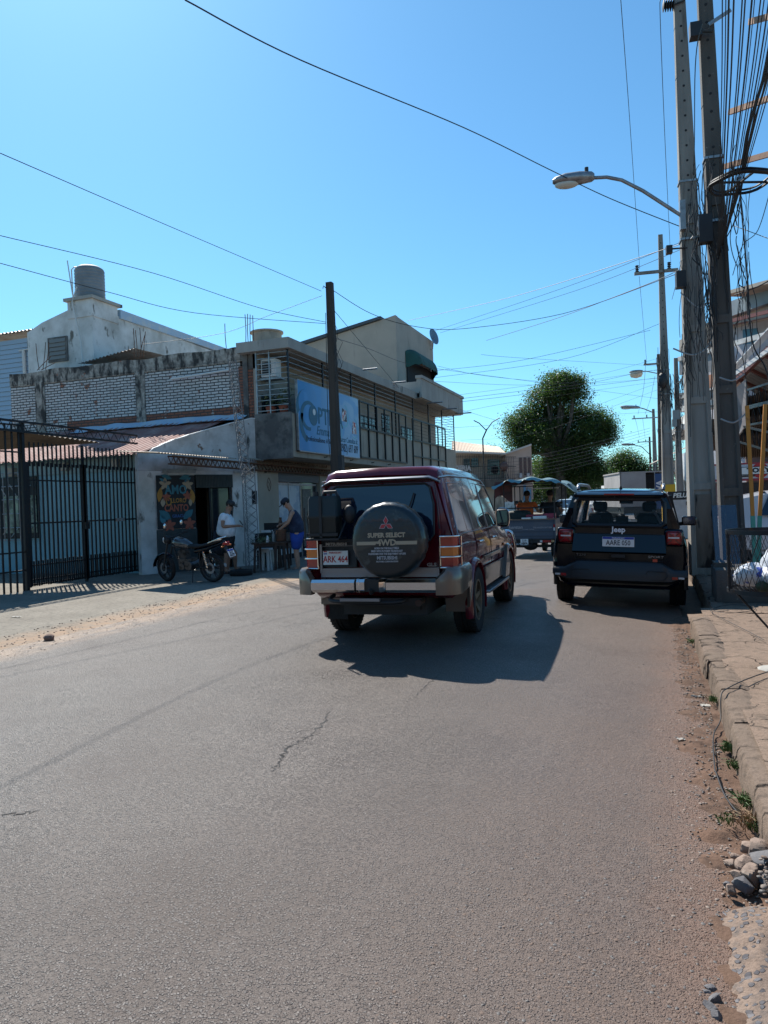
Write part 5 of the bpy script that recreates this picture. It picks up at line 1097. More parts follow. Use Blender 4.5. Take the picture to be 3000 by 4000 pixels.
for yy in (RY,FY):
    for s in (-1,1): wheel(PJ,s*.755,yy,.375,.25,s,m_bronze)
# arch flares and lower cladding
def flare(yc,s,mat):
    m=MB();secs=[]
    for k in range(21):
        a=PI*(-.10+1.2*k/20);cy,cz=math.cos(a),math.sin(a)
        sec=[]
        for rr,xx in ((.435,.80),(.435,.88),(.45,.886),(.475,.875),(.50,.84),(.48,.80)):
            z=.37+rr*cz;sec.append((s*xx,yc+rr*cy,z))
        secs.append(sec)
    m.loft(secs);return m.build('wheel_arch_flare',mat,PJ,smooth=50)
for yy in (RY,FY):
    for s in (-1,1): flare(yy,s,m_mar)
for s in (-1,1):
    m=MB();q=[(s*.845,RY+.5,.47),(s*.845,FY-.52,.47),(s*.85,FY-.52,.7),(s*.85,RY+.5,.7)];m.prism(q,(s*.022,0,0));m.build('lower_cladding',m_champ,PJ)
    m=MB();m.prism([(s*.85,RY+.52,.8),(s*.85,FY-.6,.8),(s*.85,FY-.6,.84),(s*.85,RY+.52,.84)],(s*.02,0,0));m.build('side_moulding',m_champ,PJ)
    m=MB();m.box(min(s*.72,s*.93),max(s*.72,s*.93),1.5,3.2,.39,.425);o=m.build('side_step',m_silver,PJ);bevel(o,.012)
    m=MB()
    for k in range(12): m.box(min(s*.86,s*.92),max(s*.86,s*.92),1.52+k*.14,1.62+k*.14,.426,.43)
    m.build('step_grip',m_blk,PJ)
    # mud flap behind and champagne splash guard
    m=MB();m.prism([(s*.58,.56,.30 if s>0 else .2),(s*.83,.56,.30 if s>0 else .2),(s*.83,.54,.62),(s*.58,.54,.62)],(0,.02,0));m.build('mud_flap',m_champ if s>0 else m_rub,PJ)
    m=MB();m.prism([(s*.88,.44,.62),(s*.86,.52,.36),(s*.86,.56,.36),(s*.88,.62,.62)],(s*-.03,0,0));m.build('splash_guard',m_champ,PJ)
    m=MB();m.prism([(s*.86,2.95,.44),(s*.86,3.33,.44),(s*.87,3.38,.62),(s*.87,3.2,.88)],(s*.05,0,0));m.build('splash_guard',m_champ,PJ)
m=MB();m.box(-.88,-.56,.50,.52,.38,.58);m.build('mud_flap',m_champ,PJ)
# rear door panel lines, glass
def rp(x,z,o=0): # point on rear face
    return (x,.0+.13*max(0,(z-1.0)/.85)+.03*(x/.8)**2-o,z)
def rpanel(name,pts,mat,o=.004,th=.012,parent=PJ):
    m=MB();f=[V(rp(x,z,o+th)) for x,z in pts];b=[V(rp(x,z,-.02)) for x,z in pts];n=len(f)
    m.add(f+b,[tuple(range(n)),tuple(range(2*n-1,n-1,-1))]+[(i,(i+1)%n,(i+1)%n+n,i+n) for i in range(n)]);return m.build(name,mat,parent)
gl_=[(-.56,1.12),(-.6,1.18),(-.595,1.5),(-.55,1.68),(-.5,1.715),(.5,1.715),(.55,1.68),(.595,1.5),(.6,1.18),(.56,1.12)]
rpanel('rear_window',gl_,m_tint,.0,.008)
m=MB();m.tube([rp(x,z,.01) for x,z in gl_],.012,5,closed=True);m.build('window_seal',m_blk,PJ)
m=MB();m.tube([rp(-.655,.72,.006),rp(-.66,1.2,.006),rp(-.6,1.745,.006),rp(.6,1.745,.006),rp(.66,1.2,.006),rp(.655,.72,.006)],.005,4);m.build('door_gap',m_interior,PJ)
# rear roof visor / gutter
def visor(u,v):
    x=-.66+1.32*u;e=abs(2*u-1);z0=1.775-.0*e;return (x,.06+.11*v*.6+.03*(x/.8)**2,z0+.06*v)
m=MB();secs=[]
for k in range(25):
    x=-.66+1.32*k/24;e=abs(x)/.66;dz=-.05*max(0,e-.85)/.15;y0=.05+.05*e**3
    secs.append([(x,y0,1.765+dz),(x,y0-.012,1.778+dz),(x,y0+.0,1.79+dz),(x,y0+.06,1.80+dz),(x,y0+.07,1.76+dz)])
m.loft(secs);m.build('gutter_lip',m_silver,PJ,smooth=50)
for s in (-1,1):
    m=MB();m.tube([(s*.655,.1,1.775),(s*.665,.5,1.80),(s*.67,1.6,1.81),(s*.665,2.5,1.79),(s*.655,2.9,1.72),(s*.70,3.25,1.45),(s*.77,3.5,1.2)],.011,6);m.build('gutter_strip',m_silver,PJ,smooth=60)
m=MB();m.ball(rp(0,1.75,.012),.016,8,6);m.build('washer_nozzle',m_blk,PJ)
m=MB();m.tube([rp(.27,1.30,.03),rp(.36,1.52,.035),rp(.39,1.62,.03)],.009,5);m.tube([rp(.2,1.12,.03),rp(.27,1.32,.03)],.014,5);m.build('wiper',m_blk,PJ)
# side windows
def sp(s,y,z,o=0):
    t=(z-1.16)/(1.77-1.16);x=.803+(.655-.803)*t;return (s*(x+o),y,z)
wins=[[(.30,1.19),(.78,1.19),(.70,1.70),(.36,1.68)],[(.83,1.19),(1.14,1.19),(1.10,1.71),(.75,1.70)],[(1.22,1.19),(1.5,1.19),(1.47,1.715),(1.17,1.715)],[(1.53,1.19),(2.12,1.19),(2.06,1.71),(1.50,1.715)],[(2.20,1.19),(3.15,1.19),(2.88,1.56),(2.72,1.69),(2.14,1.71)]]
m_swin=M('smoked_side_glass',(.012,.018,.026),.035,0,spec=.8,coat=.5)
for s in (-1,1):
    for q in wins:
        m=MB();pts=[V(sp(s,y,z,.006)) for y,z in q];m.prism(pts,(-s*.05,0,0));m.build('side_window',m_swin,PJ)
    for q in ([(.25,1.165),(1.17,1.165),(1.12,1.735),(.33,1.715)],[(1.19,1.165),(2.155,1.165),(2.09,1.735),(1.14,1.735)],[(2.175,1.165),(3.25,1.165),(2.93,1.57),(2.74,1.725),(2.11,1.735)]):
        m=MB();m.tube([sp(s,y,z,.008) for y,z in q],.008,5,closed=True);m.build('window_trim',m_silver,PJ)
    m=MB()
    for y in (1.18,2.17): m.tube([(s*.842,y+.02,.72),(s*.845,y+.02,.98),sp(s,y,1.16,.004)],.005,4)
    m.build('door_gap',m_interior,PJ)
    for y in (1.32,2.32):
        m=MB();m.tube([(s*.845,y,1.03),(s*.872,y+.03,1.035),(s*.872,y+.15,1.035),(s*.845,y+.18,1.03)],.012,6);m.build('door_handle',m_chrome,PJ,smooth=60)
    m=MB();m.box(-.085,.085,-.05,.05,-.12,.12);m.v=[p+V((s*.9,2.92,1.27)) for p in m.v];o=m.build('door_mirror',m_blk,PJ);bevel(o,.035,3)
    m=MB();m.box(-.07,.07,-.056,-.0505,-.1,.1);m.v=[p+V((s*.9,2.92,1.27)) for p in m.v];k=m.build('mirror_glass',m_tint,o)
    m=MB();q=[V((s*.9+dx,2.866,1.27+dz)) for dx,dz in ((-.08,-.11),(-.08,.11),(.08,.11),(.08,-.11))];m.tube(cat(q+[q[0]],5),.007,5);m.build('chrome_rim',m_chrome,o,smooth=60)
    m=MB();m.bar((s*.8,2.95,1.2),(s*.95,2.93,1.2),.05,.05);m.build('mirror_arm',m_blk,o)
m=MB();m.prism([(-.6,3.02,1.76),(.6,3.02,1.76),(.7,3.5,1.23),(-.7,3.5,1.23)],(0,.02,.02));m.build('windscreen',m_tint,PJ)
m=MB();m.ball((.845,3.3,.88),(.01,.03,.03),10,8);m.build('side_repeater',m_amber,PJ)
m=MB()
for z in (.62,.95): m.tube(cat([V((-.7,4.55,z)),V((-.6,4.72,z)),V((.6,4.72,z)),V((.7,4.55,z))],5),.03,8)
for x in (-.6,-.2,.2,.6): m.tube([(x,4.72,.5),(x,4.74,.95)],.025,8)
m.tube(cat([V((.55,4.5,.98)),V((.8,4.5,.99)),V((.83,4.52,.6)),V((.6,4.6,.55))],6),.028,8);m.build('bull_bar',m_chrome,PJ,smooth=60)
# tail lamps
for s in (-1,1):
    lamp_=None
    for z0,z1,mt,nm in ((.845,.945,m_rlens,'brake_lens'),(.95,1.05,m_amber,'indicator_lens'),(1.055,1.155,m_rlens,'tail_lens')):
        m=MB();xa,xb=(.685,.835);m.prism([(s*xa,-.035,z0),(s*(xb-.03),-.02,z0),(s*(xb+.004),.03,z0),(s*(xb+.006),.13,z0),(s*xa,.13,z0)],(0,0,z1-z0));o=m.build(nm,mt,PJ);
        if lamp_ is None: lamp_=o
    m=MB();G=[(.675,-.045),(.81,-.04),(.862,.03),(.862,.14)]
    for z in (.84,.948,1.052,1.16): m.tube([(s*x,y,z) for x,y in G],.008,6)
    m.tube([(s*.675,-.045,.84),(s*.675,-.045,1.16)],.008,6);m.tube([(s*.862,.14,.84),(s*.862,.14,1.16)],.008,6)
    m.build('lamp_guard',m_chrome,PJ,smooth=60)
# ribbed garnish, plate recess
m=MB();m.box(-.655,.655,-.022,.02,.745,.84)
for z in (.762,.785,.808,.83): m.box(-.64,.64,-.027,-.022,z-.004,z+.006)
m.build('ribbed_garnish',m_silver,PJ)
rpanel('plate_recess',[(-.655,.85),(-.25,.85),(-.25,1.15),(-.655,1.15)],m_blk,.0,.012)
text('badge','MITSUBISHI',.042,m_silver,PJ,face((-.47,-.018,1.10),(1,0,0),(0,0,1)),.002,bold=.001,sx=1.15)
m=MB();m.box(-.64,-.27,-.02,-.017,1.078,1.082);m.build('badge_line',m_silver,PJ)
def plate(parent,x,y,z,w,h,top,main,tcol,bg,band=None,topsz=.03,mainsz=.08,nx=(1,0,0),sx=.75,two=None):
    F_=face((x,y,z),nx,(0,0,1));n=F_.to_3x3()@V((0,0,1))
    m=MB();m.prism([F_@V((a*w/2,b*h/2,0)) for a,b in ((-1,-1),(1,-1),(1,1),(-1,1))],n*-.008);p=m.build('number_plate',bg,parent)
    if band:
        m=MB();m.prism([F_@V((a*w/2*.98,b,.0005)) for a,b in ((-1,h*.26),(1,h*.26),(1,h*.49),(-1,h*.49))],n*.0012);m.build('plate_band',band,p)
    if top: text('plate_text',top,topsz,m_wht if band else tcol,p,F_@Matrix.Translation((0,h*.36,.0025)),.0008,bold=.0006,sx=1.0)
    text('plate_number',main,mainsz,tcol,p,F_@Matrix.Translation((0,(-h*.12 if top else (h*.2 if two else 0)),.0015)),.001,bold=.0012,sx=sx)
    if two: text('plate_number',two,mainsz,tcol,p,F_@Matrix.Translation((0,-h*.26,.0015)),.001,bold=.0028,sx=sx)
    return p,F_,n
m_pw=M('plate_white',(.78,.78,.76),.5);m_pr=M('plate_red',(.45,.02,.02),.5);m_pb=M('plate_blue',(.02,.05,.35),.5)
pl,F_,n_=plate(PJ,-.478,-.034,.955,.285,.15,'PARAGUAY','ARK 464',m_pr,m_pw,None,.028,.098,sx=.78)
for dz,mt in ((.012,m_red),(0,m_wht),(-.012,m_pb)):
    m=MB();m.prism([F_@V((a,b+dz,.0006)) for a,b in ((-.135,.05),(-.095,.05),(-.095,.062),(-.135,.062))],n_*.001);m.build('plate_flag',mt,pl)
m=MB()
for dx in (-.05,.09): m.box(-.478+dx-.012,-.478+dx+.012,-.05,-.036,1.045,1.06)
m.build('plate_lamp',m_blk,PJ)
text('badge','GLS',.05,m_silver,PJ,face((.575,-.014,.868),(1,0,0),(0,0,1)),.002,bold=.002,sx=1.2)
m=MB();m.box(-.66,-.635,-.03,.0,.79,1.1);m.build('door_hinge',m_silver,PJ);m=MB();m.box(.665,.685,-.02,.0,1.16,1.24);m.build('door_hinge',m_mar,PJ)
# bumper
m=MB()
def bumper_sec(x,yo,z0,z1): return [(x,yo+.02,z0),(x,yo,z0+.03),(x,yo,z1-.03),(x,yo+.025,z1),(x,.12,z1),(x,.12,z0)]
for xa,xb in ((-.70,-.215),(.13,.655)):
    m.loft([bumper_sec(xa+(xb-xa)*k/6,-.21,.60,.735) for k in range(7)])
m.loft([bumper_sec(-.19+(.0+.19)*k/3-.0,-.215,.60,.74) for k in range(2)])
o=m.build('bumper_bar',m_chrome,PJ,smooth=30)
m=MB();m.loft([bumper_sec(-.205,-.18,.60,.74),bumper_sec(-.16,-.22,.60,.74),bumper_sec(-.10,-.22,.60,.74)]);m.loft([bumper_sec(.06,-.22,.60,.74),bumper_sec(.115,-.18,.60,.74)]);m.build('bumper_bar',m_chrome,PJ,smooth=30)
m=MB();m.box(-.22,.14,-.15,.1,.6,.73);m.box(-.10,.07,-.2,-.1,.61,.735);m.build('bumper_recess',m_blk,PJ)
m=MB();m.tube([(-.02,-.1,.62),(-.02,-.24,.60),(-.02,-.26,.64)],.02,8);m.build('tow_hitch',m_blk,PJ)
for s in (-1,1):
    m=MB();secs=[]
    xe=.655 if s>0 else .70
    pth=[(xe,-.205),(.76,-.20),(.85,-.16),(.893,-.06),(.90,.1),(.90,.3),(.895,.5)]
    for i,(x,y) in enumerate(pth):
        zt=.85 if i>0 else .75;zb=.575+ (0 if i<4 else (i-3)*.015)
        dx,dy=(0,1) if i<2 else ((-.7,.7) if i<4 else (-1,0));t_=.1
        secs.append([(s*x,y,zb),(s*(x+ (0.006 if i>2 else 0)),y-(.006 if i<3 else 0),(zb+zt)/2),(s*x,y,zt-.03),(s*(x+dx*.03),y+dy*.03,zt),(s*(x+dx*t_),y+dy*t_,zt),(s*(x+dx*t_),y+dy*t_,zb)])
    m.loft(secs);m.build('bumper_corner',m_champ,PJ,smooth=45)
m=MB();m.bar((-.35,-.26,.535),(.08,-.26,.535),.045,.03);m.build('step_bar',m_silver,PJ)
m=MB();m.tube(cat([V((-.5,-.05,.56)),V((-.45,-.2,.51)),V((.2,-.2,.5)),V((.3,-.05,.52))],5),.022,8);m.build('step_hoop',m_blk,PJ,smooth=60)
m=MB();m.cyl((.42,-.02,.47),(.42,.5,.47),.035,12);m.build('exhaust_pipe',M('rusty_exhaust',(.1,.06,.05),.7,.5),PJ)
# spare wheel with cover
SPC=(.215,-.27,1.145);m=MB()
prf=[(.001,.13),(.32,.13),(.352,.12),(.378,.09),(.388,.04),(.388,-.06),(.375,-.10),(.33,-.12),(.001,-.12)]
m.lathe(prf,SPC,(0,-1,0),64)
# puckered hem wrinkles
for i,p in enumerate(m.v):
    d=V((p.x-SPC[0],0,p.z-SPC[2]));r_=d.length
    if r_>.345: a=math.atan2(d.z,d.x);k=.005*math.sin(a*23)+.004*math.sin(a*41+1);m.v[i]=p+d.normalized()*k+V((0,k*.8,0))
spw=m.build('spare_wheel_cover',m_cover,PJ,smooth=50)
m=MB();m.cyl((SPC[0],-.15,SPC[2]),(SPC[0],.02,SPC[2]),.12,16);m.build('spare_carrier',m_blk,PJ)
SF_=face((SPC[0],SPC[1]-.131,SPC[2]),(1,0,0),(0,0,1))
def ST(x,y,o=.0): return SF_@Matrix.Translation((x,y,.0005+o))
text('cover_print','SUPER SELECT',.062,m_beig,spw,ST(0,.055),.001,bold=.003,sx=1.0)
text('cover_print','4WD',.085,m_beig,spw,ST(0,-.02),.001,bold=.003,sx=1.05)
for a,b,e in ((-.315,-.12,.03),(.1,.315,0)):
    m=MB();m.prism([SF_@V(p) for p in ((a,-.005,.0),(b+e,-.005,.0),(b-.0,-.04,.0),(a+(.0),-.04,.0))],SF_.to_3x3()@V((0,0,.0015)));m.build('printed_stripe',m_beig,spw)
for i,tx in enumerate(('BORN ON THE RALLY FIELD',"BRED WITH FUTURE'S TECNOLOGY",'FASHIONED FOR THE ENJOYMENT OF LIFE')): text('cover_print',tx,.026,m_gry,spw,ST(0,-.075-i*.028),.001,bold=.0012,sx=.78)
text('cover_print','MITSUBISHI',.05,m_gry,spw,ST(0,-.172),.001,bold=.0012,sx=.85);text('cover_print','MOTORS CORPORATION',.022,m_gry,spw,ST(0,-.208),.001,bold=.0008,sx=.9)
def diamond(m,cx,cy,ang,L_,w_,z=.0):
    c,s=math.cos(ang),math.sin(ang);m.prism([SF_@V((cx+x*c-y*s,cy+x*s+y*c,z)) for x,y in ((0,0),(L_/2,w_/2),(L_,0),(L_/2,-w_/2))],SF_.to_3x3()@V((0,0,.0015)))
for nm,mt,e,zz in (('emblem_edge',m_gry,.008,0),('emblem',M('emblem_red',(.45,.04,.05),.5),0,.0015)):
    m=MB()
    for a in (90,210,330): diamond(m,-e*.0+ (math.cos(R(a))*(-e)),.165+(math.sin(R(a))*(-e)),R(a),.075+2*e,.043+1.5*e,zz)
    m.build(nm,mt,spw)
# jerry can on the rear rack
JM=ROOTM[PJ.name]
jc=thing('jerry_can','black plastic jerry can strapped upright beside the spare wheel','jerry can',tuple(JM@V((-.53,-.16,1.18))),R(2.7))
m=MB();secs=[]
for z,w_,d_ in ((0,.155,.075),(.02,.165,.085),(.2,.165,.088),(.21,.172,.093),(.235,.172,.093),(.245,.165,.088),(.4,.165,.086),(.44,.15,.07)):
    secs.append([(w_*sx_,d_*sy_,z) for sx_,sy_ in ((-1,-.7),(-.9,-1),(.9,-1),(1,-.7),(1,.7),(.9,1),(-.9,1),(-1,.7))])
m.loft(secs);m.build('can_body',M('black_can',(.014,.02,.02),.5),jc,smooth=40)
m=MB();m.tube([(-.02,0,.43),(0,0,.48),(.13,0,.48),(.15,0,.43)],.018,8);m.cyl((-.1,0,.43),(-.1,0,.49),.032,12);m.build('handle_and_cap',m_blk,jc,smooth=50)
m=MB();m.box(-.175,.175,-.1,-.094,.02,.05);m.box(-.03,-.0,-.1,-.094,.0,.44);m.build('strap',m_blk,jc)
m=MB();m.box(-.72,-.34,-.28,-.02,1.155,1.175)
m.tube([(-.72,-.27,1.17),(-.72,-.27,1.5)],.01,6);m.tube([(-.34,-.27,1.17),(-.3,-.1,1.4)],.01,6);m.tube(cat([V((-.73,-.1,1.5)),V((-.76,-.1,1.4)),V((-.74,-.1,1.2))],4),.008,5);m.build('can_rack',m_blk,PJ)
m=MB();m.ball((-.27,-.12,1.42),(.07,.05,.1),10,8);m.build('lock_cover',m_blk,PJ,smooth=60)
m=MB();m.box(-.45,.45,-.0,.6,.44,.52);m.build('underbody',m_blk,PJ)
# ---------------------------------------------------------------- black compact off-roader
JP=thing('compact_suv','glossy black compact suv parked tight against the right kerb before the lamp pole','car',(-.52,10.75,-.055),rot=(0,R(2.4),R(-.3)))
def jsec(y,k=1,zb=.3,top=1.13,wt=.80,by=0,cy=0):
    h=[(0,zb),(.68,zb),(.80,zb+.06),(.885,.55),(.902,.68),(.893,.88),(.868,1.0),(wt+.02,top-.05),(wt-.03,top-.005),(wt-.2,top),(0,top)]
    return mirror_half([(x*k,y+cy*(x/.9)**3+by*(z-.3),z) for x,z in h])
secs=[jsec(.02,.94,.34,by=.05,cy=.10),jsec(-.02,.975,.31,by=.06,cy=.10),jsec(.03,.99,.3,by=.06,cy=.08),jsec(.12,1,by=.03,cy=.03),jsec(.5),jsec(1.5),jsec(2.6,1,top=1.09),jsec(3.1,1,top=1.07,wt=.78),jsec(3.8,.98,top=1.02,wt=.75),jsec(4.1,.92,top=.98,wt=.72),jsec(4.2,.85,.4,top=.92,wt=.68)]
m=MB();m.loft(secs);jb=m.build('body',m_bpaint,JP,smooth=35)
c=MB()
for yy in (.80,3.37):
    for s in (-1,1): c.cyl((s*.5,yy,.36),(s*1.2,yy,.36),.41,36)
jb=cut(jb,c);jb.data.shade_smooth();jb.data.set_sharp_from_angle(angle=R(35))
for yy in (.80,3.37):
    for s in (-1,1): wheel(JP,s*.79,yy,.345,.22,s,m_alloy,5)
    m=MB();m.cyl((-.7,yy,.34),(.7,yy,.34),.05,8);m.build('axle',m_blk,JP)
for yy in (.80,3.37):
    for s in (-1,1):
        m=MB();secs=[]
        for k in range(19):
            a=PI*(-.06+1.12*k/18);secs.append([(s*xx,yy+rr*math.cos(a),.36+rr*math.sin(a)) for rr,xx in ((.405,.85),(.405,.912),(.45,.918),(.475,.90),(.475,.86))])
        m.loft(secs);m.build('wheel_arch',m_blk,JP,smooth=50)
# roof slab and pillars
def rsec(y,w_,z0,z1): return mirror_half([(0,y,z0),(w_*.97,y,z0),(w_,y,z0+.02),(w_-.02,y,z0+.06),(w_-.1,y,z1-.012),(w_-.25,y,z1),(0,y,z1+.008)])
m=MB();m.loft([rsec(.10,.615,1.555,1.60),rsec(.13,.625,1.55,1.63),rsec(.3,.64,1.55,1.655),rsec(1.2,.66,1.56,1.685),rsec(2.2,.655,1.56,1.675),rsec(2.7,.64,1.54,1.62),rsec(2.82,.62,1.52,1.57)]);m.build('roof',m_bpaint,JP,smooth=40)
def pil(m,pts,wx,wy): 
    for a,b in zip(pts,pts[1:]): m.bar(a,b,wx,wy,up=(0,1,0))
for s in (-1,1):
    m=MB();m.prism([(s*.80,.10,1.08),(s*.80,.75,1.1),(s*.74,.62,1.32),(s*.655,.42,1.57),(s*.61,.13,1.57),(s*.68,.10,1.4)],(-s*.07,0,0));
    m.prism([(s*.64,.105,1.1),(s*.80,.12,1.1),(s*.625,.15,1.6),(s*.5,.135,1.6),(s*.535,.12,1.53)],(0,.06,0));m.build('rear_pillar',m_bpaint,JP)
    m=MB();pil(m,[(s*.79,1.55,1.08),(s*.66,1.5,1.58)],.09,.05);m.build('centre_pillar',m_blk,JP)
    m=MB();pil(m,[(s*.76,3.25,1.05),(s*.635,2.7,1.57)],.07,.09);m.build('front_pillar',m_bpaint,JP)
    m=MB();m.prism([(s*.795,.78,1.1),(s*.795,3.2,1.08),(s*.645,2.68,1.56),(s*.66,.5,1.57)],(-s*.008,0,0));m.build('side_window',m_see2,JP)
    m=MB();q=[(s*.575,.3,1.665),(s*.58,.38,1.72),(s*.585,.7,1.735),(s*.59,1.6,1.74),(s*.585,2.1,1.73),(s*.575,2.4,1.66)];m.tube(cat([V(p) for p in q],5),.024,8);m.build('roof_rail',m_silver,JP,smooth=60)
    m=MB();m.box(s*1.0-.115,s*1.0+.115,2.58,2.68,1.085,1.24);o=m.build('door_mirror',m_bpaint,JP);bevel(o,.035,3);m=MB();m.box(s*1.0-.095,s*1.0+.095,2.572,2.579,1.105,1.22);m.build('mirror_glass',m_tint,o);m=MB();m.bar((s*.82,2.68,1.1),(s*.92,2.64,1.12),.05,.06);m.build('mirror_arm',m_blk,o)
# rear upper frame + spoiler + glass
m=MB();m.prism([(-.5,.12,1.5),(.5,.12,1.5),(.52,.14,1.575),(-.52,.14,1.575)],(0,.06,0));m.prism([(-.64,.05,1.13),(.64,.05,1.13),(.62,.085,1.2),(.3,.08,1.165),(-.3,.08,1.165),(-.62,.085,1.2)],(0,.06,0));m.build('tailgate_frame',m_bpaint,JP)
m=MB();m.loft([[(x,.02+.04*abs(x)**2,1.575),(x,.01+.04*abs(x)**2,1.59),(x,.08,1.62),(x,.2,1.635),(x,.2,1.575)] for x in [-.57+1.14*k/10 for k in range(11)]]);m.build('spoiler',m_bpaint,JP,smooth=40)
m=MB();m.prism([(-.62,.065,1.175),(-.3,.06,1.14),(.3,.06,1.14),(.62,.065,1.175),(.60,.10,1.48),(.54,.112,1.57),(-.54,.112,1.57),(-.60,.10,1.48)],(0,.008,0));rg=m.build('rear_window',m_see,JP)
m=MB();fr=[(-.6,.06,1.2),(-.55,.058,1.16),(.55,.058,1.16),(.6,.06,1.2),(.59,.095,1.48),(.55,.10,1.535),(-.55,.10,1.535),(-.59,.095,1.48)]
m.tube([fr[i] for i in range(8)],.03,5,closed=True);m.prism([(-.56,.088,1.51),(.56,.088,1.51),(.55,.105,1.575),(-.55,.105,1.575)],(0,.004,0));m.build('window_border',m_blk,JP)
m=MB();m.box(-.2,.2,.005,.03,1.585,1.605);m.build('high_brake_lamp',m_rlens,JP)
text('window_lettering','www.jeep.com.py',.052,m_gry,JP,face((0,.084,1.545),(1,0,0),(0,.06,1)),.001,bold=.001,sx=1.0)
m=MB();m.prism([(-.62,3.05,1.07),(.62,3.05,1.07),(.6,2.72,1.55),(-.6,2.72,1.55)],(0,.008,0));m.build('windscreen',M('clear_screen',(.3,.35,.37),.02,0,alpha=.12),JP)
# interior
m_seat=M('dark_seat',(.02,.022,.026),.8)
for x in (-.38,.38):
    m=MB();m.box(x-.19,x+.19,1.9,2.05,1.0,1.30);o=m.build('front_seat',m_seat,JP);bevel(o,.06,3)
    m=MB();m.box(x-.11,x+.11,1.93,2.02,1.32,1.48);o=m.build('head_rest',m_seat,JP);bevel(o,.04,3)
for x in (-.40,0,.40):
    m=MB();m.box(x-.09,x+.09,1.0,1.08,1.17,1.27);m.bar((x-.05,1.04,1.08),(x-.05,1.04,1.2),.012,.012);m.bar((x+.05,1.04,1.08),(x+.05,1.04,1.2),.012,.012);o=m.build('head_rest',m_seat,JP);bevel(o,.03,3)
m=MB();m.box(-.6,.6,.98,1.12,1.0,1.12);m.build('rear_seat',m_seat,JP)
m=MB();m.lathe([(.17,0),(.19,.015),(.17,.03),(.155,.015)],(-.38,2.35,1.15),(0,-1,.4),24,closed=True);m.build('steering_wheel',m_seat,JP,smooth=60)
m=MB();m.box(-.11,.11,2.55,2.58,1.44,1.51);m.build('interior_mirror',m_blk,JP)
m=MB();m.prism([(.42,1.85,1.35),(.46,1.85,1.35),(.62,1.6,1.1),(.56,1.6,1.1)],(0,.01,0));m.build('seat_belt',m_gry,JP)
m=MB();m.box(-.7,.7,2.55,3.0,1.0,1.14);m.build('dashboard',m_blk,JP)
# rear cladding
def jrear(x,z): return -.02+.10*(abs(x)/.9)**3+.06*(z-.3)
m=MB();secs=[]
for k in range(33):
    x=-.895+1.79*k/32;e=abs(x)/.895;zt=.665-.10*max(0,min(1,(e-.62)/.2));zb=.36+.07*max(0,(e-.75)/.25)
    o_=.012
    secs.append([(x,jrear(x,zb)+.06,zb),(x,jrear(x,zb)-o_-.03,zb+.05),(x,jrear(x,.5)-o_-.035,.47),(x,jrear(x,zt)-o_-.03,zt-.03),(x,jrear(x,zt)-o_+.0,zt),(x,jrear(x,zt)+.05,zt)])
m.loft(secs);m.build('rear_bumper',M('matte_black_plastic',(.022,.023,.026),.45),JP,smooth=40)
for s in (-1,1):
    m=MB();m.prism([(s*.88,.1,.38),(s*.915,.35,.40),(s*.915,.38,.6),(s*.895,.1,.63)],(-s*.03,0,0));m.build('side_cladding',m_blk,JP)
    # hexagon outlines
    m=MB();cx=s*.50;y=jrear(.5,.5)-.052;q=[(cx-.14,y,.50),(cx-.11,y,.55),(cx+.11,y,.55),(cx+.15,y,.50),(cx+.10,y,.43),(cx-.12,y,.43)];m.tube(q,.006,5,closed=True);m.build('bumper_moulding',m_blk,JP)
    m=MB();x0=s*.70;y=jrear(.74,.47)-.062;m.box(min(x0,x0+s*.07),max(x0,x0+s*.07),y,y+.03,.445,.48);m.build('reflector',m_rlens,JP)
    m=MB();x0=s*.775;y=jrear(.82,.47)-.055;m.box(min(x0,x0+s*.08),max(x0,x0+s*.08),y,y+.03,.45,.475);m.build('reverse_lamp',m_clear,JP)
    # tail lamp
    cx=s*.715;yl=jrear(.715,1.0)-.01
    m=MB();m.box(cx-.125,cx+.125,yl-.02,yl+.12,.885,1.125);o=m.build('lamp_surround',m_bpaint,JP);bevel(o,.04,3)
    m=MB();m.box(cx-.1,cx+.1,yl-.034,yl+.05,.91,1.10);o2=m.build('tail_lens',m_rlens,JP);bevel(o2,.03,3)
    m=MB()
    for a,b in (((-.075,.93),(-.02,.985)),((.075,.93),(.02,.985)),((-.075,1.08),(-.02,1.03)),((.075,1.08),(.02,1.03))): m.bar((cx+a[0],yl-.037,a[1]),(cx+b[0],yl-.037,b[1]),.014,.006,up=(0,1,0))
    m.tube([(cx-.085,yl-.036,.925),(cx+.085,yl-.036,.925),(cx+.085,yl-.036,1.085),(cx-.085,yl-.036,1.085)],.005,4,closed=True);m.build('lamp_cross',M('deep_red',(.1,.004,.006),.3),o2)
    m=MB();m.box(cx-.07,cx+.07,yl-.042,yl-.03,.998,1.018);m.build('reverse_strip',m_clear,o2)
y=jrear(0,.95)
m=MB();m.prism([(-.62,y-.048,.80),(.62,y-.048,.80),(.60,y+.004,1.045),(-.60,y+.004,1.045)],(0,.05,0));m.prism([(-.62,y-.002,.775),(.62,y-.002,.775),(.62,y-.047,.799),(-.62,y-.047,.799)],(0,.03,0));m.build('tailgate_panel',m_bpaint,JP)
m=MB()
for q in ([(-.66,jrear(.66,1.1)-.003,1.12),(-.62,y-.002,.86),(-.58,y-.004,.68),(.58,y-.004,.68),(.62,y-.002,.86),(.66,jrear(.66,1.1)-.003,1.12)],[(-.56,y-.008,1.05),(.56,y-.008,1.05)]): m.tube(q,.005,4)
m.build('panel_gap',m_interior,JP)
text('badge','Jeep',.105,M('bright_badge',(.75,.78,.85),.3,.3),JP,face((0,y-.012,1.105),(1,0,0),(0,0,1)),.004,bold=.003)
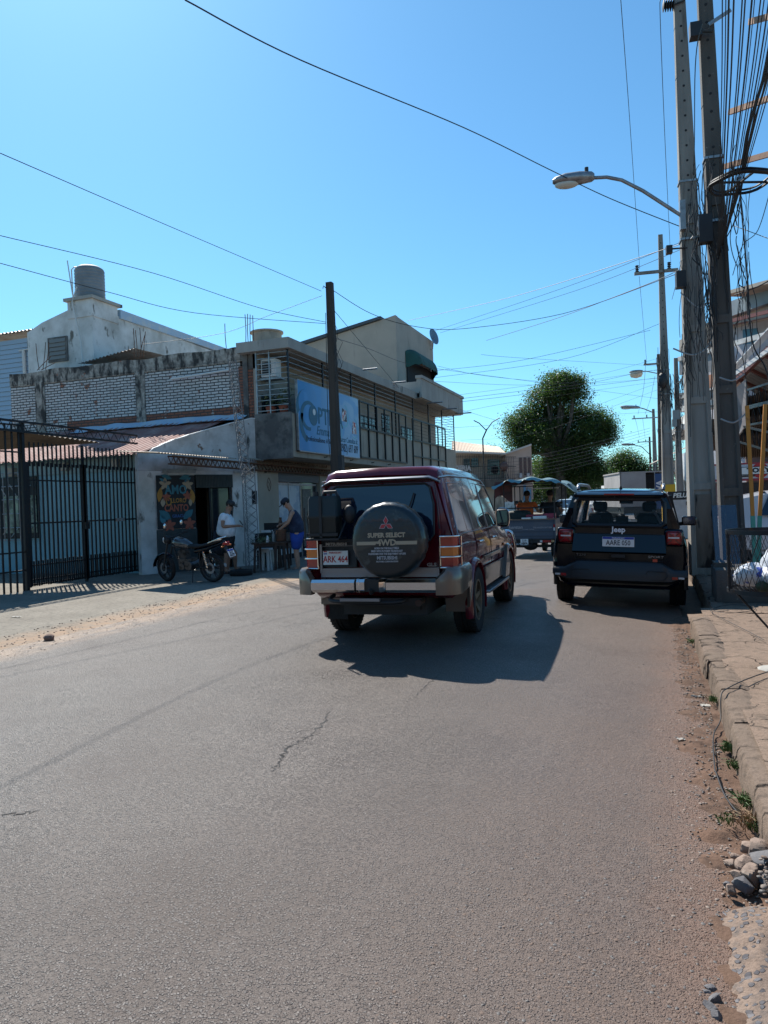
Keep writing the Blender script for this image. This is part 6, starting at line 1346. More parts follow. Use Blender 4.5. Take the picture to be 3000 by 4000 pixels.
text('badge','T270',.045,M('dim_badge',(.12,.12,.13),.3,.5),JP,face((-.50,y-.012,.745),(1,0,0),(0,0,1)),.002,sx=1.4)
text('badge','SPORT',.045,m_silver,JP,face((.49,y-.012,.74),(1,0,0),(0,0,1)),.002,sx=1.5)
m=MB();m.box(.45,.51,y-.014,y-.006,.675,.712);m.build('red_sticker',M('orange_red',(.55,.07,.03),.5),JP)
m=MB();m.box(-.09,.09,y-.012,y,.72,.765);m.build('tailgate_handle',m_blk,JP)
plate(JP,0,y-.052,.94,.42,.135,'PARAGUAY','AARE 050',m_ink,m_pw,m_pb,.032,.098,sx=.78)
m=MB();m.cyl((0,.55,1.66),(0,.52,1.72),.03,10,.008);m.tube([(0,.53,1.7),(0,.45,1.95)],.005,5);m.build('roof_antenna',m_blk,JP)
m=MB();m.box(-.6,.6,.15,4.0,.28,.36);m.build('underbody',m_blk,JP)
# ---------------------------------------------------------------- cargo tricycle
TR=thing('cargo_tricycle','blue grey motor tricycle with tarpaulin canopy and loaded cargo bed ahead of the maroon wagon','cargo tricycle',(-3.12,19.5,0),R(-1))
m_tb=M('tricycle_paint',(.05,.08,.12),.45,0,[((.08,.1,.125),3,.5,.7)],coat=.2)
m=MB();m.box(-.72,.72,0,.03,.48,.99);m.box(-.72,-.69,.03,1.9,.5,1.0);m.box(.69,.72,.03,1.9,.5,1.0);m.box(-.69,.69,1.87,1.9,.5,1.0);m.box(-.69,.69,.03,1.87,.5,.54);o=m.build('cargo_bed',m_tb,TR)
m=MB()
for z in (.50,.56,.68,.95,.985): m.box(-.70,.70,-.014,.0,z-.009,z+.009)
m.box(-.70,-.68,-.014,0,.5,.98);m.box(.66,.68,-.014,0,.5,.98);m.build('tailgate_rib',M('tri_dark',(.035,.05,.075),.5),TR)
m=MB();m.box(-.74,.74,-.02,.05,.985,1.01);m.build('bed_rim',M('worn_wood',(.2,.14,.1),.8),TR)
text('bed_lettering','kenton',.13,m_gry,TR,face((-.32,-.016,.80),(1,0,0),(0,0,1)),.002,shear=.3,bold=.002)
text('bed_lettering','TRANSPORTER',.06,m_gry,TR,face((.38,-.016,.78),(1,0,0),(0,0,1)),.002,sx=1.2)
text('bed_lettering','POWER TOTAL',.045,m_gry,TR,face((.02,-.016,.74),(1,0,0),(0,0,1)),.002)
for z0,z1,mt in ((.78,.86,m_rlens),(.70,.775,m_wht)):
    m=MB();m.box(.665,.70,-.02,-.005,z0,z1);m.build('reflector',mt,TR)
for s in (-1,1):
    m=MB();m.box(s*.49-.11,s*.49+.11,-.05,.02,.40,.455);lp=m.build('tail_lens',m_rlens,TR)
    for e in (-1,1):
        m=MB();m.box(s*.49+e*.145-.03,s*.49+e*.145+.03,-.048,.02,.40,.455);m.build('indicator_lens',m_clear if e<0 else M('dim_amber',(.45,.28,.14),.3),lp)
plate(TR,-.09,-.05,.415,.2,.16,None,'519',m_ink,m_pw,None,0,.085,sx=.85,two='ABFA')
m=MB();m.tube(cat([V((.10,-.02,.5)),V((.11,-.06,.36)),V((0,-.06,.33)),V((-.2,-.06,.33)),V((-.3,-.05,.48))],5),.012,5);m.box(-.6,.6,.02,.12,.38,.5);m.box(-.05,.05,.3,1.8,.3,.45);m.build('chassis',m_blk,TR)
m=MB();m.ball((0,.35,.3),(.2,.15,.13),12,8);m.bar((-.6,.4,.28),(.6,.4,.28),.07,.07);m.build('rear_axle',m_blk,TR,smooth=50)
wheel(TR,-.62,.4,.26,.13,-1,m_blk,8);wheel(TR,.62,.4,.26,.13,1,m_blk,8);wheel(TR,0,2.75,.26,.12,1,m_blk,8)
m=MB()
for x in (-.66,.66):
    for y in (.3,1.8,2.6): m.tube([(x,y,1.0),(x,y,1.92)],.016,6)
for z in (1.02,1.32,1.9): m.tube([(-.66,1.8,z),(.66,1.8,z)],.015,5);
m.tube([(-.66,.3,1.3),(.66,.3,1.3)],.015,5);m.tube([(-.8,.1,1.93),(.8,.1,1.93)],.014,5);m.build('canopy_frame',m_blk,TR)
m=MB();m.box(-.16,.68,1.1,1.13,1.80,1.83);m.build('canopy_rail',m_wht,TR)
m_tarp=M('blue_tarpaulin',(.035,.11,.14),.8,0,[((.03,.11,.15),2.5,.45,.6)]);m_tarpd=M('maroon_tarpaulin',(.10,.03,.03),.7,0,[((.03,.015,.015),2,.45,.6)])
def tp(u,v):
    x=-.92+1.84*u;y=.0+2.7*v;z=2.08-.18*abs(2*u-1)**2.5-.03*math.sin(u*19+v*7)-.02*math.sin(v*16+u*4);return (x,y,z)
m=MB();m.grid(tp,40,30);m.build('tarpaulin_top',m_tarp,TR,smooth=70)
def tl(u,v):
    x=-.92+1.84*u;top=tp(u,0);drop=.05+.03*math.sin(u*23)+.02*math.sin(u*50);return (x,-.02*v,top[2]-drop*v)
m=MB();m.grid(tl,60,3);m.build('tarpaulin_hem',M('bright_tarp',(.12,.3,.38),.5),TR,smooth=70)
m=MB();m.grid(lambda u,v:(-.9+.42*u,.25+.3*u,1.98-(.42-.1*math.sin(u*5))*v),10,4);m.grid(lambda u,v:(-.9+1.75*u,.35+.02*math.sin(u*20),2.02-(.07+.03*math.sin(u*7))*v),30,3);m.build('tarpaulin_flap',m_tarpd,TR,smooth=70)
m=MB();m.grid(lambda u,v:(.90+.28*v+.03*math.sin(u*9),.0+2.2*u-.0,1.92-.34*v*(1-.35*abs(2*u-1))),20,8);m.build('tarpaulin_flap',m_tarp,TR,smooth=70)
m=MB();m.tube([(-.4,2.7,1.15),(.4,2.7,1.15)],.014,6);m.tube([(0,2.75,.3),(0,2.7,1.1)],.03,6);m.box(-.18,.18,2.0,2.5,.55,.78);m.build('motorcycle_front',m_blk,TR)
m=MB();m.tube([(-.4,2.7,1.15),(-.5,2.65,1.35)],.008,5);m.ball((-.52,2.65,1.4),(.06,.01,.04),10,6);m.tube([(.4,2.7,1.15),(.5,2.65,1.35)],.008,5);m.ball((.52,2.65,1.4),(.06,.01,.04),10,6);m.build('mirror_pair',m_blk,TR)
def cargo(name,lab,cat_,x,y,z,sx_,sy_,sz_,mat,bv=.02,rzv=0,group='things loaded on the cargo tricycle'):
    M_=ROOTM[TR.name];p=M_@V((x,y,z));m=MB();m.box(-sx_/2,sx_/2,-sy_/2,sy_/2,0,sz_);o=m.build(name,mat);o.location=p;o.rotation_euler=(0,0,rzv);bevel(o,bv,3);tag(o,lab,cat_,group);return o
cargo('dark_bag','large dark bag on the left side of the tricycle bed','bag',-.38,.9,.55,.6,.7,.68,M('dark_sack',(.02,.03,.03),.7),.12)
cargo('red_crate','red crate with dark print at the right of the tricycle bed','crate',.15,.5,.7,.5,.35,.42,M('red_plastic',(.3,.02,.04),.5,0,[((.03,.03,.03),6,.55,.6)]),.02)
cargo('red_crate','second red crate nearest the right bed wall','crate',.52,.45,.72,.28,.3,.42,M('red_plastic2',(.33,.03,.06),.5,0,[((.5,.4,.35),7,.58,.62)]),.02)
cargo('white_tray','pale tray lying on the tailgate edge of the tricycle','tray',-.03,.03,1.01,.24,.14,.04,m_wht,.01)
cargo('white_package','white package behind the tailgate right of the tray','package',.3,.14,.99,.34,.2,.09,m_wht,.02)
cargo('straw_bundle','pale bundle of goods poking over the left bed wall','goods',-.6,.2,.95,.2,.2,.16,M('straw',(.35,.28,.16),.9,0,[((.1,.08,.05),9,.5,.55)]),.04)
# ---------------------------------------------------------------- other vehicles
def hatch(name,lab,loc,rzv,col,L_=4.2,W_=1.7,H_=1.48,light=m_rlens,sedan=False,sc=1):
    p=thing(name,lab,'car',loc,rzv);pt=paint(name+'_paint',col,.25)
    def s_(y,zb,w_,zt,wt):
        h=[(0,zb),(w_*.85,zb),(w_,zb+.1),(w_,.6),(w_*.98,.85),(min(w_*.94,wt+.1),min(.98,zt)),(wt,zt-.06),(wt-.08,zt),(0,zt+.01)];return mirror_half([(x,y,z) for x,z in h])
    w_=W_/2
    ss=[s_(0,.45,w_*.86,.9,w_*.7),s_(.05,.3,w_*.94,.98,w_*.8),s_(.18,.25,w_,1.0 if sedan else 1.05,w_*.84),s_(.45,.22,w_,1.05 if sedan else H_-.12,w_*.78),s_(.9,.22,w_,H_-.04,w_*.72),s_(1.6,.22,w_,H_,w_*.72),s_(2.4,.22,w_,H_-.04,w_*.72),s_(3.1,.22,w_,1.05,w_*.8),s_(3.7,.24,w_,.95,w_*.78),s_(4.05,.3,w_*.93,.8,w_*.7),s_(4.2,.4,w_*.82,.65,w_*.6)]
    m=MB();m.loft(ss);b=m.build('body',pt,p,smooth=35);c=MB()
    for yy in (.75,3.35):
        for s in (-1,1): c.cyl((s*(w_-.3),yy,.3),(s*(w_+.3),yy,.3),.36,28)
    b=cut(b,c);b.data.shade_smooth();b.data.set_sharp_from_angle(angle=R(35))
    for yy in (.75,3.35):
        for s in (-1,1): wheel(p,s*(w_-.11),yy,.3,.19,s,m_alloy,5)
    for s in (-1,1):
        def q(y,z): t=(z-.98)/(H_-.98);return (s*(w_*.945+(w_*.72-w_*.945)*t+.008),y,z)
        for ws in ([(.75,1.02),(1.35,1.02),(1.35,H_-.1),(.95,H_-.12)],[(1.42,1.02),(2.1,1.02),(2.05,H_-.1),(1.42,H_-.09)],[(2.17,1.02),(2.95,1.02),(2.4,H_-.12),(2.12,H_-.1)]):
            m=MB();m.prism([q(*a) for a in ws],(-s*.03,0,0));m.build('side_window',m_tint,p)
        m=MB();m.ball((s*(w_+.08),2.75,1.0),(.1,.05,.07),10,8);m.build('door_mirror',pt,p,smooth=60)
        m=MB();m.box(min(s*w_*.72,s*w_*1.005),max(s*w_*.72,s*w_*1.005),.0,.3,.78,.98);o=m.build('tail_lens',light,p);bevel(o,.03)
        m=MB();m.box(min(s*w_*.6,s*w_*.9),max(s*w_*.6,s*w_*.9),3.95,4.17,.6,.74);o=m.build('headlight',m_clear,p);bevel(o,.03)
    m=MB();m.prism([(-w_*.68,.9,H_-.06),(w_*.68,.9,H_-.06),(w_*.76,.36,1.08),(-w_*.76,.36,1.08)],(0,-.03,.02));m.build('rear_window',m_tint,p)
    m=MB();m.prism([(-w_*.66,2.45,H_-.06),(w_*.66,2.45,H_-.06),(w_*.76,3.08,1.06),(-w_*.76,3.08,1.06)],(0,.03,.02));m.build('windscreen',m_tint,p)
    return p
wc=hatch('white_car','pale silver car with red tail lamp parked sideways behind the dark concrete pole','',0,(.5,.5,.5)) if False else None
p=at(2780,1950,16.6)
wc=hatch('parked_car','pale car with red tail lamp parked sideways behind the dark concrete pole',(1.3,17.9,.0),R(-90),(.5,.5,.52),H_=1.56)
p=at(2222,1955,36)
tx=hatch('taxi','light blue white car with triangular roof sign oncoming between tricycle and black suv',(p.x,p.y+4,0),R(176),(.45,.55,.6),H_=1.5)
m=MB();m.prism([(-.12,1.6,1.5),(.12,1.6,1.5),(0,1.6,1.66)],(0,.2,0));m.build('roof_sign',m_wht,tx)
p=at(2372,1955,50)
hatch('distant_car','silver car farther up the street seen through the black suv windows',(p.x,p.y,0),R(8),(.5,.53,.56),H_=1.5)
p=at(2330,1955,58)
hatch('distant_car','white car beyond the silver one seen through the black suv rear window',(p.x,p.y,0),R(-4),(.6,.62,.62),H_=1.5)
# box truck
p=at(2508,1950,44);bt=thing('box_truck','white box truck with open dark rear bay beyond the black suv roof','truck',(p.x,p.y,0),YAW*.75)
m=MB();m.box(-1.25,.25,0,4.5,.9,2.9);m.box(-1.3,1.25,-.02,4.52,2.9,2.98);m.box(.25,1.2,.5,4.5,.9,2.9);m.build('cargo_box',M('dull_box_white',(.36,.345,.34),.7,0,[((.28,.27,.265),1,.4,.7)]),bt)
m=MB();m.box(.27,1.18,.44,.5,.9,2.9);m.build('open_bay',m_interior,bt)
m=MB()
for k in range(5): m.bar((.27,.1,1.2+k*.38),(1.18,.1,1.2+k*.38),.03,.03)
m.bar((1.0,.1,.9),(1.0,.1,2.9),.05,.05);m.build('rack_bars',m_dark,bt)
m=MB();m.box(-1.1,1.1,4.6,6.2,.5,2.3);m.build('cab',m_wht,bt)
m=MB();m.box(-1.1,1.1,-.1,6.1,.5,.88);m.build('chassis',m_blk,bt)
for yy in (1.0,5.3):
    for s in (-1,1): wheel(bt,s*1.0,yy,.42,.25,s,m_alloy,5)
# blue laundry banner
p=at(2577,1885,34);bn=thing('blue_banner','tall narrow blue banner with white vertical letters beside the box truck','banner',tuple(V((p.x,p.y,0))))
BFm=face((p.x,p.y,0),(math.cos(YAW),math.sin(YAW),0),(0,0,1))
zt=at(2577,1850,34).z
m=MB();m.prism([BFm@V(q) for q in ((-.2,.9,0),(.2,.9,0),(.2,zt,0),(-.2,zt,0))],BFm.to_3x3()@V((0,0,-.03)));W(m,'banner_cloth',M('banner_blue',(.03,.08,.2),.6),bn)
m=MB();m.bar(BFm@V((-.2,0,-.05)),BFm@V((-.2,zt+.1,-.05)),.04,.04);W(m,'pole',m_galv,bn)
text('letters','LAVA',.4,m_wht,bn,BFm@Matrix.Translation((.0,zt-.75,.003))@Matrix.Rotation(R(90),4,'Z'),.003,bold=.015,sx=.9,world=True)
text('letters','PELUQUERIA',.2,m_wht,sg,face((c0x:=at(2668,2060,24)).to_tuple() and V((at(2665,2060,24).x,at(2665,2060,24).y,1.485))+rt*.31+out*.006,rt,(0,0,1)),.004,bold=.008,shear=.2,world=True)
text('letters','DE LA CASA',.15,m_ink,sg,face(V((at(2665,2060,24).x,at(2665,2060,24).y,1.22))+rt*.55-out*.004,rt,(0,0,1)),.004,bold=.006,world=True)
# ================================================================ PEOPLE
def skinmesh(J,E,root,sub=1):
    bm=bmesh.new();ly=bm.verts.layers.skin.verify();vs={}
    for k,(p,r) in J.items():
        v=bm.verts.new(p);v[ly].radius=(r,r) if not isinstance(r,tuple) else r;v[ly].use_root=(k==root);vs[k]=v
    for a,b in E: bm.edges.new((vs[a],vs[b]))
    me=bpy.data.meshes.new('t');bm.to_mesh(me);bm.free();o=bpy.data.objects.new('t',me);COL.objects.link(o)
    s=o.modifiers.new('s','SKIN');s.use_smooth_shade=True;s.branch_smoothing=.6;q=o.modifiers.new('q','SUBSURF');q.levels=sub;q.render_levels=sub
    r_=evald(o);bpy.data.objects.remove(o);return r_
def joinmesh(name,ms,mats,parent):
    bm=bmesh.new()
    for i,me in enumerate(ms):
        n0=len(bm.faces);bm.from_mesh(me);bm.faces.ensure_lookup_table()
        for f in bm.faces[n0:]: f.smooth=True
    me=bpy.data.meshes.new(name);bm.to_mesh(me);bm.free();me.materials.clear()
    for m_ in mats: me.materials.append(m_)
    for p in me.polygons: p.material_index=0
    o=bpy.data.objects.new(name,me);COL.objects.link(o)
    if parent: o.parent=parent
    return o
def lerp(a,b,t): return tuple(a[i]+(b[i]-a[i])*t for i in range(3))
def person(label,loc,rzv,pose,skin,shirt,shorts,cap=None,fat=1.,group=None,sleeve=.55,shortlen=1.0,shoes=m_blk,hairlen=False,hem=-.6):
    P_=dict(pel=(0,0,.93),sp=(0,.0,1.12),ch=(0,.0,1.34),nk=(0,.0,1.5),hd=(0,.03,1.62),tp=(0,.03,1.69),
      sL=(-.19,0,1.42),eL=(-.26,-.02,1.14),wL=(-.26,.05,.88),sR=(.19,0,1.42),eR=(.26,-.02,1.14),wR=(.26,.05,.88),
      hL=(-.1,0,.88),kL=(-.11,.02,.49),aL=(-.11,-.02,.08),tL=(-.12,.16,.03),hR=(.1,0,.88),kR=(.11,.02,.49),aR=(.11,-.02,.08),tR=(.12,.16,.03))
    P_.update(pose);t=thing('person',label,'person',loc,rzv,group)
    f=fat;J={'pel':(P_['pel'],.08*f),'sp':(P_['sp'],.09*f),'ch':(P_['ch'],.125*f),'nk':(P_['nk'],.052),'hd':(P_['hd'],.083),'tp':(P_['tp'],.07)}
    E=[('pel','sp'),('sp','ch'),('ch','nk'),('nk','hd'),('hd','tp')]
    for s in 'LR':
        J['s'+s]=(P_['s'+s],.06);J['e'+s]=(P_['e'+s],.042);J['w'+s]=(P_['w'+s],.028)
        d=(V(P_['w'+s])-V(P_['e'+s])).normalized();J['p'+s]=(tuple(V(P_['w'+s])+d*.07),(.036,.02))
        J['h'+s]=(P_['h'+s],.065*f);J['k'+s]=(P_['k'+s],.058);J['a'+s]=(P_['a'+s],.038);J['t'+s]=(P_['t'+s],.03)
        J['f'+s]=(lerp(P_['e'+s],P_['w'+s],.35),.043);J['c'+s]=(lerp(P_['k'+s],P_['a'+s],.35),.056)
        E+=[('ch','s'+s),('s'+s,'e'+s),('e'+s,'f'+s),('f'+s,'w'+s),('w'+s,'p'+s),('pel','h'+s),('h'+s,'k'+s),('k'+s,'c'+s),('c'+s,'a'+s),('a'+s,'t'+s)]
    ms=[skinmesh(J,E,'pel',2)]
    for s in 'LR':
        w_=V(P_['w'+s]);d=(w_-V(P_['e'+s])).normalized();side=d.cross(V((0,0,1)));side=side.normalized() if side.length>.1 else V((1,0,0));nrm=side.cross(d)
        pb=w_+d*.085
        for i,(o_,L_) in enumerate(((-.028,.062),(-.010,.072),(.009,.068),(.027,.055))):
            a=pb+side*o_;b=a+d*L_*.5-nrm*.008;c=b+(d*.6-nrm*.8).normalized()*L_*.5
            ms.append(skinmesh({'a':(a-d*.03,.009),'b':(a,.009),'c':(b,.008),'d':(c,.007)},[('a','b'),('b','c'),('c','d')],'a',1))
        sg_=-1 if s=='L' else 1
        a=w_+d*.03+side*.02;b=a+(side*.8+d).normalized()*.035;c=b+d*.03-nrm*.01
        ms.append(skinmesh({'a':(a,.011),'b':(b,.010),'c':(c,.008)},[('a','b'),('b','c')],'a',1))
    hd=V(P_['hd']);up=(V(P_['tp'])-V(P_['nk'])).normalized();fw_=V(pose.get('face',(0,1,-.1))).normalized();rt_=fw_.cross(up).normalized();fw2=up.cross(rt_)
    mb=MB();c=hd+up*.015
    mb.prism([c+fw2*.085+up*.02,c+fw2*.112-up*.02+rt_*.0,c+fw2*.085-up*.028+rt_*.016,c+fw2*.085-up*.028-rt_*.016],up*.002)
    for e in (-1,1): mb.ball(c+rt_*.088*e-fw2*.005,(.014,.02,.03),8,6)
    mb.ball(c-up*.07+fw2*.045,(.045,.045,.035),10,6)
    me=bpy.data.meshes.new('x');me.from_pydata([tuple(p) for p in mb.v],[],mb.f);ms.append(me)
    joinmesh('body',ms,[skin],t)
    mb=MB()
    for e in (-1,1): mb.ball(c+rt_*.032*e+fw2*.084+up*.012,.009,8,6)
    mb.tube([c-rt_*.025+fw2*.086-up*.052,c+fw2*.09-up*.054,c+rt_*.025+fw2*.086-up*.052],.005,4);mb.build('face_features',m_hair,t)
    # hair
    mb=MB();mb.ball((0,0,0),(.092,.1,.088),16,10)
    fr=Matrix((rt_,fw2,up)).transposed().to_4x4();fr.translation=c+up*.045-fw2*.018
    mb.v=[fr@p for p in mb.v];mb.v=[p for p in mb.v];mb.build('hair',m_hair,t,smooth=70)
    if cap:
        mb=MB();fr.translation=c+up*.062-fw2*.005
        mb.lathe([(.104,-.02),(.108,0),(.1,.045),(.07,.075),(.01,.085)],(0,0,0),(0,0,1),18)
        bd=pose.get('brim',(0,1));b0=V((bd[0],bd[1],0));
        mb.prism([V((x,y,-.012)) for x,y in ((-.075,.06),(-.07,.15),(-.03,.185),(.03,.185),(.07,.15),(.075,.06))] if bd[1]>0 else [V((x,-y,-.012)) for x,y in ((-.075,.06),(-.06,.13),(0,.15),(.06,.13),(.075,.06))],(0,0,.012))
        mb.v=[fr@p for p in mb.v];mb.build('cap',cap,t,smooth=50)
    # shirt
    f=f*1.15;J2={'b':(lerp(P_['pel'],P_['sp'],hem),.15*f),'sp':(P_['sp'],.17*f),'ch':(P_['ch'],.16*f),'n':(lerp(P_['ch'],P_['nk'],.55),.085)};E2=[('b','sp'),('sp','ch'),('ch','n')]
    for s in 'LR':
        J2['s'+s]=(P_['s'+s],.085 if sleeve else .066);E2.append(('ch','s'+s))
        if sleeve: J2['q'+s]=(lerp(P_['s'+s],P_['e'+s],sleeve),.068);E2.append(('s'+s,'q'+s))
    joinmesh('shirt',[skinmesh(J2,E2,'b',2)],[shirt],t)
    J3={'p':(lerp(P_['pel'],P_['sp'],.45),.135*f),'q':(P_['pel'],.145*f)};E3=[('p','q')]
    for s in 'LR':
        J3['h'+s]=(P_['h'+s],.12*f);J3['k'+s]=(lerp(P_['h'+s],P_['k'+s],shortlen),.105);E3+=[('q','h'+s),('h'+s,'k'+s)]
    joinmesh('trousers',[skinmesh(J3,E3,'q',2)],[shorts],t)
    for s in 'LR':
        a=V(P_['a'+s]);b=V(P_['t'+s]);mb=MB();d=(b-a);d.z=0;d=d.normalized();sd=V((d.y,-d.x,0));z0=min(a.z,b.z)-.035
        base=V((a.x,a.y,z0))-d*.06;mb.prism([base+sd*.035,base+d*.12+sd*.045,base+d*.25+sd*.04,base+d*.27,base+d*.25-sd*.04,base+d*.12-sd*.045,base-sd*.035],(0,0,.025));mb.prism([base+d*.14+sd*.05,base+d*.2+sd*.05,base+d*.2-sd*.05,base+d*.14-sd*.05],(0,0,.075));mb.build('sandal',shoes,t)
    return t
def cloth(n,c,c2=None): return M(n,c,.85,0,[(c2 or tuple(x*.75 for x in c),5,.45,.65)],.2,60)
person('heavy man in white T-shirt and black shorts looking down at his phone',(-9.62,15.35,0.0),R(-72),
  dict(ch=(0,.03,1.33),nk=(0,.05,1.49),hd=(0,.11,1.60),tp=(0,.14,1.67),face=(0,1,-.7),sp=(0,.05,1.1),eL=(-.29,.0,1.13),wL=(-.14,.27,1.13),eR=(.29,.0,1.13),wR=(.12,.29,1.14)),
  m_skin,cloth('white_tee',(.82,.84,.88)),cloth('black_shorts',(.012,.012,.014)),m_blk,1.62,None,.6,1.02)
person('man in navy tank top and blue shorts bowing over the drinks table',(-7.95,15.75,0.02),R(112),
  dict(pel=(0,-.02,.93),sp=(0,.0,1.12),ch=(0,.05,1.34),nk=(0,.11,1.49),hd=(0,.20,1.59),tp=(0,.25,1.65),face=(0,1,-.9),brim=(0,1),sL=(-.19,.06,1.42),eL=(-.25,.16,1.16),wL=(-.16,.37,1.0),sR=(.19,.06,1.42),eR=(.24,.16,1.18),wR=(.12,.35,1.12),hL=(-.1,-.02,.88),hR=(.1,-.02,.88)),
  m_skin2,cloth('navy_vest',(.012,.02,.05),(.03,.05,.1)),cloth('blue_shorts',(.02,.06,.3)),M('cap_navy',(.01,.015,.03),.7),1.3,None,0,1.0,hem=-.5)
person('seated person in dark top half hidden behind the man in white',(-10.25,15.95,-.02),R(-60),
  dict(pel=(0,0,.55),sp=(0,.02,.74),ch=(0,.05,.96),nk=(0,.07,1.12),hd=(0,.1,1.23),tp=(0,.11,1.3),sL=(-.18,.04,1.04),eL=(-.25,.12,.8),wL=(-.12,.32,.72),sR=(.18,.04,1.04),eR=(.25,.12,.8),wR=(.1,.32,.72),hL=(-.1,.05,.52),kL=(-.13,.42,.5),aL=(-.13,.42,.09),tL=(-.13,.58,.04),hR=(.1,.05,.52),kR=(.13,.42,.5),aR=(.13,.42,.09),tR=(.13,.58,.04)),
  m_skin,cloth('dark_blue_top',(.03,.035,.06)),cloth('dark_trousers',(.02,.02,.025)),None,1.05)
SEAT=dict(pel=(0,0,.2),sp=(0,.0,.4),ch=(0,.02,.62),nk=(0,.04,.79),hd=(0,.07,.91),tp=(0,.08,.98),sL=(-.2,.0,.7),eL=(-.3,.1,.46),wL=(-.3,.36,.5),sR=(.2,.0,.7),eR=(.3,.1,.46),wR=(.3,.36,.5),hL=(-.1,.05,.18),kL=(-.14,.42,.18),aL=(-.14,.44,-.2),tL=(-.14,.58,-.24),hR=(.1,.05,.18),kR=(.14,.42,.18),aR=(.14,.44,-.2),tR=(.14,.58,-.24))
TM=ROOTM[TR.name]
person('passenger in bright orange shirt seated on the cargo tricycle, seen from behind',tuple(TM@V((-.28,1.55,.72))),R(-1),SEAT,m_skin,cloth('orange_shirt',(.62,.11,.02)),cloth('grey_trousers',(.05,.05,.06)),None,1.1,'riders on the cargo tricycle')
person('dark clothed rider with cap on the right side of the cargo tricycle',tuple(TM@V((.34,1.75,.70))),R(-1),SEAT,m_skin,cloth('dark_shirt',(.015,.017,.022)),cloth('grey_trousers2',(.04,.04,.05)),m_blk,1.1,'riders on the cargo tricycle')
m=MB();m.box(-.68,.68,1.4,1.95,.74,.8);m.box(-.5,.5,1.75,2.3,.7,.76);m.build('bench',m_blk,TR)
# phone, bottle
ph=MB();ph.box(-.035,.035,-.006,.006,-.07,.07);o=ph.build('phone',m_blk);o.location=(-9.62+.36*.95,15.35+.33*.3+.05,1.2);o.rotation_euler=(.6,0,R(-72));tag(o,'dark phone held up by the man in white','phone')
bt_=thing('wooden_bottle','brown gourd shaped bottle held by the man in the navy vest','bottle',(-8.36,15.75,.98));m=MB();m.lathe([(.03,0),(.06,.02),(.065,.14),(.05,.2),(.03,.26),(.035,.32)],n=16);m.build('bottle_body',M('brown_gourd',(.1,.045,.02),.6),bt_,smooth=50)
# ================================================================ DRINKS TABLE
m_dw=M('dark_wood',(.035,.02,.014),.7,0,[((.06,.035,.025),8,.45,.6)])
def table(label,loc,rzv,w_,d_,h_,mat,name='table'):
    t=thing(name,label,'table' if name=='table' else 'stool',loc,rzv);m=MB();m.box(-w_/2,w_/2,-d_/2,d_/2,h_-.04,h_);m.build('tabletop' if name=='table' else 'seat',mat,t)
    for sx_ in (-1,1):
        for sy_ in (-1,1):
            m=MB();m.bar((sx_*(w_/2-.04),sy_*(d_/2-.04),0),(sx_*(w_/2-.07),sy_*(d_/2-.07),h_-.04),.045,.045);m.build('leg',mat,t)
    m=MB();m.box(-w_/2+.05,w_/2-.05,-d_/2+.04,-d_/2+.06,h_-.1,h_-.04);m.build('apron',mat,t);return t
table('dark wooden table covered with herb bunches between the mast and the man in navy',(-8.72,15.72,0),R(10),.62,.5,.72,m_dw)
table('tall dark stand under the brown wooden mortar beside the man in navy',(-8.25,15.55,0),R(8),.34,.34,.74,m_dw)
table('white plastic stool standing close to the lattice mast',(-9.0,16.1,0),R(10),.3,.3,.55,m_wht,'stool')
hb=leafclump('herb_bunch',(-8.72,15.66,.77),.13,260,M('herb_green',(.08,.11,.05),.7),.05,None,flat=.3);tag(hb,'bunches of green herbs spread over the dark table','herbs')
mo=thing('wooden_mortar','brown banded wooden mortar on the tall stand','mortar',(-8.25,15.55,.74));m=MB();m.lathe([(.1,0),(.12,.02),(.115,.1),(.125,.12),(.12,.22),(.13,.24),(.13,.28),(.1,.28)],n=20);m.build('mortar_body',M('brown_wood',(.12,.055,.03),.6,0,[((.06,.03,.02),7,.45,.6,(.3,.3,4))]),mo,smooth=50)
gr=thing('dark_cabinet','low black cabinet with open lid behind the herb table','cabinet',(-9.1,16.75,0));m=MB();m.box(-.4,.4,-.25,.25,.5,.9);m.box(-.38,.38,.2,.24,.9,1.15);o=m.build('cabinet_body',m_blk,gr)
for x in (-.36,.36):
    for y in (-.2,.2):
        m=MB();m.bar((x,y,0),(x,y,.5),.04,.04);m.build('leg',m_blk,gr)
m=MB();m.box(-.2,.1,-.26,-.2,.92,.98);m.build('cup_row',m_wht,gr)
kt=thing('kettle','dark kettle standing left of the brown mortar','kettle',(-8.55,15.85,.72));m=MB();m.lathe([(.08,0),(.11,.03),(.11,.2),(.07,.28),(.02,.31)],n=16);m.tube([(-.1,0,.2),(-.13,0,.3),(0,0,.4),(.1,0,.3)],.012,6);m.build('kettle_body',m_blk,kt,smooth=50)
for i,(x,y,h_,lb,mt) in enumerate(((-8.48,15.6,.26,'clear plastic bottle with pale cap beside the kettle',M('clear_plastic',(.35,.4,.4),.15,alpha=.6)),(-8.62,15.56,.16,'short pale cup at the front edge of the herb table',m_wht))):
    b=thing('bottle' if i==0 else 'cup',lb,'bottle' if i==0 else 'cup',(x,y,.72));m=MB();m.lathe([(.035,0),(.04,.01),(.04,h_*.65),(.018,h_*.85),(.018,h_)],n=14);m.build('vessel',mt,b,smooth=50)
ty=thing('old_tyre','worn black tyre lying flat on the pavement by the mast foot','tyre',(-9.0,14.95,0.0));m=MB();m.lathe([(.16,.0),(.24,.0),(.27,.04),(.27,.09),(.24,.13),(.17,.13),(.14,.1),(.14,.03)],n=36,closed=True);m.build('tyre_body',m_tyre,ty,smooth=50)
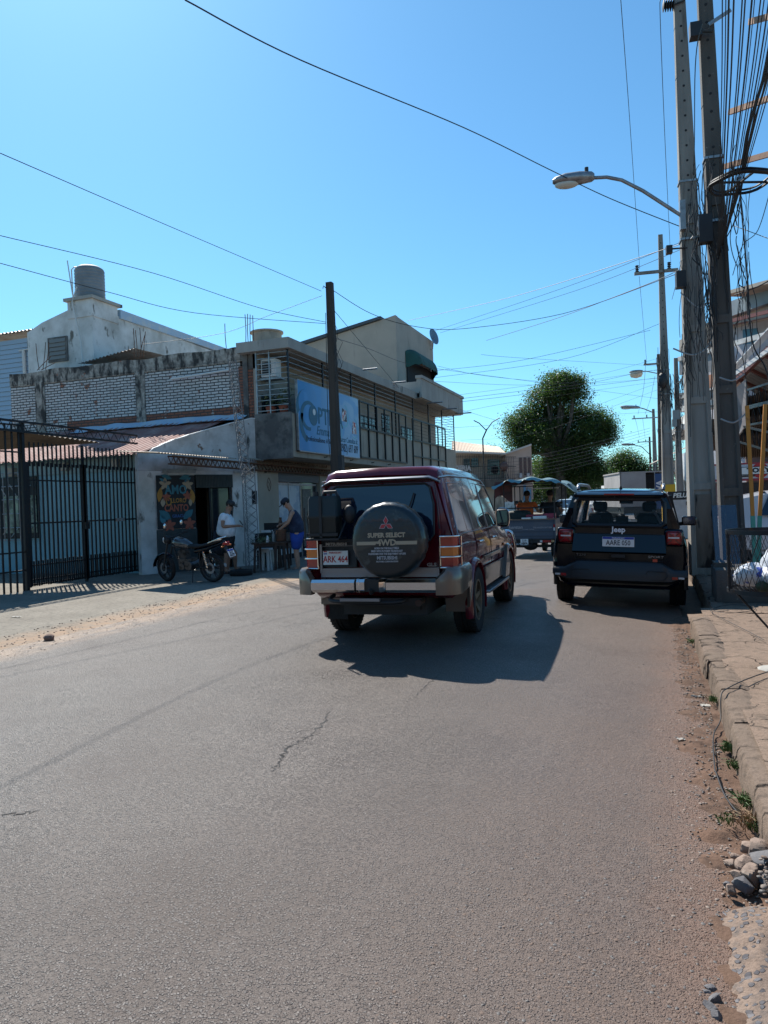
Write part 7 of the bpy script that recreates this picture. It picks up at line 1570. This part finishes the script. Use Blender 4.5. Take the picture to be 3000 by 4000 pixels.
# raised cracked kerb bit near the tables
m=MB()
m.grid(lambda u,v:(-8.4+1.3*u,14.2+16*v,.10*min(1,(1-u)*5)*min(1,v*9)+.01*noise.noise(V((u*8,v*60,0)))+.004),16,120);struct(m.build('pavement_edge',m_apron,smooth=60))
# ================================================================ MOTORCYCLE
MC=thing('motorcycle','black motorcycle leaning on its stand before the mural shop','motorcycle',(-8.84,13.56,0),rot=(0,0,0))
MC.rotation_euler=(0,R(-7),R(84));ROOTM[MC.name]=Matrix.Translation(V((-8.84,13.56,0)))@MC.rotation_euler.to_matrix().to_4x4()
def mwheel(y,r,w_,rot=0):
    m=MB();ax=V((math.cos(rot),math.sin(rot),0));m.lathe([(r*.8,-w_*.4),(r*.93,-w_*.5),(r,-w_*.2),(r,w_*.2),(r*.93,w_*.5),(r*.8,w_*.4)],(0,y,r),ax,36,closed=True);t=m.build('wheel',m_tyre,MC,smooth=50)
    m=MB();m.lathe([(r*.74,-w_*.3),(r*.82,-w_*.35),(r*.82,w_*.35),(r*.74,w_*.3)],(0,y,r),ax,36,closed=True);up=V((0,0,1));sd=ax.cross(up)
    for k in range(6):
        for e in (-.12,.12):
            a=2*PI*k/6+e;p=V((0,y,r))+(sd*math.cos(2*PI*k/6)+up*math.sin(2*PI*k/6))*.04;q=V((0,y,r))+(sd*math.cos(a)+up*math.sin(a))*r*.77;m.bar(p,q,.018,.02,up=ax)
    m.cyl(V((0,y,r))-ax*.06,V((0,y,r))+ax*.06,.05,14);m.build('rim',M('grey_cast_rim',(.05,.05,.055),.4,.5),t)
    m=MB();m.lathe([(.07,0),(.12,0),(.12,.004),(.07,.004)],V((0,y,r))-ax*.07,ax,24,closed=True);m.build('brake_disc',m_galv,t)
mwheel(0,.31,.11);mwheel(1.26,.305,.09,R(-14))
fd=V((math.sin(R(14)),math.cos(R(14)),0)) # wheel turned
m=MB()
for x in (-.085,.085): m.tube([(x,1.26,.31),(x,1.06,.88)],[.022,.02],8)
m.build('front_fork',m_blk,MC,smooth=60)
m=MB();m.tube([(x,y,z) for x,y,z in ((-.36,.86,1.04),(-.3,.93,1.02),(-.08,1.0,.98),(.08,1.0,.98),(.3,.93,1.02),(.36,.86,1.04))],.014,8);m.build('handlebar',m_blk,MC,smooth=60)
m=MB()
for s in (-1,1): m.tube([(s*.36,.86,1.04),(s*.26,.96,1.02)],.022,8)
m.build('grip',m_rub,MC)
for s in (-1,1):
    m=MB();m.tube([(s*.28,.93,1.03),(s*.3,.93,1.16),(s*.27,.92,1.22)],.007,6);q=m.build('mirror_stem',m_blk,MC);m=MB();m.ball((s*.26,.915,1.26),(.045,.014,.06),12,8);m.build('mirror_head',m_chrome,q,smooth=60)
m=MB();m.ball((0,1.12,.92),(.1,.09,.1),16,10);m.build('headlight_shell',m_blk,MC,smooth=60);m=MB();m.ball((0,1.17,.92),(.085,.06,.085),16,10);m.build('headlight',m_clear,MC,smooth=60)
m=MB();secs=[]
for k in range(11):
    a=PI*(.02+.72*k/10);rr=.33;secs.append([(sx_*.055,1.26+rr*math.cos(a),.305+rr*math.sin(a)+dz) for sx_,dz in ((-1,-.02),(-.6,.008),(.6,.008),(1,-.02),(.6,0),(-.6,0))])
m.loft(secs);m.build('front_fender',m_bpaint,MC,smooth=60)
def ms(y,w_,z0,z1): return [(w_*math.cos(2*PI*k/12),y,(z0+z1)/2+(z1-z0)/2*math.sin(2*PI*k/12)) for k in range(12)]
m=MB();m.loft([ms(1.0,.03,.84,.9),ms(.95,.1,.76,.96),ms(.8,.135,.72,1.0),ms(.62,.12,.72,.95),ms(.5,.08,.72,.86),ms(.47,.04,.74,.8)]);m.build('fuel_tank',M('tank_paint',(.05,.055,.06),.18,0,coat=1),MC,smooth=60)
m=MB();m.loft([ms(.56,.05,.78,.86),ms(.5,.1,.74,.83),ms(.25,.13,.74,.81),ms(0,.12,.78,.86),ms(-.25,.10,.84,.92),ms(-.34,.05,.87,.92)]);m.build('seat',m_rub,MC,smooth=60)
m=MB();m.loft([ms(.35,.1,.62,.74),ms(.0,.11,.68,.8),ms(-.3,.09,.78,.86),ms(-.45,.05,.84,.9)]);m.build('side_cover',m_bpaint,MC,smooth=60)
m=MB();m.tube(cat([V((-.1,-.05,.86)),V((-.11,-.35,.95)),V((0,-.44,.97)),V((.11,-.35,.95)),V((.1,-.05,.86))],5),.013,6);m.build('grab_rail',m_chrome,MC,smooth=60)
m=MB();m.box(-.06,.06,-.5,-.38,.80,.87);o=m.build('tail_light',m_rlens,MC);bevel(o,.02)
m=MB();m.prism([(-.05,-.36,.82),(.05,-.36,.82),(.05,-.55,.5),(-.05,-.55,.5)],(0,-.015,.01));m.build('rear_fender',m_blk,MC)
F2=face((0,-.555,.63),(1,0,0),(0,.4,1))
for s in (-1,1):
    m=MB();m.tube([(s*.05,-.42,.78),(s*.12,-.44,.78)],.008,5);m.ball((s*.14,-.44,.78),(.03,.02,.02),10,6);m.build('indicator',m_amber,MC,smooth=60)
# plate faces backwards and is turned to be seen obliquely
m=MB();m.prism([F2@V(p) for p in ((-.1,-.085,0),(.1,-.085,0),(.1,.085,0),(-.1,.085,0))],(0,.004,0));pq=m.build('number_plate',m_pw,MC)
m=MB();m.prism([F2@V(p) for p in ((-.098,.05,.001),(.098,.05,.001),(.098,.083,.001),(-.098,.083,.001))],F2.to_3x3()@V((0,0,.001)));m.build('plate_band',m_pb,pq)
text('plate_number','517',.075,m_ink,pq,F2@Matrix.Translation((0,.012,.002)),.001,bold=.003);text('plate_number','AATF',.075,m_ink,pq,F2@Matrix.Translation((0,-.05,.002)),.001,bold=.003,sx=.85)
m=MB();m.box(-.11,.11,.45,.8,.3,.52);m.box(-.07,.07,.62,.8,.5,.7);m.cyl((-.15,.52,.38),(.15,.52,.38),.1,18);m.cyl((-.16,.68,.36),(.16,.68,.36),.07,16)
for k in range(6): m.box(-.085,.085,.6,.82,.52+k*.03,.53+k*.03)
m.build('engine',M('engine_metal',(.09,.09,.095),.4,.7,[((.03,.03,.03),12,.5,.6)]),MC,smooth=40)
m=MB();m.tube([(-.02,1.0,.88),(-.03,.85,.4),(-.03,.5,.27),(-.03,.3,.35),(-.03,.25,.7)],.018,6);m.tube([(.03,1.0,.9),(.05,.5,.72),(.06,-.1,.78),(.05,-.4,.86)],.014,6);m.tube([(-.03,.35,.33),(-.1,0,.31)],.018,6);m.tube([(.03,.35,.33),(.1,0,.31)],.018,6);m.build('frame',m_blk,MC)
for s in (-1,1):
    m=MB();a=V((s*.12,.02,.33));b=V((s*.11,.1,.68));m.tube([a,b],.014,6);pts=[]
    for k in range(60): t_=.1+.8*k/60;c=a+(b-a)*t_;pts.append(c+V((.026*math.cos(k*.9),.026*math.sin(k*.9),0)))
    m.tube(pts,.006,4);m.build('shock_absorber',m_chrome,MC)
m=MB();m.tube([(.08,.75,.5),(.1,.82,.3),(.12,.6,.22),(.13,.2,.25),(.14,-.25,.34)],[.018,.018,.02,.035,.042],10);m.build('exhaust',m_galv,MC,smooth=60)
m=MB();m.tube([(-.08,.45,.28),(-.22,.4,-.02)],.012,6);m.build('kick_stand',m_blk,MC)
# far parked motorcycle by the tricycle
p=at(2176,1955,30);m2=thing('motorcycle','distant motorcycle seen end on between the tricycle and the black suv','motorcycle',(p.x,p.y,0),R(3))
m=MB();m.lathe([(.24,-.05),(.3,-.04),(.3,.04),(.24,.05)],(0,0,.3),(1,0,0),24,closed=True);m.lathe([(.24,-.05),(.3,-.04),(.3,.04),(.24,.05)],(0,1.25,.3),(1,0,0),24,closed=True);m.build('wheel_pair',m_tyre,m2)
m=MB();m.loft([[(x_,y_,z_) for x_,z_ in ((-w_,z0),(w_,z0),(w_*.8,z1),(-w_*.8,z1))] for y_,w_,z0,z1 in ((-.3,.08,.65,.85),(.2,.14,.35,.8),(.8,.14,.35,1.0),(1.0,.06,.7,.95))]);m.build('motorcycle_body',m_blk,m2)
m=MB();m.tube([(-.35,.9,1.05),(0,1.0,1.0),(.35,.9,1.05)],.016,6);m.tube([(-.3,.9,1.05),(-.33,.9,1.25)],.01,5);m.tube([(.3,.9,1.05),(.33,.9,1.25)],.01,5);m.build('handlebar',m_blk,m2)
for s in (-1,1):
    m=MB();m.ball((s*.34,.9,1.28),(.05,.012,.035),10,6);m.build('mirror',m_chrome,m2)
m=MB();m.box(-.16,.16,-.35,.1,.85,1.15);m.build('carrier_box',m_blk,m2)
# ================================================================ WASTE BASKET
WB=thing('waste_basket','round black mesh waste basket on a post at the right kerb, full of white bags','waste basket',(.86,6.55,.125))
r_=.325;z0,z1=.60,1.065
m=MB();n_=44;h=z1-z0;tw=.50
for k in range(n_):
    a0=2*PI*k/n_
    for s in (-1,1): m.tube([(r_*(1-.02*(1-i/8))*math.cos(a0+s*tw*i/8),r_*(1-.02*(1-i/8))*math.sin(a0+s*tw*i/8),z0+h*i/8) for i in range(9)],.0028,4)
m.build('mesh_side',m_blk,WB)
m=MB()
for k in range(-9,10):
    x=k*.034;L_=math.sqrt(max(0,r_**2-x*x));m.tube([(x,-L_,z0),(x,L_,z0)],.003,4);m.tube([(-L_,x,z0),(L_,x,z0)],.003,4)
m.build('mesh_floor',m_blk,WB)
for z,nm in ((z0,'bottom_ring'),(z1,'rim_ring')):
    m=MB();m.lathe([(r_-.004,-.016),(r_+.005,-.016),(r_+.005,.018),(r_-.004,.018)],(0,0,z),n=48,closed=True);m.build(nm,m_dark,WB,smooth=40)
m=MB()
for a in (1.2,3.4,5.5): m.bar((r_*math.cos(a),r_*math.sin(a),z0),(r_*math.cos(a),r_*math.sin(a),z1),.02,.006)
m.bar((.02,.02,0),(.02,.02,z0),.05,.05);m.build('post',m_dark,WB)
m=MB();m.tube([(-.28,-.05,z0),(.0,.0,.25)],.009,6);m.build('brace_rod',m_dark,WB)
m_bag=M('white_bag',(.5,.53,.58),.4,0,[((.02,.06,.35),5.5,.56,.58),((.6,.09,.03),4.2,.68,.70)],.3,16,bdist=.02)
def bag(lab,c,r,seed,mat=m_bag):
    random.seed(seed);m=MB();m.ball((0,0,0),r,32,20);o_=V((seed*3.1,0,0))
    m.v=[p*(1+.24*noise.noise(p*8+o_)+.12*abs(noise.noise(p*19+o_))+.05*noise.noise(p*40)) for p in m.v];m.v=[V((p.x,p.y,max(p.z,-r[2]*.75))) for p in m.v]
    o=m.build('rubbish_bag',mat,smooth=70);o.location=c;tag(o,lab,'bag','rubbish bags in the waste basket')
bag('upper white bag bulging at the right of the mesh basket',(.95,6.5,.97),(.17,.17,.12),3)
bag('lower left white bag pressed against the basket mesh',(.73,6.5,.84),(.14,.16,.10),5)
bag('white bag with blue print at the front of the basket',(.91,6.40,.83),(.17,.14,.10),8)
bag('small dark green leafy bag at the basket bottom',(.77,6.34,.77),(.06,.05,.045),9,M('dark_green_bag',(.03,.045,.02),.7))
m=MB();m.grid(lambda u,v:(.7+.28*u,6.45+.2*v,.098+.004*noise.noise(V((u*5,v*5,0)))),8,8)
m=MB();m.lathe([(.001,.004),(.09,.004),(.12,-.01)],(.84,6.58,.10),n=9);m.v=[p+V((.03*noise.noise(p*20),.03*noise.noise(p*23),0)) for p in m.v];tag(m.build('mortar_patch',m_paraf),'splash of white cement round the basket post foot','cement patch')
# plinth block behind the glass
bxp=MB();bxp.box(.72,2.2,10.45,11.3,.05,.52);o=bxp.build('plinth_block',m_concd);bevel(o,.02);tag(o,'low dark concrete plinth at the foot of the dark pole','plinth')
# ================================================================ GROUND LITTER, CABLES, WEEDS
def gp(px,py,z=0.):
    d=at(px,py,1)-CP;return CP+d*((z-1.5)/d.z)
def groundcable(lab,pts,r=.006,name='ground_cable'):
    m=MB();m.tube(cat([gp(*p) for p in pts],6),r,6);return tag(m.build(name,m_cable,smooth=70),lab,'cable')
groundcable('black cable crossing the kerb and trailing down the gutter',[(3060,2605,.12),(3000,2624,.12),(2922,2651,.115),(2847,2686,.115),(2817,2716,.10),(2815,2810,-.03),(2787,2875,-.05),(2792,3000,-.05),(2798,3020,-.05),(2833,3110,-.05),(2897,3190,-.04),(2957,3240,-.03),(3020,3300,-.02)],.0042)
groundcable('thin loop of cable lying on the sidewalk below the glass sheet',[(2775,2385,.1),(2850,2395,.11),(2935,2385,.11),(2945,2372,.11),(2860,2362,.11),(2790,2375,.11),(2780,2392,.11),(2850,2430,.11),(2930,2470,.11),(2985,2500,.11)],.0032)
m=MB();m.tube([(.62,6.5,.66),(1.05,6.6,.2)],.008,6)
# crack in the asphalt
random.seed(21)
def crack(pts,wd):
    pp=[gp(x,y,.006) for x,y in pts];out=[]
    for a,b in zip(pp,pp[1:]):
        for k in range(9): out.append(a+(b-a)*k/9+V((random.gauss(0,.012),random.gauss(0,.014),0)))
    m=MB();L_=[];R_=[]
    for i,p in enumerate(out):
        d=(out[min(i+1,len(out)-1)]-out[max(0,i-1)]).normalized();s=V((-d.y,d.x,0))*wd*random.uniform(.15,1.3)*math.sin(PI*(i+.5)/len(out))**.5;L_.append(p+s);R_.append(p-s)
    n=len(out);m.add([tuple(p) for p in L_+R_],[(i,i+1,n+i+1,n+i) for i in range(n-1)]);return struct(m.build('road_crack',m_interior))
crack([(1288,2772),(1268,2812),(1228,2858),(1170,2895),(1120,2925),(1098,2955),(1085,2985),(1058,3015)],.009)
crack([(1730,2620),(1680,2665),(1640,2705),(1600,2740)],.004);crack([(0,3185),(60,3180),(160,3165)],.007)

def rock(name,lab,c,r,seed,mat,cat_='stone',group=None):
    random.seed(seed);m=MB();m.ball((0,0,0),(r*random.uniform(.8,1.4),r*random.uniform(.7,1.1),r*random.uniform(.45,.8)),22,14);o_=V((seed*1.7,seed,0))
    m.v=[p*(1+.3*noise.noise(p/r*1.1+o_)+.1*noise.noise(p/r*4+o_)) for p in m.v]
    for q in range(9):
        n_=V((random.gauss(0,1),random.gauss(0,1),random.gauss(0,.8))).normalized();h=r*random.uniform(.42,.75)
        m.v=[p-n_*max(0,p.dot(n_)-h) for p in m.v]
    o=m.build(name,mat,smooth=18);o.location=V(c)+V((0,0,r*.3));o.rotation_euler=(0,0,seed);return tag(o,lab,cat_,group)
m_rock=M('pale_rubble',(.25,.18,.14),.9,0,[((.13,.1,.08),9,.45,.65),((.32,.25,.2),20,.6,.7)],.5,60);m_rockd=M('dark_stone',(.1,.095,.1),.75,0,[((.17,.16,.155),12,.5,.7)],.3,80)
rock('loose_stone','lone brown stone on the sand strip at the left road edge',gp(192,2503),.085,4,M('brown_stone',(.2,.13,.1),.9))
k=0
for (x,y,r) in ((2965,3345,.075),(2915,3395,.06),(2985,3400,.08),(2940,3440,.055),(2880,3430,.035),(2905,3465,.04),(2860,3385,.03),(2855,3485,.03),(2990,3455,.045),(2930,3330,.05),(2870,3350,.022),(2840,3460,.02)):
    k+=1;rock('rubble_piece',['largest','flat','rightmost large','rounded','small grey','lower','tiny upper','lower left','lower right','upper','little','leftmost'][k-1]+' piece in the pile of broken concrete at the right kerb end',gp(x,y,-.05)+V((0,0,max(0,r-.04)*.3)),r,k+30,m_rock if k%3 else m_rockd,'stone','broken concrete pile at the kerb end')
for i,(x,y,r) in enumerate(((2780,3860,.022),(2800,3900,.026),(2770,3930,.024),(2795,3965,.026),(2755,3870,.018))): rock('loose_stone',['upper','large','middle','lowest','leftmost'][i]+' stone in the small cluster by the broken ramp edge',gp(x,y,-.075)-V((0,0,.012)),r,i+60,m_rockd,'stone','stones at the ramp edge')
# gravel stuff: embedded pebbles
def gravel(name,fn,n,rmin,rmax,mats,seed,flat=.55):
    random.seed(seed);m=MB();ico=[(0,0,1),(.89,0,.45),(.28,.85,.45),(-.72,.53,.45),(-.72,-.53,.45),(.28,-.85,.45),(.72,.53,-.45),(-.28,.85,-.45),(-.89,0,-.45),(-.28,-.85,-.45),(.72,-.53,-.45),(0,0,-1)]
    F_=[(0,1,2),(0,2,3),(0,3,4),(0,4,5),(0,5,1),(1,6,2),(2,7,3),(3,8,4),(4,9,5),(5,10,1),(2,6,7),(3,7,8),(4,8,9),(5,9,10),(1,10,6),(11,7,6),(11,8,7),(11,9,8),(11,10,9),(11,6,10)]
    for i in range(n):
        c=fn();r=random.uniform(rmin,rmax)*random.uniform(.6,1);a=random.uniform(0,6.28);ca,sa=math.cos(a),math.sin(a);sx_=random.uniform(.8,1.5)
        m.cur=random.randrange(len(mats));m.add([(c[0]+r*(x*sx_*ca-y*sa)*random.uniform(.85,1.1),c[1]+r*(x*sx_*sa+y*ca)*random.uniform(.85,1.1),c[2]+r*z*flat*random.uniform(.8,1.1)) for x,y,z in ico],F_)
    o=m.build(name,mats,smooth=60,rec=False);o['kind']='stuff';return o
m_pb1=M('pebble_grey',(.09,.08,.075),.6);m_pb2=M('pebble_brown',(.14,.095,.072),.8);m_pb3=M('pebble_pale',(.24,.19,.155),.8)
def g1():
    while 1:
        x=random.uniform(-.95,.2);y=random.uniform(1.75,4.6)
        if random.random()<(x+.95)/1.1*max(.0,1-(y-2)/3): return (x,y,rz(x)+.004)
o=gravel('embedded_gravel',g1,2200,.003,.009,[m_pb1,m_pb2,m_pb2],4,.35)
def g2(): x=.34-abs(random.gauss(0,.16));y=random.uniform(2.9,9.4);return (x,y,max(rz(x)+.003,gut((x-.02)/.42,(y+1)/11.2)[2] if x>.02 else -9))
gravel('gutter_gravel',g2,2800,.003,.011,[m_pb2,m_pb3,m_pb1],6)
def g3(): x=random.uniform(-7.9,-6.5);y=random.uniform(5.5,13);return (x,y,.004)
gravel('edge_gravel',g3,900,.005,.016,[m_pb2,m_pb3],7)
def g4(): x=random.uniform(.8,1.9) if random.random()<.0 else random.uniform(.28,1.6);y=random.uniform(1.5,3.0);return (x,y,rz(.2)+.071+noise.noise(V((x*6,y*6,0)))*.012+noise.noise(V((x*30,y*30,0)))*.004)
#gravel('ramp_aggregate',g4,3500,.004,.013,[M('aggregate_bluegrey',(.1,.105,.115),.6),m_pb1,m_pb2],8,.12)
def g5(): x=random.uniform(.34,.62);y=random.uniform(2.7,3.3);return (x,y,.0+random.uniform(0,.05))
gravel('rubble_grit',g5,500,.006,.02,[m_pb2,m_pb3,m_pb1],9)
m_grass=M('weed_green',(.07,.12,.03),.7);m_straw=M('dry_grass',(.28,.18,.1),.8)
def tuft(lab,px,py,n,h,seed,mat,z=-.04):
    random.seed(seed);c=gp(px,py,z);m=MB()
    for i in range(n):
        a=random.uniform(0,6.28);r=random.uniform(0,.05);p=c+V((r*math.cos(a),r*1.6*math.sin(a),0));d=V((random.gauss(0,.5),random.gauss(0,.5),1)).normalized()*h*random.uniform(.4,1);s=d.orthogonal().normalized()*.003
        m.add([p-s,p+s,p+d*.6+V((0,0,.01))+s*.7,p+d+V((d.x,d.y,-h*.2))*.6,p+d*.6+V((0,0,.01))-s*.7],[(0,1,2,3,4)])
    tag(m.build('weed_tuft',mat,rec=False),lab,'plant','weeds along the gutter')
for i,(x,y,n,h,mt,lb) in enumerate(((2700,2510,60,.05,m_grass,'small weed below the kerb, farthest along the gutter'),(2760,2560,50,.05,m_grass,'weed in the sidewalk joint near the farthest kerb stone'),(2820,2580,60,.05,m_grass,'weed tuft in the crack behind the second kerb stone'),(2790,2740,70,.06,m_grass,'weed tuft where the cable meets the gutter'),
  (2850,2930,110,.07,m_grass,'broad weed patch in the gutter beside the bare cable'),(2880,3000,90,.06,m_grass,'green weed tuft under the near kerb face'),(2920,3140,110,.07,m_grass,'weed clump at the foot of the near kerb'),(2930,3230,70,.12,m_straw,'dry straw coloured grass lying by the cable end'),(2970,3240,110,.07,m_grass,'fresh green weed where the cable leaves the picture'),(2845,3215,40,.04,m_grass,'tiny green sprout in the dirt left of the dry grass'))): tuft(lb,x,y,n,h,i+5,mt)
def litter(lab,px,py,w_,h_,seed,z=-.078):
    random.seed(seed);c=gp(px,py,z);m=MB();m.grid(lambda u,v:c+V(((u-.5)*w_,(v-.5)*h_,.006+.014*noise.noise(V((u*4+seed,v*4,seed))))),6,6);m.v=[p for p in m.v];o=m.build('paper_scrap',m_paraf,smooth=60);o.rotation_euler=(0,0,0);tag(o,lab,'litter','paper litter in the gutter')
litter('long white paper strip in the gutter',2725,2722,.10,.018,1);litter('crumpled white scrap below the long strip',2755,2758,.07,.05,2);litter('white smear of crushed paper on the asphalt',2660,2890,.05,.03,3,-.066);litter('tiny white stick near the broken concrete pile',2838,3465,.02,.05,4);litter('white scrap on the kerbside dirt, farthest from view',2722,2550,.06,.02,5)
litter('small white scrap on the pavement before the gate',62,2410,.18,.06,6,.01)
